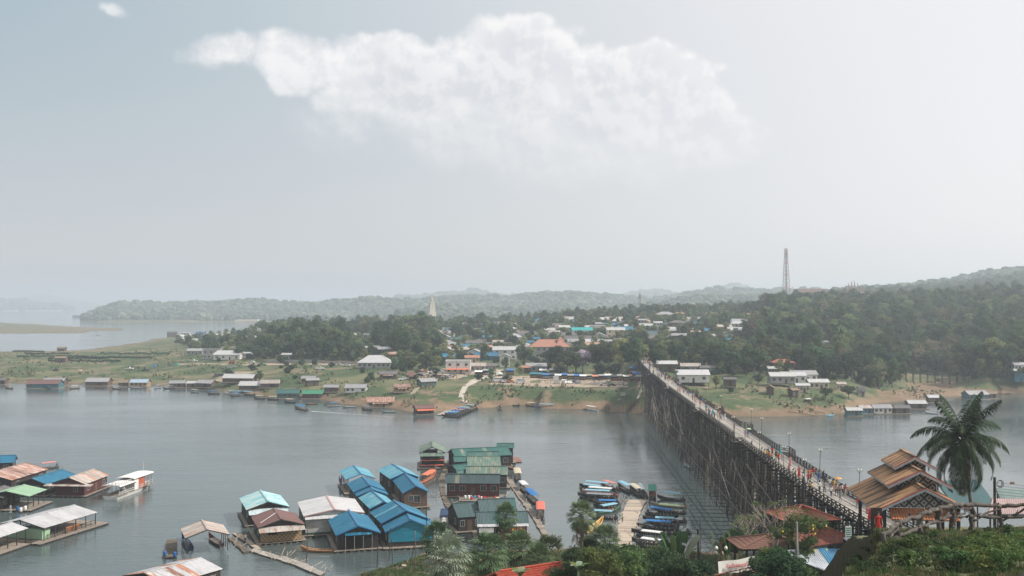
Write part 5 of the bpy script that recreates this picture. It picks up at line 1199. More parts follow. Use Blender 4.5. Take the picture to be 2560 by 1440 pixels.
h, L, Wd, wh, ri = fh((1013, 1181), (980, 1160), (970, 1195), 'rear half of the right-hand blue floating house', BLUEW_ROOF, WALL['dark'], 5.3, 3.9, trim=BLUETRIM, deck=False)
h, L, Wd, wh, ri = fh((1040, 1215), (1012, 1183), (1000, 1226), 'right-hand blue floating house with a brown front wall and pale window', B_, WALL['wood'], 5.0, 3.5, trim=BLUETRIM, nwin=3)
window(h, .3, L / 2 + .02, wh * .5, 1.3, 1.5, 'x', 1)
# --- small green gable hut with orange rails
h, L, Wd, wh, ri = fh((1081, 1118), (1080, 1104), (1114, 1131), 'green-roofed floating hut with orange-draped railings, alone in open water', GREENW_ROOF, None, 6.0, 4.4, over=.3)
OR = mat('orange_cloth', (.70, .14, .07), (.6, .2, .14), scale=4)
h_w = Wd
for z in (.7, 2.0): MB().tube([(L / 2 + .3, -Wd / 2 + (Wd) * i / 8, z + .06 * math.sin(i * 2.1)) for i in range(9)], .16, 6).build('orange_drape', OR, h)
MB().box((0, 0, 2.4), (L, Wd - .2, .14)).build('upper_floor', WOOD_D, h); lean(h, L, Wd, wh, 'x', GREENW_ROOF, 1.0, .8); MB().box((-.3, 0, 1.2), (L * .7, Wd * .9, 2.1)).build('dark_room', WALL['dark'], h)
MB().box((-.2, -.5, 3.1), (L * .8, Wd * .6, 1.0)).build('upper_room', WALL['dark'], h)
# --- green raft complex: ridges run across, the slope faces the viewer
GRNS = [((1285, 1109), (1242, 1109), (1285, 1121), 'small green lean roof at the far right corner of the green raft village', GREEN_ROOF, 5.4, 4.4),
 ((1269, 1117), (1128, 1123), (1269, 1139), 'longest and rearmost green roof of the green raft village', GREEN_ROOF, 5.0, 3.3),
 ((1247, 1129), (1168, 1130), (1247, 1142), 'plain green roof second from the back of the raft village', GREEN_ROOF, 5.2, 4.0),
 ((1250, 1141), (1167, 1142), (1250, 1165), 'sun-bleached brown green roof in the middle of the raft village', GREENW_ROOF, 5.2, 3.4),
 ((1270, 1166), (1165, 1166), (1271, 1188), 'wide green roof jutting right in the raft village', GREENW_ROOF, 5.2, 3.4),
 ((1251, 1186), (1115, 1185), (1255, 1210), 'grey green corrugated roof above the dark red wall and laundry', SLATE_ROOF, 5.4, 3.4)]
for i, (A, B, E, lb, m, zr, ze) in enumerate(GRNS):
    fh(A, B, E, lb, m, WALL['red'] if i == 5 else WALL['dark'], zr, ze, over=.3, rust=(GREENW_ROOF, .2), nwin=4, dw=.6)
for A, B, E, lb in [((1166, 1141), (1133, 1142), (1166, 1155), 'small bright green roof at the left edge of the raft village'), ((1165, 1160), (1130, 1164), (1165, 1177), 'lower dark green roof at the left edge of the raft village'), ((1166, 1174), (1140, 1178), (1164, 1185), 'narrow green lean-to beside the grey green corrugated roof')]:
    fh(A, B, E, lb, GREEN_ROOF, WALL['dark'], 4.4, 3.2, over=.2, nwin=1, dw=.4)
fh((1286, 1246), (1194, 1249), (1292, 1279), 'upper dark green roof of the front green house behind the fan palm', SLATE_ROOF, WALL['dark'], 5.8, 3.8, over=.3, rust=(GREEN_ROOF, .3))
h, L, Wd, wh, ri = fh((1318, 1279), (1190, 1281), (1320, 1309), 'front green floating house with white awning, banner and hanging jackets', SLATE_ROOF, WALL['dark'], 5.0, 3.4, over=.3, nwin=4, dw=3.4, rust=(GREEN_ROOF, .2))
lean(h, L, Wd, wh, 'y', WHITE_ROOF, 1.6, .25, L + .4)
MB().box((-L * .34, -Wd / 2 - 1.55, wh - 1.0), (L * .30, .05, .95)).build('banner', WALL['white'], h)
for i in range(9): MB().box((L * (-.02 + i * .055), -Wd / 2 - 1.5, wh - .85), (.42, .16, .62), top=.8).build('hanging_jacket', [OR, cloth(C['yellow']), cloth(C['red'])][i % 3], h)
fh((1190, 1256), (1131, 1260), (1196, 1292), 'torn dark green roof at the left of the front green house', SLATE_ROOF, WALL['dark'], 5.0, 3.0, over=.2)
# --- left group
fh((40, 1138), (-60, 1142), (86, 1155), 'deep blue roof at the left edge behind the rusty roofs', B_, WALL['dark'], 4.8, 3.2, trim=BLUETRIM)
fh((66, 1157), (-30, 1184), (108, 1178), 'floating house with rust and cream striped roof at the left edge', sheet_mat('striped_rust', (.45, .40, .36), (.28, .13, .10), (.22, .09, .07), .5, rand=.35), WALL['dark'], 4.8, 3.2, rust=(RUST_ROOF, .5))
fh((156, 1174), (78, 1197), (186, 1190), 'blue-roofed boat house between two rusty roofs at left', B_, WALL['dark'], 4.2, 2.9)
h, L, Wd, wh, ri = fh((235, 1173), (172, 1195), (271, 1190), 'grey and rust roofed floating house with a dark red front, beside the houseboat', RUSTGREY_ROOF, WALL['red'], 4.5, 3.0, rust=(RUST_ROOF, .3))
lean(h, L, Wd, wh, '-x', RUSTGREY_ROOF, 1.2, .35)
fh((62, 1212), (14, 1229), (110, 1228), 'pale green canopy raft with people and water jars beneath at left', LGREEN_ROOF, None, 4.2, 3.1, dw=2.5, dl=3)
fh((12, 1214), (-40, 1232), (40, 1234), 'dark roofed raft with blue tarp at the extreme left', DARK_ROOF, WALL['dark'], 4.0, 2.8)
h, L, Wd, wh, ri = fh((187, 1263), (49, 1301), (235, 1285), 'long white-roofed open dining raft with benches at bottom left', WHITE_ROOF, None, 3.9, 2.7, over=.25, sheets=True, dl=5, dw=2.4)
rail(h, (-L / 2 + 1, -Wd / 2 + .2, 0), (L / 2, -Wd / 2 + .2, 0), n=10); rail(h, (-L / 2, Wd / 2 - .2, 0), (L / 2, Wd / 2 - .2, 0), n=10)
for x in (.0, .14): MB().box((L * x, -Wd / 2 + .6, .55), (1.9, .12, 1.0)).build('bench_back', mat('bench_orange', (.36, .15, .06)), h)
MB().box((-L * .42, 0, 1.0), (L * .14, Wd * .9, 1.9)).build('kiosk', WALL['mint'], h)
fh((30, 1306), (-70, 1337), (55, 1327), 'white-roofed raft with a mint green counter in the bottom left corner', WHITE_ROOF, None, 3.9, 2.9, over=.25, dl=4, dw=2.5)
h, L, Wd, wh, ri = fh((504, 1395), (360, 1434), (546, 1427), 'grey roof with orange rust stripes cut by the bottom edge', WHITE_ROOF, WALL['dark'], 4.2, 3.1, over=.3, rust=(RUST_ROOF, .3))
h, L, Wd, wh, ri = fh((519, 1325), (505, 1301), (575, 1338), 'boat shelter with rust-striped pale roof over two moored boats', RUSTGREY_ROOF, None, 4.4, 3.2, over=.2, deck=False)
# --- houses along the far shore: column, waterline row, width, roof, wall, rotation, words
FARF = [(30 - 28, 962, 26, DR, Wo, 0, 'half-hidden dark floating house at the very left edge'), (104, 972, 92, BROWN_ROOF, WALL['teal'], 4, 'long teal-walled floating house with brown gables at far left'), (130, 966, 60, GR, Wo, 0, 'grey roof behind the long teal-walled floating house'),
 (240, 966, 64, GR, Wo, 0, 'plain long grey-roofed floating house on the far shore'), (304, 968, 30, THATCH, Wo, 15, 'thatched floating hut between two grey-roofed ones'), (345, 968, 50, sheet_mat('bluegrey_sheet', (.33, .42, .50), (.28, .36, .44), None), WALL['tan'], 0, 'blue grey roofed floating house with a woven wall'),
 (440, 970, 46, GR, Wo, 10, 'low grey floating hut left of the boat sheds'), (478, 970, 30, PR, Wo, 0, 'small pale awning raft by the boat sheds'), (512, 972, 58, GR, Wo, -20, 'dark open boat shed with a bluish grey roof'), (595, 975, 96, PR, Wo, -8, 'wide pale-roofed boat shed on the far shore'),
 (625, 984, 66, PR, Wo, 0, 'pale roof joined to the wide boat shed'), (672, 984, 56, RG, Wo, 5, 'brown-striped floating house right of the wide boat shed'), (718, 997, 62, GREEN_ROOF, WALL['green'], 0, 'dark teal hipped floating house on the far shore'), (780, 998, 58, sheet_mat('bright_green_sheet', (.035, .17, .09), (.045, .2, .11), None), WALL['red'], 0, 'bright green roofed floating house with a red side'),
 (827, 996, 42, GR, Wo, 0, 'grey roofed floating hut right of the green ones'), (770, 982, 40, GR, Wo, 0, 'grey roof behind the bright green floating house'), (888, 1002, 60, GR, WALL['white'], 0, 'low grey floating house with a white cloth wall'),
 (948, 1020, 80, RR, WALL['tan'], 8, 'long rusty red roofed raft house with deck'), (1003, 1010, 50, RR, WALL['tan'], 12, 'rusty roofed raft house right behind the long one'), (1025, 990, 26, BROWN_ROOF, Wo, 10, 'small maroon roof above the rusty raft houses'),
 (1065, 1006, 56, GR, WALL['green'], 35, 'grey gabled shed on the shore above the orange-fronted raft'), (1058, 1037, 60, BROWN_ROOF, WALL['dark'], 20, 'dark raft house with an orange awning beside the boat jetty'),
 (970, 985, 50, DR, Wo, 0, 'dark roof behind the rusty raft houses'),
 (2138, 1042, 44, PR, WALL['teal'], 0, 'white and blue floating hut, left of the right-hand shore row'), (2170, 1036, 44, RG, WALL['blue'], 0, 'brown roof between the floating huts of the right shore'), (2208, 1036, 58, GR, WALL['white'], 5, 'grey-roofed white floating hut on the right shore'), (2258, 1036, 44, DR, Wo, 0, 'low dark raft right of the grey-roofed white hut'),
 (2296, 1024, 52, PR, Wo, 0, 'rust and pale roofed floating hut left of the big palm'), (2340, 1008, 40, WR, Wo, 0, 'pale blue roofed hut behind the palm crown'), (2446, 1000, 66, GR, WALL['teal'], 10, 'teal-walled floating house in the inlet at right'), (2484, 998, 24, THATCH, Wo, 0, 'open brown raft right of the teal-walled house')]
FP = []
for px, py, w, rf, wl, rot, lb in FARF:
    p = P(px, py, 0.0); d = p.y; ww = w * .9 * d / F; rt = R(rot); L = (ww - .6) / (math.cos(rt) + .5 * abs(math.sin(rt))); L = min(L, 17); Wd = max(3.6, min(L * .6, 7)); loc = p + Vector((0, Wd / 2 + .5, .4))
    if Hs(loc.x, loc.y) > .3: loc.z = Hs(loc.x, loc.y) + .1
    h = house('floating_house', loc, rt, L, Wd, 2.2, Wd * .26, rf, wl, 'gable', over=.45, nwin=3, label=lb, cat='floating house')
    MB().box((0, -.6, -.2), (L + 1, Wd + 1.6, .3)).build('raft', DECKM, h)
    for i in range(4): MB().tube([(-L / 2, -Wd / 2 - .8 + i * Wd / 3, -.5), (L / 2 + .3, -Wd / 2 - .8 + i * Wd / 3, -.5)], .25, 6).build('float', RAFTB, h)
    if 'orange awning' in lb: lean(h, L, Wd, 2.0, 'y', ORANGE_S, 1.8, .5)
    if 'rusty' in lb: lean(h, L, Wd, 2.0, 'y', RUST_ROOF, 1.2, .4, L * .6)
    if 'white cloth' in lb: MB().box((L * .1, -Wd / 2 - .3, 1.1), (L * .35, .06, 1.5)).build('cloth_wall', WALL['white'], h)
g = G(775, 968, 300); vh(778, 966, 40, GR, Wo, 'gable', 25, 'open grey-roofed hut standing on the far grassy bank')
# --- boats
HULLS = {}
def boat_protos():
    e = empty('boat'); n = 13; rings = []; inner = []
    for i in range(n):
        t = i / (n - 1); x = -6 + 12 * t; w = .72 * (math.sin(math.pi * (.18 + .80 * t)) ** .55 if t < .98 else .12); w = max(.05, w * (1 - max(0, t - .75) * 1.6)); z = .42 + .95 * max(0, t - .62) ** 1.5 * 3.0 + .25 * max(0, .15 - t) * 3
        b = -.12 + .8 * max(0, t - .8) * 3.2
        rings.append([(x, -w, z), (x, -w * .82, (z + b) / 2 - .05), (x, -w * .35, b), (x, w * .35, b), (x, w * .82, (z + b) / 2 - .05), (x, w, z), (x, w * .86, z + .0), (x, w * .62, b + .16), (x, -w * .62, b + .16), (x, -w * .86, z + .0)])
    MB().loft(rings).build('hull', cloth((.10, .07, .05)), e, sm=False)
    g = MB()
    for s in (-1, 1): g.tube([(q_[0][0], s * abs(q_[0][1]) * .96, q_[0][2] + .02) for q_ in rings], .05, 4)
    g.build('gunwale', cloth((.3, .25, .2)), e)
    for i in range(6): MB().box((-3.4 + i * 1.25, 0, .36), (.3, 1.25, .05)).build('seat', WOOD_L, e)
    m_ = MB(); nn = 6
    top = [[(x, .84 * math.cos(math.pi * k / nn), 1.75 + .16 * math.sin(math.pi * k / nn)) for k in range(nn + 1)] + [(x, .84 * math.cos(math.pi * k / nn), 1.71 + .16 * math.sin(math.pi * k / nn)) for k in reversed(range(nn + 1))] for x in (-4.0, 0, 3.6)]
    m_.loft(top); m_.build('canopy', cloth((.1, .3, .5)), e)
    for x in (-3.4, -1.2, 1.0, 2.8):
        for s in (-1, 1): MB().beam((x, s * .62, .4), (x, s * .68, 1.74), .05, .05).build('canopy_post', WOOD_L, e)
    m_ = MB(); m_.box((-5.3, 0, .85), (.8, .45, .5), top=.8).box((-5.2, 0, 1.15), (.35, .35, .16)); m_.build('engine', mat('engine', (.05, .05, .055), (.12, .11, .1), rough=.5), e); MB().tube([(-5.6, 0, .8), (-8.6, .15, .05)], .04, 5).build('propeller_shaft', mat('engine', (.05, .05, .055)), e)
    freeze(e); return e
BP = boat_protos(); bfirst = [True]
def boat(bow, stern, hull, canopy, label, group=None, eng=True, with_jackets=None):
    a = P(bow[0], bow[1], .25); b = P(stern[0], stern[1], .25); d = a - b; L = max(6.5, min(d.length, 15)); c = (a + b) / 2
    o = BP if bfirst[0] else copy_tree(BP); first = bfirst[0]; bfirst[0] = False
    o.location = (c.x, c.y, .0); o.rotation_euler = (0, 0, math.atan2(d.y, d.x)); o.scale = (L / 13.0, min(1.15, .75 + L / 40), 1); tag(o, label, 'boat', group)
    ch = CH_OF[o.name] if first else list(o.children)
    for c_ in ch:
        n = c_.name.split('.')[0]
        if n == 'hull': slot(c_, 0, cloth(hull))
        elif n == 'gunwale': slot(c_, 0, cloth(tuple(min(1, x * 1.6 + .06) for x in hull)))
        elif n == 'canopy' and canopy: slot(c_, 0, cloth(canopy))
        elif (n in ('canopy', 'canopy_post') and not canopy) or (n in ('engine', 'propeller_shaft') and not eng):
            if not first: bpy.data.objects.remove(c_)
    if with_jackets:  # orange life jackets laid in the boat
        for i in range(7): MB().box((-2.8 + i * .75, (i % 2 - .5) * .5, .62), (.5, .42, .34), top=.7).build('life_jacket', OR, o)
    return o
dk, br_, gn_, bl, lb_, pk, wh_, cr_, yl, gy_ = (.035, .03, .028), (.14, .08, .045), (.05, .12, .07), (.03, .16, .40), (.22, .42, .52), (.55, .22, .20), (.66, .66, .65), (.50, .44, .33), (.55, .34, .08), (.22, .26, .28)
BO = [((1700, 1296), (1612, 1282), dk, bl, 'boat with long blue canopy moored second from the jetty right side'),
 ((1445, 1216), (1540, 1225), dk, lb_, 'boat with thin pale blue canopy, farthest left at the bamboo jetty'), ((1446, 1224), (1515, 1233), gn_, lb_, 'green-hulled boat at the far left of the bamboo jetty'), ((1500, 1213), (1548, 1227), br_, pk, 'boat with pink canopy pointing to upper left at the jetty'),
 ((1543, 1214), (1580, 1234), dk, lb_, 'boat with light blue canopy next to the pink-canopied one'), ((1452, 1231), (1550, 1239), pk, wh_, 'red-pink hulled boat at the left of the jetty'), ((1573, 1220), (1606, 1243), dk, cr_, 'boat with a cream canopy at the jetty head'), ((1597, 1218), (1616, 1247), dk, gy_, 'boat with a grey blue canopy at the jetty head'),
 ((1630, 1221), (1632, 1251), dk, (.05, .24, .17), 'green-canopied boat with orange life jackets at the jetty head'), ((1440, 1239), (1546, 1244), dk, lb_, 'boat with a sky blue canopy below the red-pink hull'), ((1445, 1248), (1546, 1254), dk, gy_, 'boat with grey green canopy, left side of jetty'), ((1478, 1257), (1552, 1262), dk, None, 'open dark boat, left side of the jetty'),
 ((1484, 1267), (1551, 1268), dk, bl, 'boat with mid blue canopy, left side near the walking man'), ((1552, 1273), (1490, 1284), gn_, lb_, 'boat with orange life jackets on its left-side deck at the jetty'), ((1481, 1293), (1535, 1296), dk, lb_, 'half-hidden blue boat behind the upright yellow bow'), ((1509, 1300), (1466, 1332), yl, None, 'bright yellow wooden boat with raised bow beside the fan palm'),
 ((1640, 1245), (1716, 1251), dk, lb_, 'boat with pale blue canopy, farthest right at the jetty'), ((1622, 1262), (1722, 1268), (.30, .25, .19), None, 'long tan-sided open boat with a big engine'), ((1630, 1275), (1718, 1284), dk, (.50, .60, .34), 'boat with a lime canopy, right side of the jetty'),
 ((1602, 1298), (1722, 1305), dk, None, 'long black open boat, right side of the jetty'), ((1622, 1311), (1700, 1314), dk, lb_, 'boat with light blue canopy above the brightest blue one'), ((1590, 1317), (1700, 1325), dk, bl, 'boat with the brightest blue canopy, right side of the jetty'), ((1572, 1331), (1735, 1334), dk, None, 'longest dark open boat behind the travellers palm'),
 ((1588, 1343), (1670, 1353), dk, wh_, 'boat with a white canopy at the lower right of the jetty'), ((1588, 1362), (1668, 1374), dk, wh_, 'lowest white-canopied boat by the bank'), ((1575, 1353), (1690, 1363), dk, None, 'dark boat between two white canopies'),
 ((1090, 1184), (1052, 1208), (.45, .14, .06), (.75, .18, .10), 'boat covered with orange red tarps beside the right-hand blue house'), ((751, 1375), (835, 1378), (.32, .16, .07), None, 'small wooden canoe in front of the brown-roofed house'),
 ((728, 1017), (777, 1028), br_, bl, 'blue-canopied boat speeding left and leaving a wake'),
 ((1290, 1178), (1297, 1205), dk, cr_, 'boat with a cream cabin roof right of the green raft village'), ((1315, 1232), (1345, 1262), dk, bl, 'boat with a blue canopy along the right walkway'), ((1350, 1264), (1352, 1300), dk, (.62, .16, .12), 'boat with an orange red roof along the right walkway'), ((1300, 1214), (1318, 1232), dk, wh_, 'boat with a pale canopy along the right walkway'),
 ((1262, 1165), (1285, 1172), (.40, .14, .07), None, 'orange brown skiff behind the raft village'), ((1115, 1275), (1108, 1330), wh_, (.03, .06, .12), 'white boat with a dark blue cover left of the front green house'),
 ((455, 1340), (478, 1375), (.03, .09, .20), None, 'blue boat hanging left under the boat shelter'), ((520, 1340), (556, 1366), (.10, .05, .045), None, 'dark red boat right under the boat shelter'),
 ((104, 1172), (134, 1168), (.10, .10, .10), pk, 'boat with a red pink canopy at the upper left'),
 ((560, 984), (615, 986), wh_, lb_, 'white boat moored before the wide pale boat shed'), ((600, 985), (640, 988), dk, lb_, 'small dark boat right of the wide boat shed')]
for a, b, hc, cc, lb in BO:
    boat(a, b, hc, cc, lb, 'long boats around the bamboo jetty' if 'jetty' in lb else None, with_jackets='life jackets' in lb)
for i in range(11):                                                # fan of boats at the far jetty
    boat((1102 + i * 8.2, 1040 - i * 3.0), (1150 + i * 6.4, 1043 - i * 2.9), dk, [bl, lb_, bl, pk, bl, lb_, gn_, lb_, bl, bl, gy_][i], '%s boat with %s canopy in the row at the far jetty' % (['nearest', 'second', 'third', 'fourth', 'fifth', 'sixth', 'seventh', 'eighth', 'ninth', 'tenth', 'farthest'][i], ['blue', 'pale blue', 'blue', 'pink', 'blue', 'pale blue', 'green', 'pale blue', 'blue', 'blue', 'grey'][i]), 'boats in a row at the far jetty')
for a, b, hc, cc, lb in [((1248, 1015), (1250, 1027), dk, None, 'little dark boat with a standing person off the far jetty'), ((1225, 1008), (1248, 1014), dk, bl, 'dark boat just right of the far jetty row'), ((1262, 1012), (1300, 1014), dk, None, 'dark boat pulled up on the muddy bank'), ((1312, 1014), (1345, 1016), br_, (.55, .5, .35), 'brown boat with pale cover on the muddy bank'),
    ((1335, 1018), (1398, 1020), (.05, .12, .28), lb_, 'long blue boat on the muddy bank'), ((1396, 1017), (1424, 1022), (.40, .2, .1), None, 'red brown boat at the right end of the bank row'), ((1460, 1022), (1496, 1027), wh_, wh_, 'white motor boat with a red stripe by the bank'), ((1524, 1028), (1552, 1026), br_, cr_, 'brown wooden boat near the pile bridge foot'),
    ((2320, 1032), (2340, 1034), wh_, None, 'white skiff right of the shore huts'), ((2068, 1040), (2080, 1038), lb_, None, 'tiny blue boat on the muddy right bank'), ((235, 837), (255, 838), wh_, wh_, 'tiny white boat far off before the island')]:
    boat(a, b, hc, cc, lb)
for i in range(20):
    px = 25 + i * 50 + r.uniform(-18, 18); py = np.interp(px, [0, 400, 560, 700, 900, 1060], [966, 970, 988, 1000, 1022, 1042]) + r.uniform(0, 4); l = r.uniform(14, 26); boat((px, py), (px + l, py + r.uniform(-2, 2)), r.choice((dk, br_, gy_)), r.choice((None, None, bl, cr_, gy_)), 'small boat or dark raft tied among the floating houses of the far left shore', 'small boats along the far left shore')
# wake
WK = mat('foam', (.75, .78, .78), (.6, .65, .66), scale=1, rough=.6)
m_ = MB(); pw = [P(779 + 15 * i, 1028 + 1.05 * i, .012) for i in range(15)]
for i in range(14):
    for s in (-1, 1):
        w0 = .25 + i * .10; 
        if i % 1 == 0: m_.quad(pw[i] + Vector((0, s * w0, 0)), pw[i + 1] + Vector((0, s * (w0 + .1), 0)), pw[i + 1] + Vector((0, s * (w0 + .1 + .5 / (1 + i * .25)), .0)), pw[i] + Vector((0, s * (w0 + .55 / (1 + i * .25)), .0)))
tag(m_.build('boat_wake', WK), 'thin white foam wake trailing behind the speeding boat', kind='stuff')
# --- jetties and walkways
def walkway(name, rows, label, wmat, z=.28, step=1.0, across=True, cat='jetty', sticks=0, under=True):
    """rows: list of (left px, left py, right px, right py) from near to far"""
    e = empty(name, P(rows[0][0], rows[0][1], 0), 0, label, cat); inv = -e.location
    Ls = [P(a, b, z) + inv for a, b, c, d in rows]; Rs = [P(c, d, z) + inv for a, b, c, d in rows]
    tot = sum((Ls[i + 1] - Ls[i]).length for i in range(len(Ls) - 1)); n = max(2, int(tot / step))
    def at(L_, t):
        t = min(t, .9999) * (len(L_) - 1); i = int(t); return L_[i].lerp(L_[i + 1], t - i)
    for i in range(n):
        a, b = at(Ls, i / n), at(Rs, i / n); c, d = at(Ls, (i + .93) / n), at(Rs, (i + .93) / n); zz = Vector((0, 0, r.uniform(-.02, .02))); ov = (b - a).normalized() * r.uniform(.0, .25)
        m_ = MB(); m_.loft([[a - ov + zz, b + ov + zz, b + ov + zz - Vector((0, 0, .09)), a - ov + zz - Vector((0, 0, .09))], [c - ov + zz, d + ov + zz, d + ov + zz - Vector((0, 0, .09)), c - ov + zz - Vector((0, 0, .09))]]); m_.build('bamboo_slat', wmat, e)
    if under:
        for t in (.08, .36, .64, .92):
            MB().tube([at(Ls, k / 8).lerp(at(Rs, k / 8), t) - Vector((0, 0, .36)) for k in range(9)], .26, 6).build('float', RAFTB, e)
    for i in range(sticks):
        t = r.random(); s = r.random() < .5; a = at(Ls if s else Rs, t); q_ = Vector((r.uniform(-1.4, .3) if s else r.uniform(-.3, 1.4), r.uniform(-1.2, 1.2), r.uniform(-.3, .5))); u_ = Vector((r.uniform(-1.6, 1.6), r.uniform(1, 3), r.uniform(-.2, .9)))
        MB().tube([a + q_, a + q_ + u_], .045, 4).build('loose_pole', BAMBOO, e)
    return e
walkway('bamboo_jetty', [(1546, 1372, 1582, 1372), (1545, 1350, 1578, 1350), (1546, 1318, 1588, 1318), (1556, 1285, 1597, 1285), (1567, 1258, 1610, 1258), (1573, 1249, 1616, 1249)], 'wide pale bamboo raft jetty running out between the moored long boats', BAMBOO, step=1.35, sticks=70)
walkway('raft_walkway', [(1362, 1344, 1374, 1344), (1330, 1290, 1345, 1290), (1290, 1232, 1302, 1232), (1262, 1192, 1274, 1192)], 'weathered plank walkway along the right side of the green raft village', DECKM, step=1.6, sticks=12)
walkway('log_walkway', [(1128, 1292, 1140, 1292), (1104, 1240, 1114, 1240), (1097, 1200, 1106, 1200), (1112, 1165, 1120, 1165), (1120, 1150, 1127, 1150)], 'grey curved log walkway left of the green raft village', RAFTB, step=1.8, sticks=30)
walkway('laundry_raft', [(1150, 1252, 1245, 1252), (1152, 1236, 1262, 1236)], 'cluttered timber raft deck between the green roofs', DECKM, step=1.0, sticks=10)
walkway('red_raft', [(1272, 1156, 1304, 1154), (1268, 1143, 1296, 1142)], 'reddish square raft behind the raft village at right', mat('reddish_deck', (.26, .14, .11), (.2, .11, .09)), step=1.2)
walkway('plank_jetty', [(640, 1372, 655, 1374), (583, 1332, 598, 1331)], 'pale plank walkway by the woven bamboo house', BAMBOO, step=1.8)
walkway('bamboo_raft', [(407, 1393, 440, 1393), (420, 1348, 442, 1348)], 'small bamboo raft with blue barrels at its corners', RAFTB, step=1.2)
walkway('log_raft_path', [(800, 1438, 812, 1430), (735, 1410, 745, 1404), (690, 1396, 700, 1390), (625, 1376, 632, 1370)], 'line of floating logs and planks curving to the bottom bank', WOOD_L, step=2.3, sticks=24)
walkway('mooring_logs', [(765, 1414, 770, 1411), (700, 1392, 706, 1389)], 'second loose plank raft beside the line of logs', WOOD_L, step=2.5, sticks=4)
walkway('bamboo_pile_raft', [(612, 1380, 622, 1378), (572, 1345, 582, 1343)], 'bundle of dark bamboo poles beside the pale plank walkway', RAFTB, step=2, sticks=16)
walkway('far_jetty', [(1092, 1037, 1106, 1037), (1120, 1024, 1134, 1024), (1160, 1009, 1172, 1009)], 'pale bamboo jetty slanting beside the far row of boats', BAMBOO, step=1.6, sticks=12)
# --- houseboat at left
def houseboat():
    a = P(368, 1212, .3); b = P(276, 1246, .3); d = a - b; L = d.length; c = (a + b) / 2; e = empty('houseboat', (c.x, c.y, 0), math.atan2(d.y, d.x), 'white double-roofed houseboat with red panels, ladder and small red flag', 'houseboat'); W_ = L * .24; hl = L / 2
    m_ = MB(); m_.loft([[(x, -w, .75 + dz), (x, -w * .8, -.3), (x, w * .8, -.3), (x, w, .75 + dz)] for x, w, dz in ((-hl, W_ * .45, 0), (-hl * .5, W_ * .5, 0), (hl * .5, W_ * .5, 0), (hl * .9, W_ * .3, .25), (hl * 1.08, .1, .5))]); m_.build('hull', WALL['white'], e)
    MB().box((0, 0, .8), (L * .98, W_ * 1.02, .1)).build('deck', DECKM, e)
    def roof(x0, x1, z):
        m2 = MB(); n = 8; m2.loft([[(x, W_ * .56 * math.cos(math.pi * k / n), z + .3 * math.sin(math.pi * k / n)) for k in range(n + 1)] + [(x, W_ * .56 * math.cos(math.pi * k / n), z - .12 + .3 * math.sin(math.pi * k / n)) for k in reversed(range(n + 1))] for x in (x0, x1)]); m2.build('roof', WALL['white'], e)
    roof(-hl * .25, hl * .86, 3.7); roof(-hl, -hl * .05, 3.0)
    MB().box((-hl * .02, 0, 2.1), (hl * .22, W_ * .9, 2.5)).build('white_cabin', WALL['white'], e); MB().box((hl * .26, 0, 2.1), (hl * .34, W_ * .9, 2.5)).build('red_cabin', mat('red_panel', (.40, .10, .05), (.34, .09, .05)), e)
    for i in range(6):
        for s in (-1, 1): MB().box((hl * (.44 + .08 * i), s * W_ * .45, 2.2), (.1, .1, 2.7)).build('post', FRAME, e)
    for i in range(4):
        for s in (-1, 1): MB().box((-hl * (.95 - .22 * i), s * W_ * .47, 1.9), (.08, .08, 2.1)).build('post', FRAME, e)
    rail(e, (hl * .1, -W_ * .5, .85), (hl * 1.0, -W_ * .32, .95), TRIM, .8, 9); rail(e, (-hl, -W_ * .5, .85), (-hl * .2, -W_ * .5, .85), TRIM, .8, 5); rail(e, (-hl, W_ * .3, 3.05), (-hl, -W_ * .5, 3.05), TRIM, .8, 4); rail(e, (-hl, -W_ * .5, 3.05), (-hl * .35, -W_ * .5, 3.05), TRIM, .8, 5)
    ld = MB(); p0 = Vector((-hl * .52, -W_ * .5, .85)); p1 = Vector((-hl * .82, -W_ * .5, 3.05))
    for s in (0, .5): ld.beam(p0 + Vector((0, s, 0)), p1 + Vector((0, s, 0)), .07, .12)
    for i in range(8): q_ = p0.lerp(p1, i / 8); ld.beam(q_, q_ + Vector((0, .5, 0)), .12, .04)
    ld.build('ladder', TRIM, e)
    for i in range(3):
        t = [(hl * (.30 + .07 * i) + .32 * math.cos(k * math.pi / 5), -W_ * .53, .6 + .32 * math.sin(k * math.pi / 5)) for k in range(11)]; MB().tube(t, .09, 6, cap=False).build('tyre_fender', INT, e)
    fp = MB(); fp.tube([(hl * .78, 0, 3.9), (hl * .78, 0, 6.2)], .03, 5); fp.build('flag_pole', TRIM, e); MB().quad((hl * .78, 0, 5.9), (hl * .78 + .6, .1, 5.6), (hl * .78 + .5, .1, 5.2), (hl * .78, 0, 5.5)).build('flag', cloth(C['red']), e)
    MB().tube([(-hl * .1, 0, 4.0), (hl * .3, .3, 4.2)], .04, 5).build('aerial', TRIM, e)
houseboat()
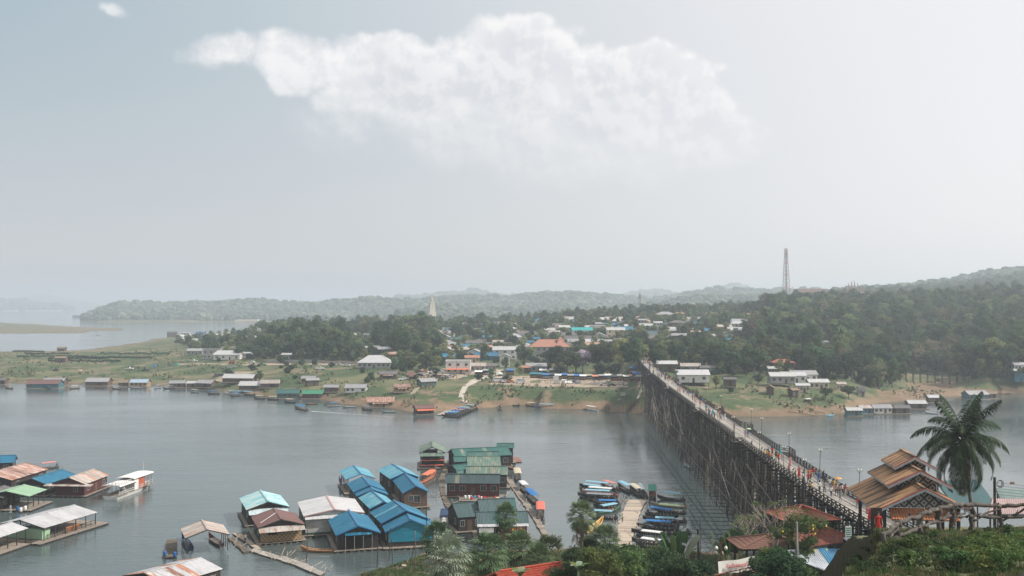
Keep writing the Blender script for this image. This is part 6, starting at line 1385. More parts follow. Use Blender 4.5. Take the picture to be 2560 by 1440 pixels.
# --- clutter on the rafts
def drum(px, py, m, label, z=.35, s=1.0, name='barrel', cat='barrel', group='barrels on the rafts'):
    p = P(px, py, z); e = MB().loft([[(rr * s * math.cos(t * math.pi / 5), rr * s * math.sin(t * math.pi / 5), zz * s) for t in range(10)] for rr, zz in ((.27, 0), (.3, .08), (.3, .75), (.26, .85), (.1, .88))]).build(name, m, None, loc=p, sm=True); tag(e, label, cat, group)
JUG = mat('white_jug', (.72, .72, .70), rough=.5); BLUEB = mat('blue_barrel', (.02, .12, .34), rough=.5)
for px, py, m, lb in [(44, 1276, BLUEB, 'dark blue barrel standing on the left green canopy raft'), (52, 1279, JUG, 'white water jar beside the blue barrel at left'), (63, 1275, JUG, 'tall white container on the green canopy raft'), (1163, 1248, JUG, 'left white barrel on the cluttered raft'), (1172, 1248, JUG, 'right white barrel on the cluttered raft'),
    (868, 1360, BLUEB, 'blue barrel on the front deck of the blue-roofed house'), (906, 1358, BLUEB, 'upright blue barrel under the blue awning'), (412, 1390, BLUEB, 'blue barrel at the near left corner of the bamboo raft'), (437, 1392, BLUEB, 'blue barrel at the near right corner of the bamboo raft'), (1238, 1342, JUG, 'white jug leftmost under the white awning'), (1245, 1342, JUG, 'second white jug under the white awning'), (1253, 1343, JUG, 'third white jug under the white awning'), (1133, 1240, WALL['grey'], 'grey tank beside the log walkway')]: drum(px, py, m, lb)
for i in range(26):
    px, py = r.uniform(1160, 1262), r.uniform(1237, 1248); p = P(px, py, .42); tag(MB().box((0, 0, .18), (r.uniform(.3, 1.1), r.uniform(.3, .6), .36), r.uniform(0, 3), top=.85).build('bundle', cloth(r.choice([C['white'], C['blue'], C['red'], C['cream'], C['teal'], C['pink']])), None, loc=p), 'small coloured bundle or box lying on the cluttered raft deck', 'bundle', 'goods heaped on the cluttered raft')
person(P(1556, 1306, .34), R(180), C['lime'], C['black'], 0, 1.68, 'person in a pale green shirt walking on the bamboo jetty'); person(P(26, 1282, .34), R(160), C['white'], C['white'], 2, 1.68, 'person dressed in white on the left green canopy raft'); person(P(613, 1357, .34), R(30), C['tan'], C['black'], 4, 1.66, 'person bending on the pale plank walkway'); person(P(1724, 1165, .3), 0, C['red'], C['black'], 2, 1.6, 'person in red on a small float by the bridge piles'); person(P(1250, 1021, .5), 0, C['green'], C['black'], 2, 1.6, 'person standing in the little dark boat off the far jetty')
boat((1718, 1166), (1733, 1170), (.3, .4, .42), None, 'small pale float with the person in red by the bridge')
for i in range(9):
    px, py = r.uniform(848, 872), r.uniform(1196, 1216); person(P(px, py, .5), r.uniform(0, 6), C[r.choice(cols)], C['navy'], r.choice([2, 4]), 1.6, 'person in the small crowd on the side deck of the rearmost blue house', 'crowd on the blue house side deck')
# ---------------------------------------------------------------- trees
r = random.Random(23)
def leafmat(name, c, c2, c3=None, rand=.38, tr=.32):
    return mat(name, c, c2, scale=.9, rough=.75, rand=rand, c3=c3, s3=.45, t3=(.5, .7), transl=tr, spec=.15)
LEAF = [leafmat('leaf_dark', (.024, .050, .030), (.044, .080, .038)), leafmat('leaf_mid', (.048, .088, .042), (.075, .122, .052)), leafmat('leaf_light', (.13, .18, .07), (.175, .215, .085)), leafmat('leaf_olive', (.12, .14, .07), (.165, .17, .09)), leafmat('leaf_dry', (.16, .13, .095), (.20, .165, .12))]
BARK = mat('bark', (.17, .14, .11), (.10, .085, .07), scale=4, rough=.95, stretch=(1, 1, .2))
def crown_np(seed, clumps, leaf, per, jit=.5, core=.62, flat=.0):
    """leaf-sized faces spread over many uneven clumps; clumps = [(x,y,z,rx,rz)]"""
    g = np.random.default_rng(seed); V = []; Q_ = []; n0 = 0
    for (x, y, z, rx, rz) in clumps:
        n = int(per * (rx * rx)); 
        d = g.normal(size=(n, 3)); d /= np.linalg.norm(d, axis=1)[:, None]; d[:, 2] = np.where(d[:, 2] < -.35, -d[:, 2], d[:, 2])
        rr_ = 1 + g.normal(size=(n, 1)) * .13 + (g.random((n, 1)) < .12) * g.random((n, 1)) * .35
        c = np.array([x, y, z]) + d * rr_ * np.array([rx, rx, rz])
        nn = d + g.normal(size=(n, 3)) * jit; nn[:, 2] += flat; nn /= np.linalg.norm(nn, axis=1)[:, None]
        a = np.cross(nn, g.normal(size=(n, 3))); a /= np.linalg.norm(a, axis=1)[:, None] + 1e-9; b = np.cross(nn, a)
        s = leaf * (0.6 + .8 * g.random((n, 1)))
        q4 = np.stack([c - a * s, c - b * s * .55, c + a * s, c + b * s * .55], 1)
        V.append(q4.reshape(-1, 3)); Q_.append(np.arange(n * 4).reshape(n, 4) + n0); n0 += n * 4
        if core:  # closed blob added inside each clump to block light and gaps
            m_ = 8; rings = []
            for k, (ph, q) in enumerate(((-1.1, .45), (-.4, .92), (.35, .94), (1.0, .54))):
                t = np.arange(m_) * 2 * math.pi / m_ + k * .4; w = 1 + g.normal(size=m_) * .10
                rings.append(np.stack([x + np.cos(t) * q * rx * core * w, y + np.sin(t) * q * rx * core * w, np.full(m_, z + math.sin(ph) * rz * core)], 1))
            vv_ = np.concatenate(rings); V.append(vv_); fs = []
            for k in range(3):
                for j in range(m_): fs.append([k * m_ + j, k * m_ + (j + 1) % m_, (k + 1) * m_ + (j + 1) % m_, (k + 1) * m_ + j])
            fs.append([24, 25, 26, 27]); fs.append([27, 28, 31, 24]); fs.append([28, 29, 30, 31])
            Q_.append(np.array(fs) + n0); n0 += len(vv_)
    return np.concatenate(V), np.concatenate(Q_)
def mk_clumps(seed, n, R_, zc, rz, cr, squash=.8):
    g = random.Random(seed); out = []
    for i in range(n):
        t = g.random() * 6.283; rad = math.sqrt(g.random()) * R_; zz = g.uniform(-1, 1); k = math.sqrt(max(0, 1 - zz * zz * .8)); c = cr * g.uniform(.65, 1.25)
        out.append((math.cos(t) * rad * k, math.sin(t) * rad * k, zc + zz * rz, c, c * squash))
    return out
def trunk_mb(h, rad, seed, limbs=4, R_=3):
    g = random.Random(seed); mb = MB(); p = [(0, 0, -1.2), (g.uniform(-.1, .1), g.uniform(-.1, .1), h * .4), (g.uniform(-.3, .3), g.uniform(-.3, .3), h * .8)]
    mb.tube(p, [rad * 1.3, rad, rad * .6], 6, cap=False)
    for i in range(limbs):
        t = i * 6.283 / limbs + g.random(); a = Vector(p[1]).lerp(Vector(p[2]), g.uniform(.1, .9)); mb.tube([a, a + Vector((math.cos(t) * R_ * .35, math.sin(t) * R_ * .35, h * .18)), a + Vector((math.cos(t) * R_ * .7, math.sin(t) * R_ * .7, h * .35))], [rad * .5, rad * .35, rad * .15], 5, cap=False)
    return mb
TREES = []      # (crown mesh, trunk mesh, height, radius, words)
def add_tree(seed, n, R_, zc, rz, cr, leaf, per, lm, words, h=None, core=.62, sq=.8):
    v, q_ = crown_np(seed, mk_clumps(seed, n, R_, zc, rz, cr, sq), leaf, per, core=core)
    TREES.append((np_mesh('crown', v, q_, lm), trunk_mb(zc, .25, seed, 4, R_).mesh('trunk', BARK), zc + rz + cr * .7, R_ + cr * .6, words))
add_tree(1, 17, 3.6, 7.0, 2.6, 1.7, .34, 34, LEAF[0], 'dark rounded tree')
add_tree(2, 18, 2.5, 8.2, 4.2, 1.5, .32, 38, LEAF[1], 'tall green tree')
add_tree(3, 20, 4.2, 6.2, 2.0, 1.6, .32, 36, LEAF[1], 'broad spreading green tree')
add_tree(4, 17, 2.8, 6.6, 3.4, 1.35, .30, 38, LEAF[2], 'light green feathery tree')
add_tree(5, 16, 3.2, 7.4, 3.0, 1.4, .30, 30, LEAF[3], 'olive green tree', core=.5)
add_tree(6, 14, 2.6, 7.0, 3.2, 1.2, .26, 26, LEAF[4], 'brownish half bare tree', core=0)
add_tree(7, 14, 2.2, 3.2, 1.6, 1.3, .28, 38, LEAF[0], 'low dark bushy tree')
def palm_far(seed, h, nf, fl, words, thin=.16, droop=.9, lm=None):
    g = random.Random(seed); mb = MB()
    for i in range(nf):
        t = i * 2.4 + g.uniform(-.3, .3); e0 = g.uniform(-.3, 1.25); n = 6; pts = []; p = Vector((0, 0, h)); el = e0
        for k in range(n + 1):
            pts.append(p.copy()); p = p + Vector((math.cos(t) * math.cos(el), math.sin(t) * math.cos(el), math.sin(el))) * fl / n; el -= droop * 2.0 / n
        side = Vector((-math.sin(t), math.cos(t), 0))
        for k in range(n):
            w0 = fl * .17 * math.sin(math.pi * (k + .6) / (n + 1)); w1 = fl * .17 * math.sin(math.pi * (k + 1.6) / (n + 1)) if k < n - 1 else .04
            for s in (-1, 1):
                mb.quad(pts[k], pts[k + 1], pts[k + 1] + side * s * w1 + Vector((0, 0, -w1 * .8)), pts[k] + side * s * w0 + Vector((0, 0, -w0 * .8)))
    cr = mb.mesh('crown', lm or LEAF[1]); tb = MB(); b = g.uniform(-.8, .8)
    tb.tube([(b, 0, -1), (b * .5, 0, h * .4), (0, 0, h + .1)], [thin * 1.4, thin, thin * .8], 6)
    TREES.append((cr, tb.mesh('trunk', BARK), h + 2, fl * .75, words))
palm_far(31, 11, 17, 3.6, 'coconut palm with drooping fronds', .17)
palm_far(32, 12.5, 9, 1.9, 'slim areca palm', .09, .8, LEAF[0])
# zones: photo column -> lowest row at which a tree may stand
TB = [(360, 834), (400, 848), (470, 862), (480, 872), (560, 893), (700, 899), (900, 903), (980, 922), (1060, 925), (1150, 905), (1290, 905), (1350, 912), (1600, 906), (1640, 915), (1700, 948), (1780, 965), (1830, 968), (1900, 955), (2050, 960), (2110, 972), (2200, 974), (2280, 932), (2450, 946), (2600, 936)]
tbx, tby = zip(*TB)
cand = []
for gy in np.arange(480, 1760, 7.6):
    step = 7.6 if gy < 1200 else 9
    xa, xb = (330 - 1280) / F * gy, (2680 - 1280) / F * gy
    for gx in np.arange(xa, xb, step):
        cand.append((gx + r.uniform(-3.4, 3.4), gy + r.uniform(-3.4, 3.4)))
ca = np.array(cand); hz_ = H(ca[:, 0], ca[:, 1])
sel = []
for (x, y), z in zip(cand, hz_):
    if z < 2.5: continue
    px, py = scr((x, y, z))
    if py > np.interp(px, tbx, tby): continue
    if px < 620 and y > 1000: continue
    dens = .97 if px > 1890 else .72
    if px < 640: dens = .40
    elif px < 1080: dens = .92
    elif px < 1200: dens = .62
    if 1200 < px < 1860 and y < 1000: dens = .60
    if y > 1000 and px <= 1890: dens = .9
    if r.random() > dens: continue
    if any((x - a) ** 2 + (y - b) ** 2 < c * c for a, b, c in VFOOT): continue
    u = r.random(); k = r.choices(range(9), (24, 18, 18, 9, 11, 3, 9, 6, 5))[0] if px < 1890 else r.choices(range(9), (20, 20, 20, 13, 14, 3, 7, 5, 3))[0]
    s = r.choice((r.uniform(.65, 1.1), r.uniform(.8, 1.25), r.uniform(1.0, 1.6))) * (1.08 if px > 1890 else 1.0) * (.68 if px < 640 else 1) * (1.15 if 700 < px < 1080 else 1)
    if 1080 < px < 1860 and y < 1000: s *= .8
    if y > 850 and 620 < px < 1890: s *= .74
    th, tr = TREES[k][2] * s, TREES[k][3] * s
    w = tr * F / y; top = py - th * F / y; bad = False
    for (x0, x1, y0_, y1_, dd) in VBOX:
        if y < dd - 1:
            ox = min(px + w, x1) - max(px - w, x0); oy = min(py, y1_) - max(top, y0_)
            if ox > 0 and oy > 0 and ox * oy > .34 * (x1 - x0) * (y1_ - y0_) and r.random() < .86: bad = True; break
    if bad:
        k = 6; s = r.uniform(.5, .8); th, tr = TREES[k][2] * s, TREES[k][3] * s; w = tr * F / y; top = py - th * F / y
        if r.random() < .5: continue
        for (x0, x1, y0_, y1_, dd) in VBOX:
            if y < dd - 1:
                ox = min(px + w, x1) - max(px - w, x0); oy = min(py, y1_) - max(top, y0_)
                if ox > 0 and oy > 0 and ox * oy > .4 * (x1 - x0) * (y1_ - y0_): break
        else: sel.append((x, y, z, k, s, px, py))
        continue
    sel.append((x, y, z, k, s, px, py))
# trees placed by hand: column, foot row, kind, scale
for px, py, k, s in [(1345, 930, 0, 1.0), (1390, 934, 0, 1.4), (1418, 938, 2, 1.5), (1440, 932, 0, 1.3), (1490, 934, 0, 1.45), (1520, 938, 2, 1.65), (1556, 940, 3, 1.6), (1578, 938, 0, 1.4), (1590, 925, 1, 1.1), (1500, 945, 6, 1.3), (1535, 944, 6, 1.4), (1400, 944, 6, 1.3), (1213, 905, 1, .8), (1206, 912, 1, .6), (1095, 915, 0, .8), (1060, 925, 2, .9),
    (1020, 915, 0, .9), (1040, 905, 0, 1.0), (1005, 935, 6, .9), (1640, 930, 0, 1.0), (1675, 905, 0, 1.1), (1710, 905, 1, 1.1), (1745, 915, 2, 1.1), (1790, 975, 3, .6), (1805, 985, 7, .35), (1690, 960, 7, .5), (1655, 945, 6, .9), (1795, 930, 0, 1.0), (1830, 935, 0, 1.15), (1865, 945, 2, 1.1), (1895, 960, 6, .9),
    (2064, 1000, 2, .55), (2122, 1002, 2, .65), (2092, 960, 0, 1.1), (2130, 955, 0, 1.35), (2075, 950, 0, 1.2), (2200, 965, 0, 1.1), (2230, 970, 1, 1.1), (2175, 968, 2, .9), (2250, 955, 0, 1.0), (2210, 950, 0, 1.3), (2040, 972, 7, .5), (1880, 985, 5, .6), (1828, 985, 6, .5), (560, 900, 0, 1.0), (577, 898, 0, 1.1), (600, 897, 2, .8), (640, 900, 0, .9), (665, 902, 2, .9), (690, 903, 0, 1.0),
    (545, 908, 6, .7), (455, 905, 5, .5), (1090, 940, 6, .7), (1262, 935, 1, .6), (860, 820, 0, 1.1), (770, 826, 1, 1.1)]:
    g = G(px, py, 200); 
    if any((g.x - a) ** 2 + (g.y - b) ** 2 < (c * .7) ** 2 for a, b, c in VFOOT): continue
    sel.append((g.x, g.y, g.z, k, s, px, py - 60))
sel.sort(key=lambda t: t[1])
TREE_LABELS = {}
def tree_label(k, px, ptop, y):
    words = TREES[k][4]; best = None
    for (x0, x1, y0_, y1_, dd), vh_ in zip(VBOX, VH):
        cx, cy_ = (x0 + x1) / 2, (y0_ + y1_) / 2; d = math.hypot(px - cx, (ptop - cy_) * 1.3)
        if best is None or d < best[0]: best = (d, cx, cy_, dd, vh_[7])
    if best[0] < 95:
        d, cx, cy_, dd, lb = best
        lw = lb.split(); lb = ' '.join(lw[:7])
        if len(lw) > 7:
            while lb.split()[-1] in ('the', 'a', 'of', 'with', 'in', 'and', 'at', 'by', 'over', 'on', 'beside', 'left', 'right', 'behind', 'under', 'big', 'from', 'wide', 'coral', 'roof-', 'small', 'thin', 'two', 'dark', 'pale', 'long', 'grey', 'hip', 'pointed', 'salmon', 'orange'): lb = ' '.join(lb.split()[:-1])
        rel = ('left of the' if px < cx else 'right of the') if abs(px - cx) > abs(ptop - cy_) * .8 else ('behind the' if y > dd else 'in front of the')
        return '%s %s %s' % (words, rel, lb)
    rows = 'low' if ptop > 880 else 'halfway up' if ptop > 810 else 'high'
    zone = 'on the village slope' if px < 1890 else 'on the wooded slope below the radio mast' if px < 2060 else 'on the wooded slope above the riverside huts' if px < 2240 else 'on the wooded slope above the trestle bridge' if px < 2440 else 'on the wooded slope at the right edge'
    return '%s %s %s' % (words, rows, zone)
IND = []
for t in sel[:300]: IND.append(t)
for x, y, z, k, s, px, py in IND:
    cm, tm, th, tr, words = TREES[k]
    lb = tree_label(k, px, py - th * s * .6 * F / y, y)
    e = empty(words.split()[-1] if 'palm' not in words else 'palm_tree', (x, y, z), r.uniform(0, 6.28), lb, 'palm tree' if 'palm' in words else 'tree'); e.scale = (s, s, s * r.uniform(.9, 1.1))
    link('crown', cm, e); link('trunk', tm, e)
    TREE_LABELS.setdefault(lb, []).append((px, e))
    if len(IND) and 'PROTO' not in globals(): PROTO = {}
    PROTO.setdefault(k, e)
ORD = ['leftmost', 'second from left', 'third from left', 'fourth from left', 'fifth from left', 'sixth from left', 'seventh from left']
for lb, lst in TREE_LABELS.items():
    if len(lst) == 1: continue
    lst.sort(key=lambda t: t[0])
    for i, (px, e) in enumerate(lst):
        e['group'] = 'trees: ' + lb
        if len(lst) <= 7: 
            w = ('%s %s' % (ORD[i] if i < len(lst) - 1 else 'rightmost', lb)).split(); e['label'] = ' '.join(w[:16])
g = G(1457, 936, 200); e = empty('blossom_tree', g, 0, 'tree with pale lilac blossom standing among the dark trees behind the stalls', 'tree'); e.scale = (1.25, 1.25, 1.35); o = link('crown', TREES[2][0], e); slot(o, 0, leafmat('lilac', (.42, .34, .44), (.30, .28, .30))); link('trunk', TREES[2][1], e)
def gn_scatter(name, pts, rots, scls, kinds, protos, label, kind='stuff', blob=None):
    me = bpy.data.meshes.new(name); me.vertices.add(len(pts)); me.vertices.foreach_set('co', np.asarray(pts, np.float32).ravel())
    for nm, dat, ty in (('rot', rots, 'FLOAT'), ('scl', scls, 'FLOAT'), ('knd', kinds, 'INT')):
        a = me.attributes.new(nm, ty, 'POINT'); a.data.foreach_set('value', np.asarray(dat, np.float32 if ty == 'FLOAT' else np.int32))
    o = link(name, me); ng = bpy.data.node_groups.new(name, 'GeometryNodeTree'); ng.interface.new_socket('Geometry', in_out='INPUT', socket_type='NodeSocketGeometry'); ng.interface.new_socket('Geometry', in_out='OUTPUT', socket_type='NodeSocketGeometry')
    N = ng.nodes.new; L = ng.links.new; gi = N('NodeGroupInput'); go = N('NodeGroupOutput'); jn = N('GeometryNodeJoinGeometry'); L(jn.outputs[0], go.inputs[0])
    def attr(n, ty='FLOAT'): a = N('GeometryNodeInputNamedAttribute'); a.data_type = ty; a.inputs['Name'].default_value = n; return a.outputs[0]
    cx = N('ShaderNodeCombineXYZ'); L(attr('rot'), cx.inputs[2]); e2r = N('FunctionNodeEulerToRotation'); L(cx.outputs[0], e2r.inputs[0]); sc_ = attr('scl'); kd = attr('knd', 'INT')
    def inst(geo, k):
        ip = N('GeometryNodeInstanceOnPoints'); L(gi.outputs[0], ip.inputs['Points']); L(geo, ip.inputs['Instance']); L(e2r.outputs[0], ip.inputs['Rotation']); L(sc_, ip.inputs['Scale'])
        if k is not None:
            c = N('FunctionNodeCompare'); c.data_type = 'INT'; c.operation = 'EQUAL'; L(kd, c.inputs[2]); c.inputs[3].default_value = k; L(c.outputs[0], ip.inputs['Selection'])
        L(ip.outputs[0], jn.inputs[0])
    if blob:
        for k in range(3):
            ico = N('GeometryNodeMeshIcoSphere'); ico.inputs['Radius'].default_value = 1.0; ico.inputs['Subdivisions'].default_value = blob[1]
            sp_ = N('GeometryNodeSetPosition'); L(ico.outputs[0], sp_.inputs[0]); nz = N('ShaderNodeTexNoise'); nz.noise_dimensions = '4D'; nz.inputs['W'].default_value = k * 5.1; nz.inputs['Scale'].default_value = 1.7; nz.inputs['Detail'].default_value = 3
            v1 = N('ShaderNodeVectorMath'); v1.operation = 'SUBTRACT'; L(nz.outputs['Color'], v1.inputs[0]); v1.inputs[1].default_value = (.5, .5, .5); v2 = N('ShaderNodeVectorMath'); v2.operation = 'MULTIPLY'; L(v1.outputs[0], v2.inputs[0]); v2.inputs[1].default_value = (1.5, 1.5, 1.3); L(v2.outputs[0], sp_.inputs['Offset'])
            sm_ = N('GeometryNodeSetMaterial'); L(sp_.outputs[0], sm_.inputs[0]); sm_.inputs['Material'].default_value = blob[0][k]; inst(sm_.outputs[0], k)
    else:
        for k, pr in protos.items():
            oi = N('GeometryNodeObjectInfo'); oi.transform_space = 'ORIGINAL'; oi.inputs['Object'].default_value = pr; inst(oi.outputs['Geometry'], k)
    md = o.modifiers.new('scatter', 'NODES'); md.node_group = ng
    return tag(o, label, kind=kind)
for k in range(9):
    if k not in PROTO:
        t = [q_ for q_ in sel if q_[3] == k][0]; cm, tm, th, tr, words = TREES[k]; x, y, z, k_, s, px, py = t
        e = empty('tree', (x, y, z), 0, words + ' standing on the village slope', 'tree'); link('crown', cm, e); link('trunk', tm, e); PROTO[k] = e
crowns = {k: [c for c in e.children if c.name.startswith('crown')][0] for k, e in PROTO.items()}
rest = sel[300:]
gn_scatter('woodland', [(t[0], t[1], t[2]) for t in rest], [r.uniform(0, 6.28) for _ in rest], [t[4] for t in rest], [t[3] for t in rest], crowns, 'dense mixed woodland covering the village hill and right slope')
# undergrowth on the slopes and banks
und = []
np.random.seed(6); up_ = np.random.uniform(380, 2620, 9000); ud_ = np.random.uniform(470, 1050, 9000)
for px, d, z in zip(up_, ud_, H((up_ - 1280) / F * ud_, ud_)):
    x = (px - 1280) / F * d
    if z < 3: continue
    pyy = scr((x, d, z))[1]; lim = np.interp(px, tbx, tby) + 2
    if pyy > lim and not (r.random() < .06 and 560 < px < 1600 and pyy < 1000): continue
    if any((x - a) ** 2 + (d - b) ** 2 < c * c for a, b, c in VFOOT): continue
    und.append((x, d, z - .9))
gn_scatter('undergrowth', und, [r.uniform(0, 6.28) for _ in und], [r.uniform(.35, .9) for _ in und], [6 if r.random() < .75 else 3 for _ in und], crowns, 'low bushes and undergrowth between the trees and houses')
deb = []
ys_ = np.random.uniform(370, 900, 60000); pp = np.random.uniform(-20, 2580, 60000); xs_ = (pp - 1280) / F * ys_; z_ = H(xs_, ys_); f_ = fbm(xs_ / 11, ys_ / 11, 61, 4)
for x, y, z, px, f in zip(xs_, ys_, z_, pp, f_):
    if z > .4 and f > .12 and 760 + (CH - z) / y * F > np.interp(px, tbx, tby) - 4: deb.append((x, y, z - .25))
deb = deb[:11000]
gn_scatter('bank_scrub', deb, [r.uniform(0, 6.28) for _ in deb], [r.choice((.04, .07, .1, .15)) * r.uniform(.7, 1.4) for _ in deb], [r.choice((6, 6, 5, 4, 3)) for _ in deb], crowns, 'low scrub, weeds and litter dotting the banks and meadows')
# far wooded ridges
FARM = [leafmat('far_leaf_%d' % i, c, tuple(x * 1.35 for x in c), rand=.3, tr=.0) for i, c in enumerate(((.052, .085, .045), (.075, .105, .05), (.105, .115, .07)))]
FARM = [mat('far_wood_%d' % i, c, tuple(x * 1.4 for x in c), scale=.5, rough=.9, rand=.34, spec=.1) for i, c in enumerate(((.048, .070, .050), (.070, .092, .058), (.105, .112, .082)))]
def far_wood(name, ya, yb, step, sc_, label, pxa=150, pxb=2680, zmin=2.0, back=None):
    pts = []
    yy = ya
    while yy < yb:
        xs = np.arange((pxa - 1280) / F * yy, (pxb - 1280) / F * yy, step); xs = xs + np.random.uniform(-.45, .45, len(xs)) * step; y_ = yy + np.random.uniform(-.45, .45, len(xs)) * step
        z = H(xs, y_); k = z > zmin; pts.append(np.stack([xs[k], y_[k], z[k] + sc_ * .45], 1)); yy += step
    pts = np.concatenate(pts)
    # keep what faces the lake
    v = np.array([0, 0, CH]); n = len(pts)
    gn_scatter(name, pts, np.random.uniform(0, 6.28, n), np.random.choice((.6, .8, 1.0, 1.3, 1.7), n, p=(.25, .25, .25, .18, .07)) * np.random.uniform(.85, 1.15, n) * sc_, np.random.choice(3, n, p=(.5, .33, .17)), None, label, blob=(FARM, 2))
np.random.seed(4)
far_wood('mid_wood', 1720, 2420, 9.5, 6.0, 'hazy mixed wood on the low hills behind the village', 1000)
far_wood('lake_wood', 2540, 3340, 13.5, 8.0, 'hazy wooded shore hills beyond the lake', 190)
far_wood('ridge_wood', 4900, 5950, 24, 14, 'pale wooded ridges far behind the village', 960)
far_wood('left_ridge_wood', 6600, 7400, 30, 17, 'faint wooded shore at the far left', -60, 260)
# ---------------------------------------------------------------- village foreground: paths, cars, stalls
r = random.Random(77)
DIRT = mat('packed_dirt', (.36, .29, .22), (.27, .21, .155), scale=.6, rough=.95, c3=(.20, .17, .12), s3=.15, coords='Generated', stretch=(40, 40, 1))
def drape(name, rows, m, label, dz=.06, n=10):
    mb = MB(); g_ = []
    for i in range(len(rows) - 1):
        for k in range(n):
            t = k / n; a = [rows[i][j] * (1 - t) + rows[i + 1][j] * t for j in range(3)]; g_.append(a)
    g_.append(list(rows[-1])); vs = []
    for L_, R_, py in g_: vs.append([G(L_ + (R_ - L_) * k / 8, py + r.uniform(-.25, .25), 200) for k in range(9)])
    for i in range(len(vs) - 1):
        for k in range(8): mb.quad(*[tuple(Vector((p.x, p.y, Hs(p.x, p.y) + dz))) for p in (vs[i][k], vs[i][k + 1], vs[i + 1][k + 1], vs[i + 1][k])])
    return tag(mb.build(name, m, None, sm=True), label, kind='structure')
drape('parking_ground', [(1020, 1150, 948), (1030, 1160, 940), (1040, 1245, 930), (1050, 1240, 925)], DIRT, 'bare parking ground before the white terrace building')
drape('dirt_lot', [(1380, 1600, 969), (1225, 1600, 962), (1228, 1600, 955), (1225, 1600, 948), (1240, 1600, 941)], DIRT, 'bare dirt lot in front of the market stalls')
drape('footpath', [(1158, 1172, 1008), (1146, 1158, 998), (1148, 1162, 985), (1156, 1170, 968), (1180, 1206, 950), (1210, 1245, 938), (1235, 1258, 925)], mat('pale_concrete', (.46, .41, .34), (.36, .32, .27), scale=.8), 'pale stepped footpath winding down the bank to the jetty')
drape('track', [(1016, 1024, 996), (1030, 1042, 982), (1034, 1048, 972), (1046, 1075, 958), (1062, 1100, 948)], DIRT, 'dirt track climbing from the shore to the parked cars')
drape('road', [(440, 900, 914), (445, 900, 909)], DIRT, 'narrow road along the foot of the trees')
drape('track', [(520, 560, 955), (560, 610, 938), (590, 640, 930)], DIRT, 'short dirt track on the left meadow')
def wall_line(a, b, label, h=1.8, m=None, name='roadside_wall', cat='wall'):
    p = G(*a, 200); q_ = G(*b, 200); n = 10; e = MB()
    for i in range(n):
        u, v = p.lerp(q_, i / n), p.lerp(q_, (i + 1) / n); z = min(Hs(u.x, u.y), Hs(v.x, v.y)) - .3; e.loft([[(u.x, u.y, z), (v.x, v.y, z), (v.x, v.y + .2, z), (u.x, u.y + .2, z)], [(u.x, u.y, z + h + .3), (v.x, v.y, z + h + .3), (v.x, v.y + .2, z + h + .3), (u.x, u.y + .2, z + h + .3)]])
    tag(e.build(name, m or Gy), label, cat)
wall_line((670, 908), (780, 907), 'grey block wall behind the cars, left stretch'); wall_line((790, 908), (900, 912), 'grey block wall behind the cars, right stretch', m=mat('tan_wall', (.38, .33, .27)))
TYRE = mat('tyre', (.02, .02, .02)); CGL = mat('car_glass', (.02, .025, .03), rough=.1, spec=.8)
def car_proto(kind):
    e = empty({'car': 'parked_car', 'pickup': 'pickup_truck', 'van': 'van'}[kind]); L = {'car': 4.3, 'pickup': 5.1, 'van': 5.2}[kind]; hl = L / 2
    prof = {'car': [(-hl, .45), (-hl, .85), (-hl * .8, .98), (-hl * .55, 1.42), (hl * .2, 1.45), (hl * .5, 1.0), (hl * .95, .82), (hl, .45)],
            'pickup': [(-hl, .5), (-hl, 1.05), (-hl * .25, 1.07), (-hl * .2, 1.72), (hl * .22, 1.72), (hl * .48, 1.15), (hl * .97, 1.0), (hl, .5)],
            'van': [(-hl, .45), (-hl, 1.5), (-hl * .95, 2.1), (hl * .35, 2.15), (hl * .7, 1.35), (hl * .97, 1.05), (hl, .45)]}[kind]
    n = len(prof); m_ = MB(); m_.loft([[(x, -.86, z) for x, z in prof], [(x * .98, -.9, z * .97) for x, z in prof], [(x * .98, .9, z * .97) for x, z in prof], [(x, .86, z) for x, z in prof]]); m_.build('body', cloth((.7, .7, .7)), e)
    g = MB(); zt = max(z for x, z in prof)
    x0, x1 = {'car': (-hl * .5, hl * .22), 'pickup': (-hl * .15, hl * .28), 'van': (-hl * .9, hl * .4)}[kind]
    g.loft([[(x0, -.93, zt - .44), (x1 + .15, -.93, zt - .44), (x1, -.91, zt - .12), (x0 + .1, -.91, zt - .12)], [(x0, .93, zt - .44), (x1 + .15, .93, zt - .44), (x1, .91, zt - .12), (x0 + .1, .91, zt - .12)]]); g.build('window', CGL, e)
    MB().beam((prof[-4][0] + .1, 0, zt - .06), (prof[-3][0] + .05, 0, prof[-3][1] + .04), 1.5, .06).build('windscreen', CGL, e)
    for x in (-hl * .62, hl * .62):
        for s in (-1, 1): MB().tube([(x, s * .78, .33), (x, s * .95, .33)], .34, 10).build('wheel', TYRE, e)
    for s in (-1, 1): MB().box((hl - .02, s * .62, .72), (.08, .3, .14)).build('headlight', JUG, e)
    freeze(e); return e
CP = {k: [car_proto(k), True] for k in ('car', 'pickup', 'van')}
CC = dict(white=(.72, .72, .72), black=(.03, .03, .035), silver=(.42, .43, .44), red=(.50, .05, .05), lime=(.42, .55, .12), dark=(.05, .07, .09), orange=(.62, .22, .06), green=(.06, .16, .11), maroon=(.20, .04, .05), grey=(.22, .23, .24))
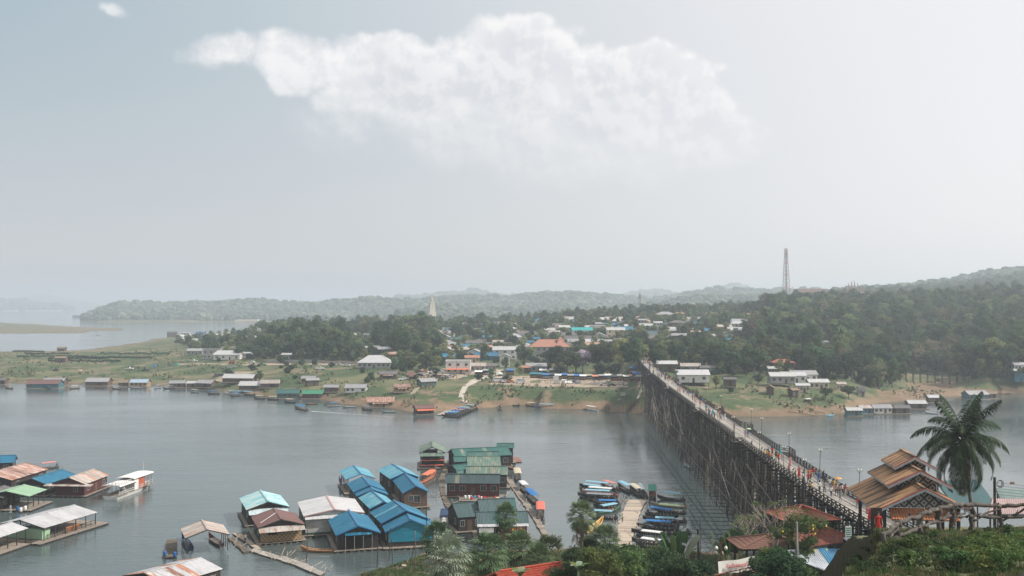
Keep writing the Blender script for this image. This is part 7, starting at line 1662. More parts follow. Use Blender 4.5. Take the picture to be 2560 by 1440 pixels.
CARS = [(322, 923, 'pickup', 'white', 0, 'white pickup with green canopy alone on the left meadow'), (363, 928, 'pickup', 'dark', 170, 'dark truck right of the white pickup on the left meadow'), (483, 905, 'pickup', 'white', 0, 'white pickup beside the two storey grey block'), (579, 910, 'car', 'red', 5, 'red car in front of the white meadow house'), (607, 911, 'car', 'lime', 0, 'lime green car right of the red car'), (628, 910, 'car', 'white', 0, 'white car right of the lime car'), (578, 922, 'pickup', 'silver', 5, 'silver pickup below the red car'), (635, 927, 'car', 'black', 60, 'black car on the grass below the white car'), (654, 916, 'pickup', 'green', 0, 'dark green truck by the roadside wall'),
 (714, 910, 'car', 'dark', 0, 'dark car at the left of the wall row'), (747, 912, 'pickup', 'white', 0, 'white pickup in the wall row'), (788, 912, 'car', 'white', 80, 'white car seen end-on at the wall gap'), (771, 918, 'car', 'dark', 20, 'dark hatchback in front of the wall'), (762, 928, 'car', 'silver', 10, 'silver car lowest on the grass below the wall'), (799, 926, 'pickup', 'white', 5, 'white pickup on the grass right of the silver car'), (840, 914, 'pickup', 'silver', 0, 'silver pickup before the tan wall'), (866, 917, 'car', 'white', 0, 'white car rightmost by the tan wall'),
 (1009, 952, 'pickup', 'white', 10, 'white pickup at the lower end of the parked line'), (1025, 949, 'pickup', 'white', 12, 'second white pickup up the parked line'), (1037, 946, 'car', 'silver', 14, 'silver car third up the parked line'), (1047, 942, 'car', 'black', 10, 'black car fourth up the parked line'), (1060, 940, 'car', 'white', 10, 'white car at the top of the parked line'), (1048, 933, 'car', 'dark', 0, 'dark car left of the orange car'), (1064, 932, 'car', 'orange', 0, 'orange car in the upper parking row'), (1081, 934, 'pickup', 'white', 10, 'white pickup right of the orange car'), (1098, 935, 'pickup', 'silver', 5, 'silver pickup in the upper parking row'), (1106, 929, 'car', 'white', 0, 'white car behind the silver pickup'), (1086, 945, 'car', 'black', 0, 'black car left in the lower parking row'), (1100, 945, 'car', 'maroon', 0, 'maroon car in the lower parking row'), (1113, 946, 'car', 'silver', 0, 'silver car in the lower parking row'), (1126, 945, 'car', 'white', 0, 'white car rightmost in the lower parking row'),
 (1252, 940, 'car', 'white', 80, 'white car seen from the front by the blue tarp'), (1264, 934, 'pickup', 'green', 0, 'dark green truck behind the white car'), (1242, 956, 'van', 'white', 5, 'white van leftmost of the lower row'), (1254, 953, 'car', 'white', 0, 'white car behind the leftmost van'), (1265, 958, 'car', 'white', 5, 'white saloon between the van and orange car'), (1277, 958, 'car', 'orange', 0, 'orange car beside the white minibus'), (1300, 960, 'van', 'white', 0, 'long white minibus nearest the grass edge'), (1411, 961, 'van', 'white', 75, 'white van seen from the front before the stalls'), (1425, 960, 'car', 'white', 75, 'white car seen from the front beside the van'), (1437, 958, 'car', 'dark', 80, 'dark car between the white and the grey car'), (1446, 960, 'car', 'grey', 70, 'grey car before the stalls'), (1510, 966, 'car', 'silver', 10, 'silver car right of the group in white'), (1529, 968, 'car', 'black', 15, 'black car rightmost on the dirt lot')]
for px, py, k, c, rot, lb in CARS:
    p = G(px, py, 200); o = CP[k][0] if CP[k][1] else copy_tree(CP[k][0]); fst = CP[k][1]; CP[k][1] = False
    o.location = p + Vector((0, .9, .04)); e1 = Hs(p.x + 2, p.y + .9); e0 = Hs(p.x - 2, p.y + .9); o.location.z = (e0 + e1) / 2 + .05; o.rotation_euler = (0, -math.atan2(e1 - e0, 4) * math.cos(R(rot)), R(rot + (180 if r.random() < .4 and abs(rot) < 20 else 0))); tag(o, lb, {'car': 'car', 'pickup': 'pickup truck', 'van': 'van'}[k])
    for c_ in (CH_OF[o.name] if fst else o.children):
        if c_.name.startswith('body'): slot(c_, 0, cloth(CC[c]))
SC_ = [('blue', C['blue']), ('white', C['white']), ('dark', (.07, .09, .10)), ('teal', (.04, .20, .24)), ('orange', (.6, .25, .16)), ('grey', (.3, .32, .33)), ('cream', C['cream'])]
PUR = ['selling clothes', 'with hanging goods', 'with tables', 'with baskets', 'with bright goods']
def stall(px, py, w, ci, label, h=2.4):
    p = G(px, py, 200); ww = w * p.y / F; e = empty('market_stall', p + Vector((0, 1, 0)), R(r.uniform(-6, 6)), label, 'market stall', 'market stalls along the dirt lot'); m_ = MB(); d = 3.0
    m_.loft([[(-ww / 2, -d / 2, h - .35), (ww / 2, -d / 2, h - .35), (ww / 2, d / 2, h + .25), (-ww / 2, d / 2, h + .25)], [(-ww / 2, -d / 2, h - .28), (ww / 2, -d / 2, h - .28), (ww / 2, d / 2, h + .32), (-ww / 2, d / 2, h + .32)]]); m_.build('awning', cloth(SC_[ci][1]), e)
    for x in (-1, 1):
        for y in (-1, 1): MB().box((x * ww * .46, y * d * .44, h / 2 - .3), (.09, .09, h + .1)).build('post', WOOD_D, e)
    MB().box((0, -d * .25, .42), (ww * .85, .8, .85)).build('counter', WALL['wood'], e); g_ = MB()
    for i in range(6): g_.box((-ww * .36 + i * ww * .145, -d * .25, .98), (ww * .11, .5, r.uniform(.15, .4)), r.uniform(-.2, .2))
    tag(g_.build('goods', cloth(C[r.choice(['red', 'white', 'yellow', 'blue', 'orange'])]), e), kind='stuff'); MB().box((0, d * .42, h * .5), (ww * .9, .06, h * .9)).build('back_sheet', cloth(r.choice([(.05, .16, .25), (.07, .07, .08), (.15, .18, .18)])), e)
ci = [3, 3, 0, 2, 1, 0, 5, 0, 1, 6, 4, 5, 1, 2, 5, 1, 4, 5]; NTH = ['first', 'second', 'third', 'fourth', 'fifth', 'sixth', 'seventh', 'eighth', 'ninth', 'tenth', 'eleventh', 'twelfth', 'thirteenth', 'fourteenth', 'fifteenth', 'sixteenth', 'seventeenth', 'eighteenth']
for i, c in enumerate(ci): stall(1333 + i * 15.6, 948 + i * .35 + r.uniform(-2, 1), 17, c, '%s-roofed stall, %s from the left in the market row' % (SC_[c][0], NTH[i]))
for px, py, c, lb in [(1196, 942, 1, 'white-topped stall at the foot of the terrace building'), (1216, 940, 5, 'grey-topped stall right of the terrace building'), (1275, 938, 0, 'blue tarp stall by the parked white cars'), (1384, 938, 1, 'white tent roof behind the market row'), (1358, 938, 1, 'second white tent roof behind the market row'), (1585, 935, 0, 'blue tarp beside the bridge head'), (1592, 948, 0, 'lower blue tarp beside the bridge head')]: stall(px, py, 20, c, lb, 2.8)
for i in range(24): p = G(r.uniform(1330, 1595), r.uniform(955, 964), 200); person(p, r.uniform(0, 6), C[r.choice(cols)], C['navy'], r.choice([0, 1, 2, 4]), 1.62, 'person among the shoppers before the market stalls', 'shoppers before the market stalls')
for i in range(9): p = G(1478 + i * 2.6, 964 + r.uniform(-1, 1), 200); person(p, r.uniform(0, 6), C['white'], C['white'], 2, 1.6, 'person dressed in white in the standing row on the dirt lot', 'row of people in white')
for i in range(18): p = G(r.uniform(1150, 1240), r.uniform(932, 944), 200); person(p, r.uniform(0, 6), C[r.choice(cols)], C['navy'], r.choice([0, 1, 2]), 1.62, 'person near the terrace building and footpath top', 'people near the terrace building')
umbrella(G(1160, 950, 200) + Vector((0, 0, 1.7)), (.75, .6, .6), 'large pale pink parasol at the top of the footpath', 1.9); umbrella(G(1438, 932, 200) + Vector((0, 0, 5)), (.7, .22, .1), 'orange parasol above the market row', 1.5)
for i in range(1): p = G(1390, 960, 200); e = empty('signboard', p, 0, 'tall white sign board before the market stalls', 'sign'); MB().box((0, 0, 1.9), (2.6, .1, 3.4)).build('board', WALL['white'], e); MB().box((0, .1, .9), (.1, .1, 1.9)).build('post', WOOD_D, e)
# tents, gear, logs, stairs, pipe
TENT = lambda px, py, m, lb, w=3.4: (lambda p: tag(MB().loft([[(-w / 2, -1.2, 0), (w / 2, -1.2, 0), (w / 2, 1.2, 0), (-w / 2, 1.2, 0)], [(-w * .3, -.7, 1.1), (w * .3, -.7, 1.1), (w * .3, .7, 1.1), (-w * .3, .7, 1.1)], [(-.2, -.06, 1.6), (.2, -.06, 1.6), (.2, .06, 1.6), (-.2, .06, 1.6)]]).build('tent', m, None, loc=p), lb, 'tent'))(G(px, py, 200))
TENT(385, 917, cloth((.04, .16, .28)), 'blue dome tent on the left meadow'); TENT(441, 915, cloth((.05, .24, .14)), 'green tent on the left meadow'); TENT(425, 916, cloth((.07, .09, .09)), 'dark tent between the blue and the green one'); TENT(140, 929, cloth((.03, .03, .035)), 'low dark heap beside the stilt field hut', 4)
p = G(200, 928, 200); tag(MB().box((0, 0, .5), (2.2, 1.6, 1.0), top=.6).build('heap', mat('red_white', (.45, .12, .08), (.6, .55, .5), scale=3), None, loc=p), 'small red and white heap on the left meadow', 'heap')
p = G(548, 941, 200); tag(MB().box((0, 0, .6), (5, 3, 1.2), top=.8).build('shelter', cloth((.06, .07, .08)), None, loc=p), 'dark tarpaulin shelter below the silver pickup', 'shelter')
for px, py, lb in [(1075, 985, 'left log on the shore slope'), (1090, 988, 'middle log on the shore slope')]:
    p = G(px - 8, py + 3, 200); q_ = G(px + 10, py - 4, 200); tag(MB().tube([p + Vector((0, 0, .2)), q_ + Vector((0, 0, .3))], .18, 6).build('log', POLE_PALE), lb, 'log')
p = G(1545, 1012, 200) + Vector((0, 0, .4)); q_ = G(1627, 1010, 200) + Vector((0, 0, .4)); q_.y = p.y; tag(MB().tube([p, (p + q_) / 2, q_], .55, 10).build('pipe', mat('grey_pipe', (.30, .30, .28), (.22, .22, .2), scale=1)), 'thick grey pipe lying along the shore left of the bridge', 'pipe')
p = G(1593, 1002, 200) + Vector((0, 0, .4)); q_ = G(1602, 980, 200) + Vector((0, 0, .4)); tag(MB().tube([p, q_], .5, 8).build('pipe', mat('grey_pipe', (.3, .3, .28))), 'grey pipe coming down the slope beside the bridge', 'pipe')
e = empty('wooden_stairs', G(1558, 1010, 200), 0, 'wooden stairs with rails up the bank left of the bridge', 'stairs'); o_ = e.location.copy(); t_ = G(1557, 985, 200) - o_
for i in range(14): c_ = t_ * (i / 13) + Vector((0, 0, .35)); MB().box(c_, (2.3, .4, .1)).build('step', WOOD_L, e)
for s in (-1.15, 1.15): MB().beam(Vector((s, 0, 1.3)), t_ + Vector((s, 0, 1.3)), .1, .1).build('handrail', WOOD_D, e)
# village light poles
for i, (px, py, h) in enumerate([(1141, 948, 9), (1283, 865, 10), (1650, 870, 9), (1715, 815, 9), (1420, 905, 8), (1213, 880, 9), (1855, 830, 9), (1630, 795, 9), (680, 903, 7), (900, 905, 7), (1950, 1000, 5), (2107, 990, 6), (479, 918, 5), (416, 920, 5), (335, 948, 4), (370, 948, 4), (64, 940, 4), (460, 925, 4), (493, 925, 4), (1080, 955, 5)]):
    p = G(px, py, 200); tag(MB().tube([p - Vector((0, 0, .5)), p + Vector((.05, 0, h))], [.13, .08], 5).build('utility_pole', FRAME if i % 2 else POLE_PALE), 'thin utility pole standing in the village or on its meadow', 'pole', 'thin poles across the village and meadow')
# bean-pole rows on the left meadow
for i, (a, b, py) in enumerate([(30, 110, 880), (42, 220, 893), (60, 170, 886), (120, 260, 898), (200, 380, 896), (250, 420, 886), (120, 300, 905)]):
    m_ = MB(); x = a
    while x < b:
        p = G(x, py + r.uniform(-1, 1), 200); h = r.uniform(1.2, 2.0); m_.tube([p, p + Vector((r.uniform(-.2, .2), 0, h))], .09, 4); m_.box(p + Vector((.8, 0, h * .4)), (1.6, .5, h * .8), r.uniform(-.3, .3), top=.6); x += 3.4
    tag(m_.build('crop_row', LEAF[0]), '%s crop row with bean poles on the far left meadow' % NTH[i], kind='stuff')
# garden plots on the bare bank
for i, (px, py, w) in enumerate([(1930, 1003, 60), (1945, 1011, 80), (1960, 1020, 90), (1970, 1030, 90)]):
    p = G(px, py, 200); q_ = G(px + w, py, 200); tag(MB().beam(p + Vector((0, 0, .15)), Vector((q_.x, p.y, Hs(q_.x, p.y) + .15)), .5, .5).build('terrace_edge', mat('earth_edge', (.35, .25, .16), (.26, .18, .12))), '%s earthen terrace step down the bare bank' % NTH[i], 'terrace')
p = G(2020, 1008, 200); e = empty('garden_stand', p, 0, 'small stand with white cloths on the bare bank', 'stand'); MB().box((0, 0, .6), (2.4, 1.4, 1.2)).build('table', WALL['wood'], e); MB().box((0, 0, 1.35), (2.6, 1.6, .25), top=.7).build('cloth', WALL['white'], e)
# floating weed island at far left is ground; a distant floating block and far pagoda on the point
p = P(196, 794, 0); tag(MB().box((0, 0, 3), (34, 14, 9)).build('floating_block', mat('dim_block', (.07, .10, .11)), None, loc=p), 'dark floating shed far off before the wooded point', 'shed')
p = P(309, 797, 0); e = empty('far_shrine', p, 0, 'tiny white shrine roofs on the shore of the wooded point', 'shrine')
for x, h in ((-12, 5), (-5, 9), (0, 15), (5, 9), (12, 5)): MB().loft([[(x + w * a, w * b, z) for a, b in ((-1, -1), (1, -1), (1, 1), (-1, 1))] for w, z in ((4, 0), (4, h * .4), (1.5, h * .5), (.2, h))]).build('shrine_roof', WALL['white'], e)
for i, (px, w) in enumerate([(26, 34), (73, 24), (95, 26), (130, 44)]):
    p = P(px, 778.2, 0); tag(MB().box((0, 0, 3), (w * p.y / F, 20, 9), top=.9).build('sand_bank', mat('white_sand', (.8, .78, .74))), '%s pale sand strip on the far left shore' % NTH[i], kind='structure'); bpy.data.objects['sand_bank' if i == 0 else 'sand_bank.%03d' % i].location = p
for i, (px, w, y) in enumerate([(500, 60, 802), (560, 70, 803.5), (620, 60, 805), (690, 60, 807)]):
    p = P(px, y, 0); p.z = max(Hs(p.x, p.y), 0); o = MB().box((0, 0, 1.5), (w * p.y / F, 26, 5), top=.9).build('pale_shore', mat('pale_soil', (.50, .44, .37), (.4, .35, .3)), None, loc=p); tag(o, '%s strip of pale soil along the far wooded shore' % NTH[i], kind='structure')
# ---------------------------------------------------------------- near side: gate pavilion
r = random.Random(91)
SHINGLE = mat('weathered_board_roof', (.42, .235, .12), (.30, .165, .085), scale=1.6, rough=.8, rand=.12, c3=(.10, .068, .045), s3=.4, t3=(.50, .56), stretch=(2.5, .35, 1))
DIAM = diamond_mat('diamond_gable', (.045, .05, .055), (.34, .32, .30), 1.05); GTRIM = mat('grey_barge', (.42, .44, .47), rough=.6); RTRIM = mat('red_line', (.45, .09, .05), rough=.6)
def tiled(e, name, L, l, loc, rot, m, tw=.26, tl=.36):
    """one slope of barrel tiles: x across, -y down the slope"""
    mb = MB(); nx = int(L / tw); ny = int(l / tl); w = L / nx; h = l / ny
    for j in range(ny):
        for i in range(nx):
            x = -L / 2 + i * w; y = -j * h; z = .0; mb.quad((x, y - h * 1.05, z + .05), (x + w * .5, y - h * 1.05, z + .13), (x + w * .5, y, z + .07), (x, y, z)); mb.quad((x + w * .5, y - h * 1.05, z + .13), (x + w, y - h * 1.05, z + .05), (x + w, y, z), (x + w * .5, y, z + .07))
    mb.box((0, -l / 2, -.06), (L, l, .08))
    return tag(mb.build(name, m, e, loc=loc, rot=rot), kind='stuff')
ORTILE = mat('orange_tile', (.40, .17, .08), (.30, .12, .06), scale=2, rough=.8, c3=(.2, .1, .06))
def pavilion():
    c0 = Q(2312, 1222, 98); gz_ = Hs(c0.x, c0.y + 6); rz = R(-6.5); base = Vector((c0.x, c0.y, gz_)); e = empty('gate_pavilion', base, rz, 'three-tiered gate pavilion with steep brown board roofs and diamond gables at the bridge end', 'pavilion')
    Mi = Matrix.Rotation(-rz, 3, 'Z')
    def loc(p): return Mi @ (p - base)
    bot = None
    for ti, (ap, el, df, db) in enumerate([((2312, 1222), (2190, 1282), 98.0, 110.5), ((2300, 1178), (2222, 1217), 100.6, 109.2), ((2287, 1143), (2237, 1170), 103.4, 108.8)]):
        A = loc(Q(*ap, df)); E = loc(Q(*el, df)); hw = abs(E.x - A.x); drop = A.z - E.z; ln = db - df; ang = math.atan2(drop, hw); sl = math.hypot(hw, drop); n = int(ln / .55); w = ln / n
        me = MB().box((0, -sl / 2, 0), (w * .96, sl, .07)).mesh('roof_board', SHINGLE)
        for side in (0, 1):
            for i in range(n):
                o = link('roof_board', me, e, (A.x, A.y + (i + .5) * w, A.z + r.uniform(-.012, .012)), (ang, 0, R(-90) if side == 0 else R(90)))
        for s in (-1, 1):
            MB().beam((A.x, A.y - .06, A.z - .12), (A.x + s * hw * 1.01, A.y - .06, A.z - drop * 1.01 - .12), .07, .26).build('barge_board', GTRIM, e)
            MB().beam((A.x, A.y - .06, A.z + .06), (A.x + s * hw * 1.01, A.y - .06, A.z - drop * 1.01 + .06), .09, .09).build('red_edge', RTRIM, e)
            MB().beam((A.x + s * hw * .98, A.y, A.z - drop - .08), (A.x + s * hw * .98, A.y + ln, A.z - drop - .08), .1, .14).build('eave_board', GTRIM, e)
        MB().beam((A.x, A.y - .1, A.z + .1), (A.x, A.y + ln, A.z + .1), .3, .08).build('ridge_board', SHINGLE, e)
        gy = A.y + .8; k = .80; dz = .15
        g_ = MB(); g_.loft([[(A.x - hw * k, gy, A.z - drop * k - dz), (A.x + hw * k, gy, A.z - drop * k - dz), (A.x, gy, A.z - dz)], [(A.x - hw * k, gy + .1, A.z - drop * k - dz), (A.x + hw * k, gy + .1, A.z - drop * k - dz), (A.x, gy + .1, A.z - dz)]]); g_.build('diamond_gable', DIAM, e)
        if ti: MB().box((A.x, A.y + ln / 2, A.z - drop * k - .6), (hw * 1.25, ln * .72, 1.1)).build('drum_wall', DIAM, e)
        if ti == 0: bot = (A, hw, drop, ln)
    A, hw, drop, ln = bot; ze = A.z - drop
    tiled(e, 'skirt_tiles', hw * 1.35, 1.5, (A.x, A.y + .9, ze + .25), (R(38), 0, 0), ORTILE)
    for s in (-1, 1):
        for t in (.1, .5, .93): MB().box((A.x + s * hw * .74, A.y + ln * t, ze / 2 + .1), (.3, .3, ze + 1.0)).build('post', WOOD_D, e)
    for s in (-1, 1): MB().beam((A.x + s * hw * .74, A.y + .8, ze + .3), (A.x + s * hw * .74, A.y + ln * .95, ze + .3), .2, .25).build('tie_beam', WOOD_D, e)
    MB().box((A.x + hw * .3, A.y + ln * .9, 1.5), (hw * .8, .15, 2.6)).build('back_panel', WALL['dark'], e)
    rail(e, (A.x - hw * .74, A.y + 1, .1), (A.x - hw * .74, A.y + ln * .9, .1), WOOD_D, 1.2, 6); rail(e, (A.x + hw * .74, A.y + 1, .1), (A.x + hw * .74, A.y + ln * .9, .1), WOOD_D, 1.2, 6)
    return e
pavilion()
p = Q(2196, 1340, 92); e = empty('red_standee', p, 0, 'tall standee figure of a woman in a long red dress beside the gate', 'standee'); o = link('figure', POSES[5], e, (0, 0, 0), (0, 0, R(180)), 1.28); slot(o, 1, cloth(C['red'])); slot(o, 2, cloth(C['red'])); link('hair', HAIRM, o); MB().box((0, .45, 1.2), (1.0, .08, 2.6)).build('backboard', WALL['dark'], e); MB().box((0, .3, -1.5), (.9, .5, 3.0)).build('plinth', WOOD_D, e)
p = Q(2121, 1345, 96); e = empty('notice_board', p + Vector((0, 0, 0)), R(8), 'white notice board with green rows of print before the bridge end', 'sign'); MB().box((0, 0, .55), (.62, .05, 1.15)).build('board', WALL['white'], e); m_ = MB()
for i in range(5): m_.box((0, -.035, .15 + i * .2), (.5, .02, .09))
tag(m_.build('print_rows', cloth((.08, .25, .2)), e), kind='stuff'); MB().box((0, .05, -1.2), (.08, .06, 3.0)).build('post', WOOD_D, e)
# ---------------------------------------------------------------- near roofs
def hip_tiles(px, py, d, w, dep, rise, label, rot=0, wallh=3.0, wall=None, tile=None):
    """small square tiled hip roof; (px, py) is the apex"""
    a = Q(px, py, d); e = empty('tiled_pavilion', Vector((a.x, a.y, Hs(a.x, a.y))), R(rot), label, 'building'); z = a.z - e.location.z; hw, hd = w / 2, dep / 2; t = tile or RED_TILE
    for i in range(4):
        W1, D1 = (hw, hd) if i % 2 == 0 else (hd, hw); n = 8; mb = MB(); cols_ = max(6, int(W1 * 2 / .3))
        for j in range(n):
            for k in range(cols_):
                def pt(u, v, lift=0): return ((u - .5) * 2 * W1 * v, -D1 * v, z - rise * v + lift)
                u0, um, u1 = k / cols_, (k + .5) / cols_, (k + 1) / cols_; v0, v1 = j / n, (j + 1.04) / n
                mb.quad(pt(u0, v1, .03), pt(um, v1, .10), pt(um, v0, .05), pt(u0, v0)); mb.quad(pt(um, v1, .10), pt(u1, v1, .03), pt(u1, v0), pt(um, v0, .05))
        tag(mb.build('tile_slope', t, e, rot=(0, 0, i * math.pi / 2)), kind='stuff')
    hb = []
    for sx in (-1, 1):
        for sy in (-1, 1): MB().tube([(0, 0, z + .08), (sx * hw, sy * hd, z - rise + .08)], .11, 6).build('hip_tiles', t, e)
    MB().box((0, 0, z - rise - .1), (w * .98, dep * .98, .12)).build('ceiling', WALL['dark'], e)
    for sx in (-1, 1):
        for sy in (-1, 1): MB().box((sx * hw * .8, sy * hd * .8, (z - rise) / 2 - .5), (.2, .2, z - rise + .9)).build('post', WOOD_D, e)
    MB().box((0, hd * .2, (z - rise) * .35), (w * .7, dep * .5, (z - rise) * .7)).build('wall', wall or WALL['dark'], e)
    return e
hip_tiles(2004, 1264, 120, 7.0, 6.2, 1.25, 'red tiled hip roof just left of the bridge piles', 12)
hip_tiles(2052, 1314, 108, 6.4, 6, 1.3, 'second red tiled hip roof half hidden by the leafy tree', 12)
hip_tiles(1925, 1336, 112, 8.5, 5, 1.0, 'low brown tiled roof behind the bare white tree', 6, tile=mat('brown_tile', (.17, .085, .06), (.12, .065, .05)))
def slope_roof(name, corners, label, m, zfix=None, ridge_pts=None, tile=False, cat='building', pw=.9):
    """roof plane given by four photo points with depths (ridge left, ridge right, eave right, eave left)"""
    P4 = [Q(*c) for c in corners]; base = sum(P4, Vector()) / 4; gz_ = Hs(base.x, base.y); base.z = gz_; e = empty(name, base, 0, label, cat); a, b, c, d = [p - base for p in P4]
    n = max(2, round((b - a).length / pw))
    for i in range(n):
        t0, t1 = i / n, (i + 1) / n; A, B, C_, D = a.lerp(b, t0), a.lerp(b, t1), d.lerp(c, t1), d.lerp(c, t0); mb = MB(); k = 4; up = (b - a).cross(d - a).normalized(); up = up if up.z > 0 else -up
        top = [A.lerp(B, j / (2 * k)) + up * (.06 if j % 2 else 0) for j in range(2 * k + 1)]; bot = [D.lerp(C_, j / (2 * k)) + up * (.06 if j % 2 else 0) for j in range(2 * k + 1)]
        for j in range(2 * k): mb.quad(top[j], bot[j], bot[j + 1], top[j + 1]); mb.quad(top[j] - up * .03, top[j + 1] - up * .03, bot[j + 1] - up * .03, bot[j] - up * .03)
        mb.build('roof_sheet', m, e)
    for q_ in (a, b, c, d): MB().box(((q_ * .94).x, (q_ * .94).y, q_.z / 2 - .4), (.16, .16, max(.5, q_.z + .6))).build('post', WOOD_D, e)
    m2 = MB(); cc = (a + b + c + d) / 4
    for u, v in ((a, b), (b, c), (c, d), (d, a)): m2.beam(u - Vector((0, 0, .12)), v - Vector((0, 0, .12)), .1, .14)
    m2.build('frame', WOOD_D, e)
    return e
GS = sheet_mat('grey_white_sheet', (.50, .53, .57), (.38, .41, .45), (.3, .3, .3), .3, rough=.4); NB_ = sheet_mat('near_blue_sheet', (.03, .19, .36), (.05, .24, .40), None, rough=.4)
slope_roof('shed', [(1962, 1376, 101), (2044, 1370, 101), (2092, 1438, 92), (1985, 1398, 93)], 'grey white corrugated shed roof left of the blue sheets', GS)
slope_roof('shed', [(2045, 1370, 100.8), (2142, 1374, 100), (2156, 1400, 95), (2094, 1439, 91.8)], 'blue corrugated roof strip between grey white sheets', NB_)
slope_roof('shed', [(2108, 1345, 103), (2206, 1350, 102), (2160, 1396, 95), (2146, 1374, 99.5)], 'white corrugated roof meeting the grassy spur', GS)
slope_roof('shed', [(2024, 1352, 104), (2104, 1338, 104), (2108, 1356, 101), (2020, 1369, 100.5)], 'orange red tiled lean roof above the blue sheets', RED_TILE, pw=.35)
# bottom centre red tiled roof
A_, B_2 = Q(1238, 1434, 104), Q(1410, 1404, 108); e = empty('tiled_house', Vector(((A_.x + B_2.x) / 2, (A_.y + B_2.y) / 2, 10.5)), math.atan2(B_2.y - A_.y, B_2.x - A_.x), 'bright red tiled roof at the bottom edge among the fan palms', 'house'); zr = (A_.z + B_2.z) / 2 - 10.5; tilt = math.atan2(B_2.z - A_.z, (B_2 - A_).length)
RT2 = mat('bright_red_tile', (.40, .075, .045), (.30, .05, .03), scale=3, rough=.6); tiled(e, 'roof_tiles', (B_2 - A_).length, 4.4, (0, 0, zr), (R(24), 0, 0), RT2, .24, .34); tiled(e, 'back_tiles', (B_2 - A_).length, 4.4, (0, 0, zr), (R(24), 0, math.pi), RT2, .24, .34)
for i in range(18): MB().tube([(-3.6 + i * .41, 0, zr + .1), (-3.6 + i * .41 + .4, 0, zr + .13)], .12, 6).build('ridge_tile', RT2, e)
MB().box((0, 0, zr / 2 - 1.2), (6.4, 7, zr - 2.2)).build('wall', WALL['cream'], e)
# roofs behind the palm at the right edge
slope_roof('lakeside_roof', [(2340, 1202, 150), (2445, 1200, 150), (2490, 1262, 138), (2385, 1262, 138)], 'big dark teal roof behind the coconut palm', sheet_mat('teal_dark_sheet', (.04, .10, .11), (.05, .13, .13), None))
slope_roof('lakeside_roof', [(2490, 1222, 150), (2620, 1224, 150), (2620, 1247, 141), (2500, 1246, 141)], 'grey green roof at the right edge behind the coiled cable', sheet_mat('greygreen_sheet', (.12, .19, .18), (.16, .22, .2), None))
slope_roof('lakeside_roof', [(2480, 1247, 128), (2640, 1247, 128), (2640, 1285, 119), (2470, 1285, 119)], 'pinkish brown roof at the right edge above the log fence', sheet_mat('pinkbrown_sheet', (.36, .25, .23), (.3, .2, .19), None))
# ---------------------------------------------------------------- near plants
FROND = leafmat('frond', (.022, .046, .022), (.04, .07, .03), rand=.2, tr=.16); FROND_Y = leafmat('frond_old', (.14, .12, .05), (.10, .08, .045), rand=.2)
def coconut(px, py, d, fl, base_px):
    c = Q(px, py, d); b = Q(base_px, 1300, d); b.z = Hs(b.x, b.y) - .3; e = empty('coconut_palm', b, 0, 'big coconut palm with dark drooping fronds standing right of the gate pavilion', 'palm tree'); c = c - b; g = random.Random(12)
    MB().tube([(0, 0, 0), Vector(c) * .3 + Vector((.3, 0, 0)), Vector(c) * .65 + Vector((.15, 0, 0)), c - Vector((0, 0, .2))], [.30, .2, .17, .15], 9).build('trunk', BARK, e)
    def frond(t, el, L, droop, mt):
        n = 18; p = Vector(c); pts = []; dirs = []; h = Vector((math.cos(t), math.sin(t), 0)); u = el
        for k in range(n + 1):
            pts.append(p.copy()); dv = h * math.cos(u) + Vector((0, 0, math.sin(u))); dirs.append(dv); p = p + dv * L / n; u -= droop / n * (1 + k / n)
        mb = MB(); mb.tube(pts, [.05 - .042 * k / n for k in range(n + 1)], 4)
        side = Vector((-math.sin(t), math.cos(t), 0)); m_ = 52
        for k in range(m_):
            f = .10 + .9 * k / m_; i = min(n - 1, int(f * n)); q_ = pts[i].lerp(pts[i + 1], f * n - i); dv = dirs[i]; ln = 1.5 * math.sin(math.pi * min(1, (f * .86 + .12))) ** .7 * (L / 5.5); up = side.cross(dv).normalized()
            for s in (-1, 1):
                ll = ln * g.uniform(.8, 1.1); dirn = (side * s * .8 + dv * .7 - Vector((0, 0, .3 + .4 * g.random() + f * .2))).normalized(); e1 = q_ + dirn * ll * .55; e2 = q_ + (dirn - Vector((0, 0, .35))).normalized() * ll; w = dv * .05
                mb.quad(q_ - w * .5, e1 - w, e1 + w, q_ + w * .5); mb.quad(e1 - w, e2, e1 + w)
        mb.build('frond', mt, e)
    for i in range(38):
        f = i / 37; t = i * 2.399 + g.uniform(-.2, .2); el = 1.5 - 2.55 * f + g.uniform(-.12, .12); frond(t, el, fl * g.uniform(.86, 1.06), (.55 if f < .15 else 1.0 + .4 * (1 - abs(f - .4))), FROND if i < 35 else FROND_Y)
    for i in range(9): t = g.uniform(0, 6.28); q_ = Vector(c) + Vector((math.cos(t) * .32, math.sin(t) * .32, -.45 - .2 * (i % 2))); MB().loft([[(q_.x + rr * math.cos(k * 1.0472), q_.y + rr * math.sin(k * 1.0472), q_.z + z) for k in range(6)] for rr, z in ((.03, -.16), (.12, -.08), (.13, .04), (.05, .15))]).build('coconut', cloth((.16, .13, .05)), e, sm=True)
coconut(2406, 1104, 108, 6.1, 2433)
FAN = leafmat('fan_leaf', (.075, .125, .06), (.11, .165, .08), rand=.2, tr=.2); FANP = leafmat('fan_leaf_pale', (.22, .27, .19), (.28, .32, .24), rand=.15, tr=.2); DEAD = leafmat('dead_fan', (.20, .155, .10), (.27, .22, .15), rand=.2, tr=.1)
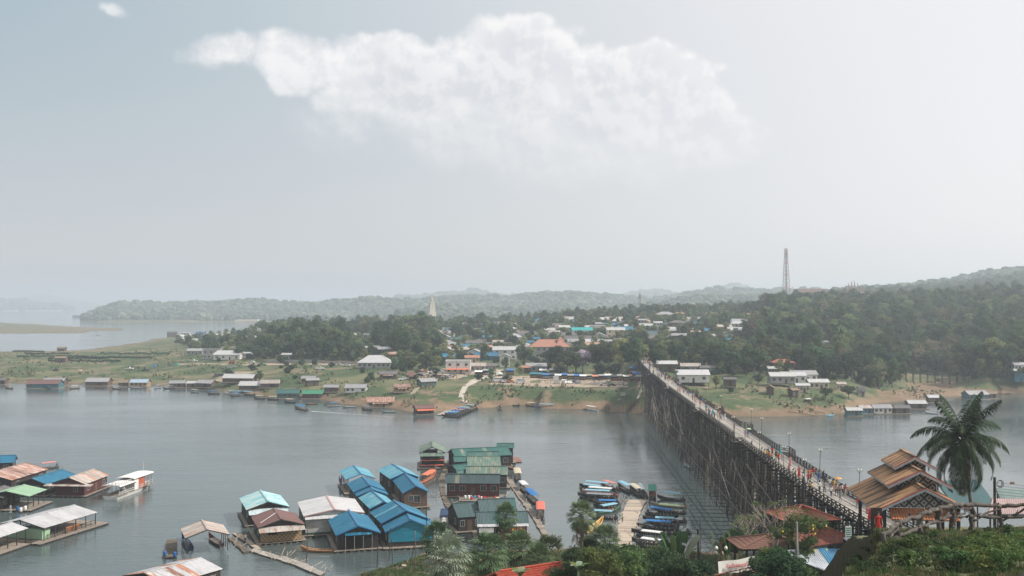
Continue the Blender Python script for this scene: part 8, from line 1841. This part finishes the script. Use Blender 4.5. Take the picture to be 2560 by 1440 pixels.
def fan_mesh(seed, n, R_, mleaf, skirt, el0=-1.0):
    g = random.Random(seed); mb = MB()
    def leaf(t, el, L, fr, m):
        h = Vector((math.cos(t), math.sin(t), 0)); dv = h * math.cos(el) + Vector((0, 0, math.sin(el))); c = dv * L; side = Vector((-math.sin(t), math.cos(t), 0)); up = side.cross(dv).normalized() * (1)
        mb.tube([(0, 0, 0), c], .022, 3, m=m); ns = 15
        for i in range(ns):
            a = (i / (ns - 1) - .5) * 3.9; d2 = dv * math.cos(a) + side * math.sin(a); ln = fr * (1 - .18 * abs(a) / 2) * g.uniform(.88, 1.08); q_ = Vector(c); tip = q_ + d2 * ln - Vector((0, 0, ln * (.12 + .25 * g.random()))) ; mid = q_ + d2 * ln * .58 + up * .05 * ((i % 2) * 2 - 1); w = (dv * -math.sin(a) + side * math.cos(a)) * fr * .07
            mb.quad(q_, mid - w, tip, mid + w, m=m)
    for i in range(n):
        f = (i + .5) / n; leaf(i * 2.399, 1.45 - (1.45 - el0) * f ** .9 + g.uniform(-.1, .1), R_ * .62 * g.uniform(.8, 1.15), R_ * .46, 0)
    for i in range(skirt): leaf(i * 2.399, -1.15 - .35 * g.random(), R_ * g.uniform(.3, 1.3), R_ * .5, 1)
    return mb.mesh('crown', [mleaf, DEAD])
FM = [fan_mesh(1, 46, 2.1, FAN, 10), fan_mesh(2, 48, 2.3, FANP, 34, -1.3), fan_mesh(3, 46, 2.1, FAN, 22, -1.2)]
for px, py, d, k, s, lb in [(1265, 1290, 140, 0, 1.0, 'slender fan palm in front of the front green floating house'), (1454, 1290, 126, 0, 1.05, 'tall fan palm with a shaggy trunk left of the bamboo jetty'), (1092, 1345, 124, 2, .95, 'green fan palm behind the palest one at bottom left of the row'), (1120, 1392, 110, 1, 1.05, 'pale silvery fan palm with a dead leaf skirt at the left end of the row'), (1222, 1382, 112, 2, 1.05, 'fan palm with brown dead leaves below the slender palm'), (1300, 1372, 118, 0, .95, 'fan palm between the brown-skirted palm and the red roof'), (1370, 1385, 118, 0, 1.0, 'fan palm just above the red tiled roof'), (1512, 1357, 128, 0, 1.05, 'fan palm at the foot of the bamboo jetty'), (1470, 1375, 134, 2, .8, 'small fan palm behind the shaggy trunk'), (1345, 1400, 112, 2, .8, 'low fan palm touching the left of the red ridge')]:
    c = Q(px, py, d); b = Vector((c.x, c.y, Hs(c.x, c.y) - .2)); e = empty('fan_palm', b, r.uniform(0, 6), lb, 'palm tree', 'fan palms along the near shore'); z = c.z - b.z; link('crown', FM[k], e, (0, 0, z), (r.uniform(-.08, .08), r.uniform(-.08, .08), 0), s * (1.0 if py < 1300 else 1.22))
    g_ = random.Random(int(px)); m_ = MB(); m_.tube([(g_.uniform(-.3, .3), 0, 0), (.1, .05, z * .5), (0, 0, z)], [.24, .17, .2], 7); 
    for i in range(30): t = g_.random() * 6.28; zz = z - g_.random() * min(z, 3.2); m_.quad((math.cos(t) * .15, math.sin(t) * .15, zz), (math.cos(t) * .36, math.sin(t) * .36, zz - .35), (math.cos(t + .3) * .3, math.sin(t + .3) * .3, zz - .6))
    m_.build('trunk', BARK, e)
def near_bush(seed, n, R_, zc, rz, cr, leaf, per, lm, core=.55):
    v, q_ = crown_np(seed, mk_clumps(seed, n, R_, zc, rz, cr, .85), leaf, per, core=core); return np_mesh('foliage', v, q_, lm)
NLEAF = [leafmat('near_leaf_a', (.042, .085, .035), (.07, .125, .045), (.12, .18, .06), rand=.18), leafmat('near_leaf_b', (.075, .13, .042), (.105, .165, .052), (.17, .21, .07), rand=.15), leafmat('near_leaf_c', (.03, .065, .03), (.05, .09, .04), rand=.15)]
NB3 = [near_bush(61, 13, 1.6, 1.9, 1.1, .75, .13, 220, NLEAF[0]), near_bush(62, 12, 1.5, 2.3, 1.3, .7, .12, 240, NLEAF[1]), near_bush(63, 13, 1.8, 1.7, 1.0, .8, .14, 200, NLEAF[2]), near_bush(64, 16, 2.4, 3.6, 1.5, .85, .13, 200, NLEAF[0], .4)]
stemM = trunk_mb(2.0, .07, 9, 5, 1.8).mesh('stem', BARK)
BSH = []
for i, (px, py, d, k, s) in enumerate([(1425, 1425, 100, 0, 1.1), (1452, 1405, 106, 2, 1.1), (1480, 1428, 98, 1, 1.1), (1500, 1400, 108, 0, 1.2), (1520, 1435, 96, 1, 1.0), (1545, 1408, 106, 2, 1.1), (1560, 1392, 114, 0, 1.1), (1572, 1430, 98, 1, 1.15), (1590, 1402, 110, 2, 1.2), (1600, 1380, 120, 0, .9), (1615, 1432, 98, 0, 1.1), (1640, 1415, 104, 2, 1.2), (1668, 1432, 98, 2, 1.1), (1632, 1392, 116, 0, .9), (1440, 1395, 120, 0, .9), (1535, 1385, 122, 2, .9), (1725, 1436, 96, 2, 1.1), (1750, 1428, 100, 2, .9), (1940, 1392, 96, 0, 1.1), (1975, 1425, 92, 0, 1.25), (2005, 1362, 100, 0, .9), (1950, 1432, 90, 2, 1.2), (1925, 1412, 96, 1, .8), (1900, 1428, 94, 2, .8), (1690, 1395, 118, 2, .8), (1480, 1370, 128, 2, .9), (1655, 1370, 125, 0, .7), (1830, 1362, 134, 2, .8), (1850, 1330, 140, 0, .8), (1885, 1345, 132, 0, .8)]):
    c = Q(px, py, d); z = Hs(c.x, c.y); tall = max(1.2, c.z - z); e = empty('bush', (c.x, c.y, z - .1), r.uniform(0, 6), '', 'bush', 'bushes along the near bank'); link('foliage', NB3[k], e, (0, 0, max(0, tall - 2.0 * s)), (0, 0, 0), s); link('stem', stemM, e, (0, 0, 0), (0, 0, 0), (1, 1, max(.6, tall / 2.2)))
    near = 'red tiled roof' if px < 1440 else 'foot of the bamboo jetty' if px < 1620 else 'left travellers palm' if px < 1770 else 'bridge piles' if px < 1900 else 'grey white shed roof'
    BSH.append((px, near, ['dark green', 'yellow green', 'darkest green', 'green'][k], e))  # third word stands for the darkest leaf tone
seen = {}
for px, near, w, e in BSH:
    key = (near, w); seen[key] = seen.get(key, 0) + 1; e['label'] = '%s leafy bush %s %s' % (w, ['close to the', 'a second one near the', 'a third near the', 'a fourth near the', 'a fifth near the', 'a sixth near the'][seen[key] - 1], near)
# leafy tree by the bridge end, bare white tree, flowering shrubs
c = Q(1995, 1338, 98); z = Hs(c.x, c.y); e = empty('leafy_tree', (c.x, c.y, z), 0, 'dark leafy tree with yellow blossoms in front of the red hip roofs', 'tree'); link('crown', NB3[3], e, (0, 0, c.z - z - 3.4), sc=1.0); link('trunk', trunk_mb(c.z - z, .14, 5, 5, 2).mesh('trunk', BARK), e)
for i in range(7): q_ = Vector((r.uniform(-2.4, 2.4), r.uniform(-2.4, -1.2), c.z - z + r.uniform(-1.5, 1.5))); MB().box(q_, (.15, .12, .14), r.random(), top=.5).build('blossom', cloth((.75, .55, .05)), e)
def bare_tree(px, py, d, h, label, m, seed=3, leafy=0):
    c = Q(px, py, d); e = empty('bare_tree', c, 0, label, 'tree'); g = random.Random(seed); mb = MB(); tips = []
    def br(p, dv, L, rad, k):
        q_ = p + dv * L; mid = (p + q_) / 2 + Vector((g.uniform(-.06, .06), g.uniform(-.06, .06), 0)) * L; mb.tube([p, mid, q_], [rad, rad * .85, rad * .65], 5, cap=False)
        if k == 0: tips.append(q_); return
        for i in range(3 if k > 1 else 2):
            a = g.uniform(0, 6.28); nd = (dv + Vector((math.cos(a) * .62, math.sin(a) * .62, g.uniform(-.1, .25)))).normalized(); br(q_, nd, L * g.uniform(.6, .85), rad * .6, k - 1)
    for i in range(3): a = i * 2.1; br(Vector((0, 0, -1.0)), Vector((math.cos(a) * .22, math.sin(a) * .22, 1)).normalized(), h * .38, .085, 4)
    mb.build('branches', m, e)
    if leafy:
        for t in tips[::max(1, len(tips) // leafy)]:
            v, q4 = crown_np(g.randint(0, 999), [(0, 0, 0, .32, .26)], .09, 260, core=0); link('leaf_clump', np_mesh('leaf_clump', v, q4, NLEAF[1]), e, t)
PALEB = mat('pale_bark', (.42, .37, .30), (.32, .28, .22), scale=5)
bare_tree(1938, 1368, 104, 5.2, 'bare pale-branched tree against the dark bridge piles', PALEB, 3, 14); bare_tree(1868, 1350, 118, 3.8, 'thin half-leafed sapling left of the bare pale tree', PALEB, 8, 14); bare_tree(1728, 1395, 118, 1.8, 'small dry twiggy shrub beside the dark pole', BARK, 5, 6)
def travellers(px, py, d, s, label, dead=1):
    c = Q(px, py, d); z = Hs(c.x, c.y); e = empty('travellers_palm', (c.x, c.y, z - .2), R(r.uniform(-20, 20)), label, 'palm tree'); h = c.z - z; g = random.Random(px)
    MB().tube([(0, 0, 0), (0, 0, max(.5, h - 2.4 * s))], [.22, .2], 8).build('trunk', BARK, e)
    for i in range(11):
        a = (i - 5) / 5 * .42 + g.uniform(-.03, .03); L0 = 2.3 * s; b0 = Vector((0, 0, max(.5, h - 2.5 * s))); dv = Vector((math.sin(a), g.uniform(-.12, .12), math.cos(a))); st = b0 + dv * L0; mb = MB(); mb.tube([b0, st], [.07, .04], 5, m=1)
        sd = Vector((math.cos(a) * .5, .85 if i % 2 else -.85, 0)).normalized(); n = 9; L = 2.5 * s * g.uniform(.85, 1.05); p = st; prev = None
        for k in range(n + 1):
            f = k / n; w = .42 * s * math.sin(math.pi * (.12 + .8 * f)) ** .6; q_ = st + dv * L * f + Vector((math.sin(a), 0, -1)) * .32 * s * f * f; cur = (q_ - sd * w + Vector((0, 0, -.10)), q_, q_ + sd * w + Vector((0, 0, -.10)))
            if prev and g.random() < .95: mb.quad(prev[0], cur[0], cur[1], prev[1]); mb.quad(prev[1], cur[1], cur[2], prev[2])
            prev = cur
        mb.build('leaf', [leafmat('trav_leaf_%d' % (i % 2), (.045, .10, .04) if i % 2 else (.07, .13, .05), (.06, .12, .045), rand=.15, tr=.25) if i not in (0, 10) else FANP, mat('pale_stalk', (.42, .44, .30), (.34, .36, .24), scale=4)], e)
travellers(1690, 1372, 112, 1.15, 'left travellers palm with upright banana-like leaves before the boats'); travellers(1826, 1372, 116, 1.2, 'right travellers palm with upright leaves beside the street lamp')
for px, py, d, lb in [(1445, 1425, 96, 'banana plant with one broad silvery leaf beside the red roof'), (1300, 1440, 92, 'banana leaf poking up in front of the red tiled roof')]:
    c = Q(px, py, d); e = empty('banana_plant', (c.x, c.y, Hs(c.x, c.y)), 0, lb, 'plant'); h = c.z - e.location.z
    MB().tube([(0, 0, 0), (0, 0, h)], [.16, .1], 7).build('stem', FANP, e)
    for i in range(5):
        a = i * 1.3; mb = MB(); prev = None
        for k in range(8):
            f = k / 7; q_ = Vector((math.cos(a) * f * 1.0, math.sin(a) * f * 1.0, h + 1.6 * f - 1.0 * f * f)); w = .34 * math.sin(math.pi * (.1 + .85 * f)); sd = Vector((-math.sin(a), math.cos(a), 0)); cur = (q_ - sd * w, q_, q_ + sd * w)
            if prev: mb.quad(prev[0], cur[0], cur[1], prev[1]); mb.quad(prev[1], cur[1], cur[2], prev[2])
            prev = cur
        mb.build('leaf', FANP if i % 2 else NLEAF[1], e)
# ---------------------------------------------------------------- street furniture on the near bank
c = Q(1803, 1432, 104); t = Q(1803, 1338, 104); h = t.z - c.z; e = empty('street_lamp', c, 0, 'ornate brown street lamp with white globe beside the right travellers palm', 'street lamp'); c0 = Hs(c.x, c.y) - c.z
MB().tube([(0, 0, c0), (0, 0, 0), (0, 0, h * .45), (0, 0, h * .8)], [.1, .08, .06, .045], 8).build('pole', mat('brown_iron', (.16, .08, .045), rough=.5), e); m_ = MB(); m_.tube([(.55 * math.cos(a), 0, h * .74 + .28 * math.sin(a)) for a in [k * math.pi / 8 for k in range(9)]], .03, 5); m_.tube([(0, 0, h * .8), (0, 0, h * .98)], [.05, .01], 5); m_.build('arm', mat('brown_iron', (.16, .08, .045)), e)
for s in (-1, 1): MB().loft([[(s * .5 + rr * math.cos(k * 1.0472 / 1.333), rr * math.sin(k * 1.0472 / 1.333), h * .60 + z) for k in range(8)] for rr, z in ((.05, -.02), (.17, .1), (.19, .24), (.12, .38), (.04, .44))]).build('globe', GLOBE, e, sm=True)
def pole(px, p0, p1, d, rad, m, label, lean=0, name='pole'):
    b = Q(px, p1, d); t = Q(px + lean, p0, d); b2 = Vector((b.x, b.y, max(-1.5, Hs(b.x, b.y) - .3))); tag(MB().tube([b2 if b2.z < b.z else b, (b + t) / 2 + Vector((.05, 0, 0)), t], [rad, rad * .9, rad * .75], 6).build(name, m), label, 'pole')
pole(1745, 1322, 1420, 116, .17, WOOD_D, 'thick dark pole rising from the bank left of the right travellers palm'); pole(1711, 1350, 1410, 118, .14, Gy, 'grey post right of the left travellers palm'); pole(1752, 1295, 1375, 130, .06, WOOD_D, 'thin crooked stick behind the thick dark pole', -3); pole(2008, 1190, 1265, 122, .12, WOOD_D, 'tall dark pole above the red hip roof'); pole(1992, 1305, 1440, 92, .12, Gy, 'grey pole in front of the leafy tree'); pole(1883, 1345, 1400, 112, .12, WOOD_D, 'dark post holding the right end of the banner')
for px, a, b, d, ln in [(765, 1325, 1418, 172, 4), (942, 1345, 1420, 170, 3), (972, 1320, 1420, 168, 4), (982, 1348, 1440, 160, -3), (1038, 1328, 1430, 158, 0), (1020, 1360, 1430, 158, 16), (1065, 1270, 1400, 165, 1)]: pole(px, a, b, d, .09, WOOD_P, 'leaning mooring pole %s' % {765: 'leftmost, in the water by the woven wall house', 942: 'between the two big blue houses', 972: 'before the bright blue gable, left of a pair', 982: 'before the bright blue gable, right of a pair', 1038: 'on the mud right of the bright blue gable', 1020: 'slanting on the grassy mud near the palms', 1065: 'thin and tallest behind the green fan palm'}[px], ln, 'mooring_pole')
# banner with print on the red railing
bl_, br2 = Q(1797, 1434, 100), Q(1886, 1424, 103); tl_, tr_ = Q(1795, 1404, 100), Q(1887, 1390, 103); e = empty('cloth_banner', bl_, 0, 'white cloth banner with red writing tied to the railing', 'banner'); m_ = MB(); n = 12
for i in range(n):
    f0, f1 = i / n, (i + 1) / n; o1 = Vector((0, .10 * math.sin(f0 * 9), -.08 * math.sin(f0 * math.pi))); o2 = Vector((0, .10 * math.sin(f1 * 9), -.08 * math.sin(f1 * math.pi))); m_.quad(bl_.lerp(br2, f0) + o1 - bl_, bl_.lerp(br2, f1) + o2 - bl_, tl_.lerp(tr_, f1) + o2 - bl_, tl_.lerp(tr_, f0) + o1 - bl_)
m_.build('cloth', WALL['white'], e)
cu = bpy.data.curves.new('writing', 'FONT'); cu.body = 'ห้ามทิ้งขยะตรงนี้'; cu.size = .95; cu.align_x = 'CENTER'; cu.align_y = 'CENTER'; cu.extrude = .01; cu.offset = .012
to = bpy.data.objects.new('tmp', cu); COL.objects.link(to); dg = bpy.context.evaluated_depsgraph_get(); dg.update(); me = bpy.data.meshes.new_from_object(to.evaluated_get(dg)); bpy.data.objects.remove(to); me.materials.clear(); me.materials.append(cloth((.50, .02, .04)))
wd = max(v.co.x for v in me.vertices) - min(v.co.x for v in me.vertices) if len(me.vertices) else 1; dx = br2 - bl_; o = link('writing', me, e, (bl_.lerp(tr_, .5) - bl_) + Vector((0, -.22, -.03)), (R(90), -math.atan2((tr_.z + br2.z - tl_.z - bl_.z) / 2, dx.x) , math.atan2(dx.y, dx.x)), 3.35 / max(wd, .1)); o['kind'] = 'stuff'
REDW = mat('red_rail_wood', (.24, .075, .05), (.18, .06, .04), scale=4)
def fence_line(pts, label, m, h=1.0, name='railing', step=1.5, rad=.06):
    w = [Q(*p) for p in pts]; e = empty(name, w[0], 0, label, 'railing'); w = [p - w[0] for p in w]
    for a, b in zip(w[:-1], w[1:]):
        for k in (0, -.45): MB().tube([a + Vector((0, 0, k)), b + Vector((0, 0, k))], rad, 6).build('rail', m, e)
        n = max(1, int((b - a).length / step))
        for i in range(n + 1): q_ = a.lerp(b, i / n); MB().tube([q_ + Vector((0, 0, .05)), q_ - Vector((0, 0, h + .8))], rad * 1.1, 6).build('post', m, e)
fence_line([(1660, 1438, 98), (1710, 1428, 100), (1770, 1425, 101)], 'red brown railing left of the banner', REDW); fence_line([(1785, 1438, 98), (1850, 1424, 101), (1925, 1410, 104)], 'red brown railing with the banner tied on', REDW)
# bank details: blue tarp, dry mound, canoe on mud, basket
p = Q(1662, 1425, 104); tag(MB().loft([[(-1.1, 0, -.6), (1.1, .2, -.5), (1.2, .2, .8), (-1.0, 0, .5)], [(-1.1, .2, -.6), (1.1, .4, -.5), (1.2, .4, .8), (-1.0, .2, .5)]]).build('tarpaulin', mat('striped_tarp', (.06, .18, .40), (.6, .62, .64), scale=3, stretch=(1, 1, 5)), None, loc=p), 'blue and white striped tarpaulin at the foot of the left travellers palm', 'tarpaulin')
bare = G(1800, 1390, 100)
v, q4 = crown_np(5, [(0, 0, 0, 1.6, .7), (1.8, .2, -.1, 1.3, .55), (-1.7, 0, -.1, 1.2, .5)], .12, 160, core=.95); tag(link('dry_mound', np_mesh('dry_mound', v, q4, mat('dry_twigs', (.34, .26, .19), (.25, .19, .14), scale=5)), None, bare), 'heap of dry brown brush on the bank left of the street lamp', 'brush heap')
boat((1037, 1424), (1050, 1440), dk, None, 'small dark canoe drawn up on the grassy mud by the mooring poles', eng=False)
p = G(1010, 1425, 100); tag(MB().loft([[(rr * math.cos(k * .7854), rr * math.sin(k * .7854), z) for k in range(8)] for rr, z in ((.35, 0), (.45, .3), (.4, .6), (.3, .55))]).build('basket', BAMBOO, None, loc=p), 'round woven basket beside the small canoe on the mud', 'basket')
# utility pole with coiled cable, wires at the right edge
c = Q(2487, 1262, 96); t = Q(2487, 1193, 96); e = empty('utility_pole', Vector((c.x, c.y, Hs(c.x, c.y) - .3)), 0, 'dark utility pole with coiled black cable at the right edge', 'pole'); h = t.z - e.location.z
MB().tube([(0, 0, 0), (0, 0, h)], [.17, .13], 8).build('shaft', WOOD_D, e); CABLE = mat('cable', (.015, .015, .017), rough=.5)
for k in range(3): MB().tube([(.55 + (.33 - k * .05) * math.cos(a) , .1 * k, h - .65 + (.36 - k * .04) * math.sin(a)) for a in [i * math.pi / 9 for i in range(19)]], .025, 5, cap=False).build('cable_coil', CABLE, e)
MB().box((1.7, 0, h - .55), (.35, .2, .2)).build('junction_box', cloth((.3, .2, .14)), e)
for k in range(5):
    a = Vector((.0, 0, h - .5 - k * .28)); b = Vector((16, -3 + k * .5, h - .4 - k * .3)); MB().tube([a.lerp(b, f / 8) - Vector((0, 0, 1.2 * math.sin(math.pi * f / 8) * .4)) for f in range(9)], .014, 4, cap=False).build('wire', CABLE, e)
# ---------------------------------------------------------------- log fence and the grassy spur
LOGM = mat('fence_log', (.095, .084, .074), (.055, .048, .043), scale=5, rough=.95, bump=.5, c3=(.15, .13, .11), s3=2, stretch=(1, 1, 1))
def log_fence():
    pts = [(2206, 1338, 46), (2245, 1308, 48), (2300, 1288, 51), (2345, 1272, 53), (2380, 1262, 55), (2430, 1262, 57), (2500, 1266, 58), (2570, 1262, 58), (2640, 1264, 58)]
    w = [Q(*p) for p in pts]; b0 = w[0].copy(); b0.z = Hs(b0.x, b0.y); e = empty('log_fence', b0, 0, 'rustic fence of twisted grey logs along the grassy spur', 'fence'); g = random.Random(8)
    def wob(a, b, rad, nm='rail'):
        n = 7; L = [a.lerp(b, i / n) + (Vector((g.uniform(-.08, .08), g.uniform(-.08, .08), g.uniform(-.07, .07))) if 0 < i < n else Vector()) for i in range(n + 1)]; rs = [rad * g.uniform(.8, 1.2) for _ in L]; mb = MB(); mb.tube([p - b0 for p in L], rs, 8)
        for i in range(2): k = g.randint(1, n - 1); d_ = Vector((g.uniform(-.3, .3), g.uniform(-.2, .2), g.uniform(-.15, .3))); mb.tube([L[k] - b0, L[k] + d_ - b0], [rad * .6, rad * .35], 5)
        mb.build(nm, LOGM, e, sm=True)
    for a, b in zip(w[:-1], w[1:]):
        wob(a, b, .115); dz = Vector((0, 0, .62)); wob(a - dz, b - dz * g.uniform(.9, 1.15), .09)
        if g.random() < .75: wob(a - dz * 1.5, b - Vector((0, 0, .1)), .06, 'brace')
    for p in w: z = Hs(p.x, p.y) - .4; wob(Vector((p.x, p.y, min(z, p.z - 1.3))), p + Vector((0, 0, .12)), .15, 'post')
log_fence()
c = Q(2562, 1425, 26); tag(MB().tube([c + Vector((-.55, -.3, -.35)), c + Vector((.9, .4, .25))], [.09, .08], 9).build('log', LOGM, None, sm=True), 'end of a grey log in the bottom right corner', 'log')
# grass and shrubs on the spur and the near bank
def tuft_mesh(name, n, h, sp, seed, m, bend=.5):
    g = random.Random(seed); mb = MB()
    for i in range(n):
        a = g.random() * 6.28; rr = g.random() * sp; x, y = math.cos(a) * rr, math.sin(a) * rr; hh = h * g.uniform(.5, 1.1); t = g.random() * 6.28; w = .012 + .01 * g.random(); bx_, by_ = math.cos(t) * hh * bend * g.random(), math.sin(t) * hh * bend * g.random(); sx, sy = -math.sin(t) * w, math.cos(t) * w
        mb.quad((x - sx, y - sy, -.03), (x + sx, y + sy, -.03), (x + bx_ * .4 + sx, y + by_ * .4 + sy, hh * .6), (x + bx_ * .4 - sx, y + by_ * .4 - sy, hh * .6)); mb.quad((x + bx_ * .4 - sx, y + by_ * .4 - sy, hh * .6), (x + bx_ * .4 + sx, y + by_ * .4 + sy, hh * .6), (x + bx_, y + by_, hh))
    return mb.mesh(name, m)
GR1 = leafmat('grass_a', (.075, .12, .045), (.11, .155, .06), rand=.25); GR2 = leafmat('grass_b', (.20, .18, .10), (.15, .15, .08), rand=.25)
protoG = [link('grass_tuft', tuft_mesh('grass_tuft', 34, .22, .2, 1, GR1), None), link('grass_tuft', tuft_mesh('grass_tuft', 30, .30, .22, 2, GR1), None), link('grass_tuft', tuft_mesh('grass_tuft', 30, .26, .2, 3, GR2), None)]
for o, (px, py) in zip(protoG, ((2420, 1325), (2500, 1350), (2350, 1345))): p = G(px, py, 20, 80); o.location = p; tag(o, {0: 'green grass tuft near the fence on the spur', 1: 'longer grass tuft on the spur at right', 2: 'dry straw tuft near the spur path'}[protoG.index(o)], 'grass tuft')
def spur_pts(n, xa, xb, ya, yb, cond=None):
    out = []
    xs = np.random.uniform(xa, xb, n); ys_ = np.random.uniform(ya, yb, n); zs = H(xs, ys_); nz = fbm(xs / 1.6, ys_ / 1.6, 77, 4)
    for x, y, z, q_ in zip(xs, ys_, zs, nz):
        if cond is None or cond(x, y, z, q_): out.append((x, y, z))
    return out
np.random.seed(9)
sp1 = spur_pts(30000, 8, 42, 24, 60, lambda x, y, z, q_: z > 21 and q_ > -.06)
for i_ in range(5200):
    y_ = random.uniform(20, 40); x_ = float(np.interp(y_, [16, 24, 27, 30, 33, 36, 50], [3.9, 7.5, 9.0, 10.8, 12.35, 13.9, 16.2])) - .5 * random.random() ** .6; sp1.append((x_ * K, y_ * K))
xy_ = np.array([p[:2] for p in sp1]); sp1 = np.column_stack([xy_, H(xy_[:, 0], xy_[:, 1])])
gn_scatter('spur_grass', sp1, np.random.uniform(0, 6, len(sp1)), np.random.uniform(.5, 1.15, len(sp1)), np.random.choice(3, len(sp1), p=(.42, .2, .38)), dict(enumerate(protoG)), 'short green and straw-coloured grass covering the spur')
sp2 = spur_pts(26000, -30, 45, 105, 188, lambda x, y, z, q_: 1.2 < z < 14 and q_ > -.12)
gn_scatter('bank_grass', sp2, np.random.uniform(0, 6, len(sp2)), np.random.uniform(1.2, 2.6, len(sp2)), np.random.choice(3, len(sp2), p=(.55, .3, .15)), dict(enumerate(protoG)), 'grass on the low bank below the fan palms')
vsm = NB3[0]
v, q4 = crown_np(71, mk_clumps(71, 9, .45, .28, .18, .22, .8), .045, 1500, core=.4); shr = [np_mesh('foliage', v, q4, NLEAF[0])]; v, q4 = crown_np(72, mk_clumps(72, 9, .5, .30, .2, .2, .8), .05, 1100, core=0); shr.append(np_mesh('foliage', v, q4, NLEAF[1]))
v, q4 = crown_np(73, mk_clumps(73, 8, .5, .2, .12, .22, .6), .04, 1500, core=.3); shr.append(np_mesh('foliage', v, q4, leafmat('darkest_shrub', (.03, .05, .025), (.045, .07, .03), rand=.2)))  # foliage in the darkest green of the spur shrubs
SH = [(2126, 1425, 2, .7), (2150, 1400, 0, .6), (2168, 1380, 2, .7), (2185, 1362, 2, .6), (2160, 1425, 2, 1.0), (2440, 1395, 1, 1.3), (2475, 1385, 1, 1.5), (2510, 1400, 1, 1.5), (2540, 1375, 1, 1.3), (2455, 1425, 1, 1.3), (2500, 1430, 1, 1.5), (2550, 1420, 1, 1.3), (2400, 1420, 0, 1.2), (2380, 1390, 0, .9), (2290, 1375, 0, 1.2), (2330, 1350, 0, .8), (2260, 1400, 2, 1.3), (2230, 1420, 2, 1.3), (2280, 1425, 0, 1.3), (2340, 1430, 2, 1.4), (2390, 1370, 2, 1.2), (2450, 1355, 2, 1.3), (2490, 1340, 2, 1.1), (2530, 1345, 0, 1.1), (2200, 1425, 2, 1.2), (2240, 1378, 2, 1.1), (2170, 1435, 2, 1.1), (2360, 1410, 0, 1.2), (2320, 1370, 2, 1.1), (2410, 1395, 2, 1.2), (2300, 1345, 2, .9), (2550, 1395, 1, 1.2), (2430, 1410, 1, 1.2)]
zs_ = {}
for px, py, k, s in SH:
    p = G(px, py, 20, 90); w = ['dark green', 'yellow green', 'darkest green'][k]; zone = 'right corner of the spur' if px > 2430 else 'middle of the spur slope' if px > 2290 else 'lower left edge of the spur'; key = (w, zone); zs_[key] = zs_.get(key, 0) + 1
    e = empty('shrub', p, r.uniform(0, 6), '%s low shrub, %s, at the %s' % (w, ['nearest to corner', 'another', 'third', 'fourth', 'fifth', 'sixth', 'seventh', 'eighth', 'ninth', 'tenth', 'eleventh', 'twelfth', 'thirteenth', 'fourteenth', 'fifteenth', 'sixteenth', 'last'][min(16, zs_[key] - 1)], zone), 'shrub', 'low shrubs on the spur'); link('foliage', shr[k], e, sc=s); MB().tube([(0, 0, -.05), (0, 0, .3)], .02, 5).build('stem', BARK, e)
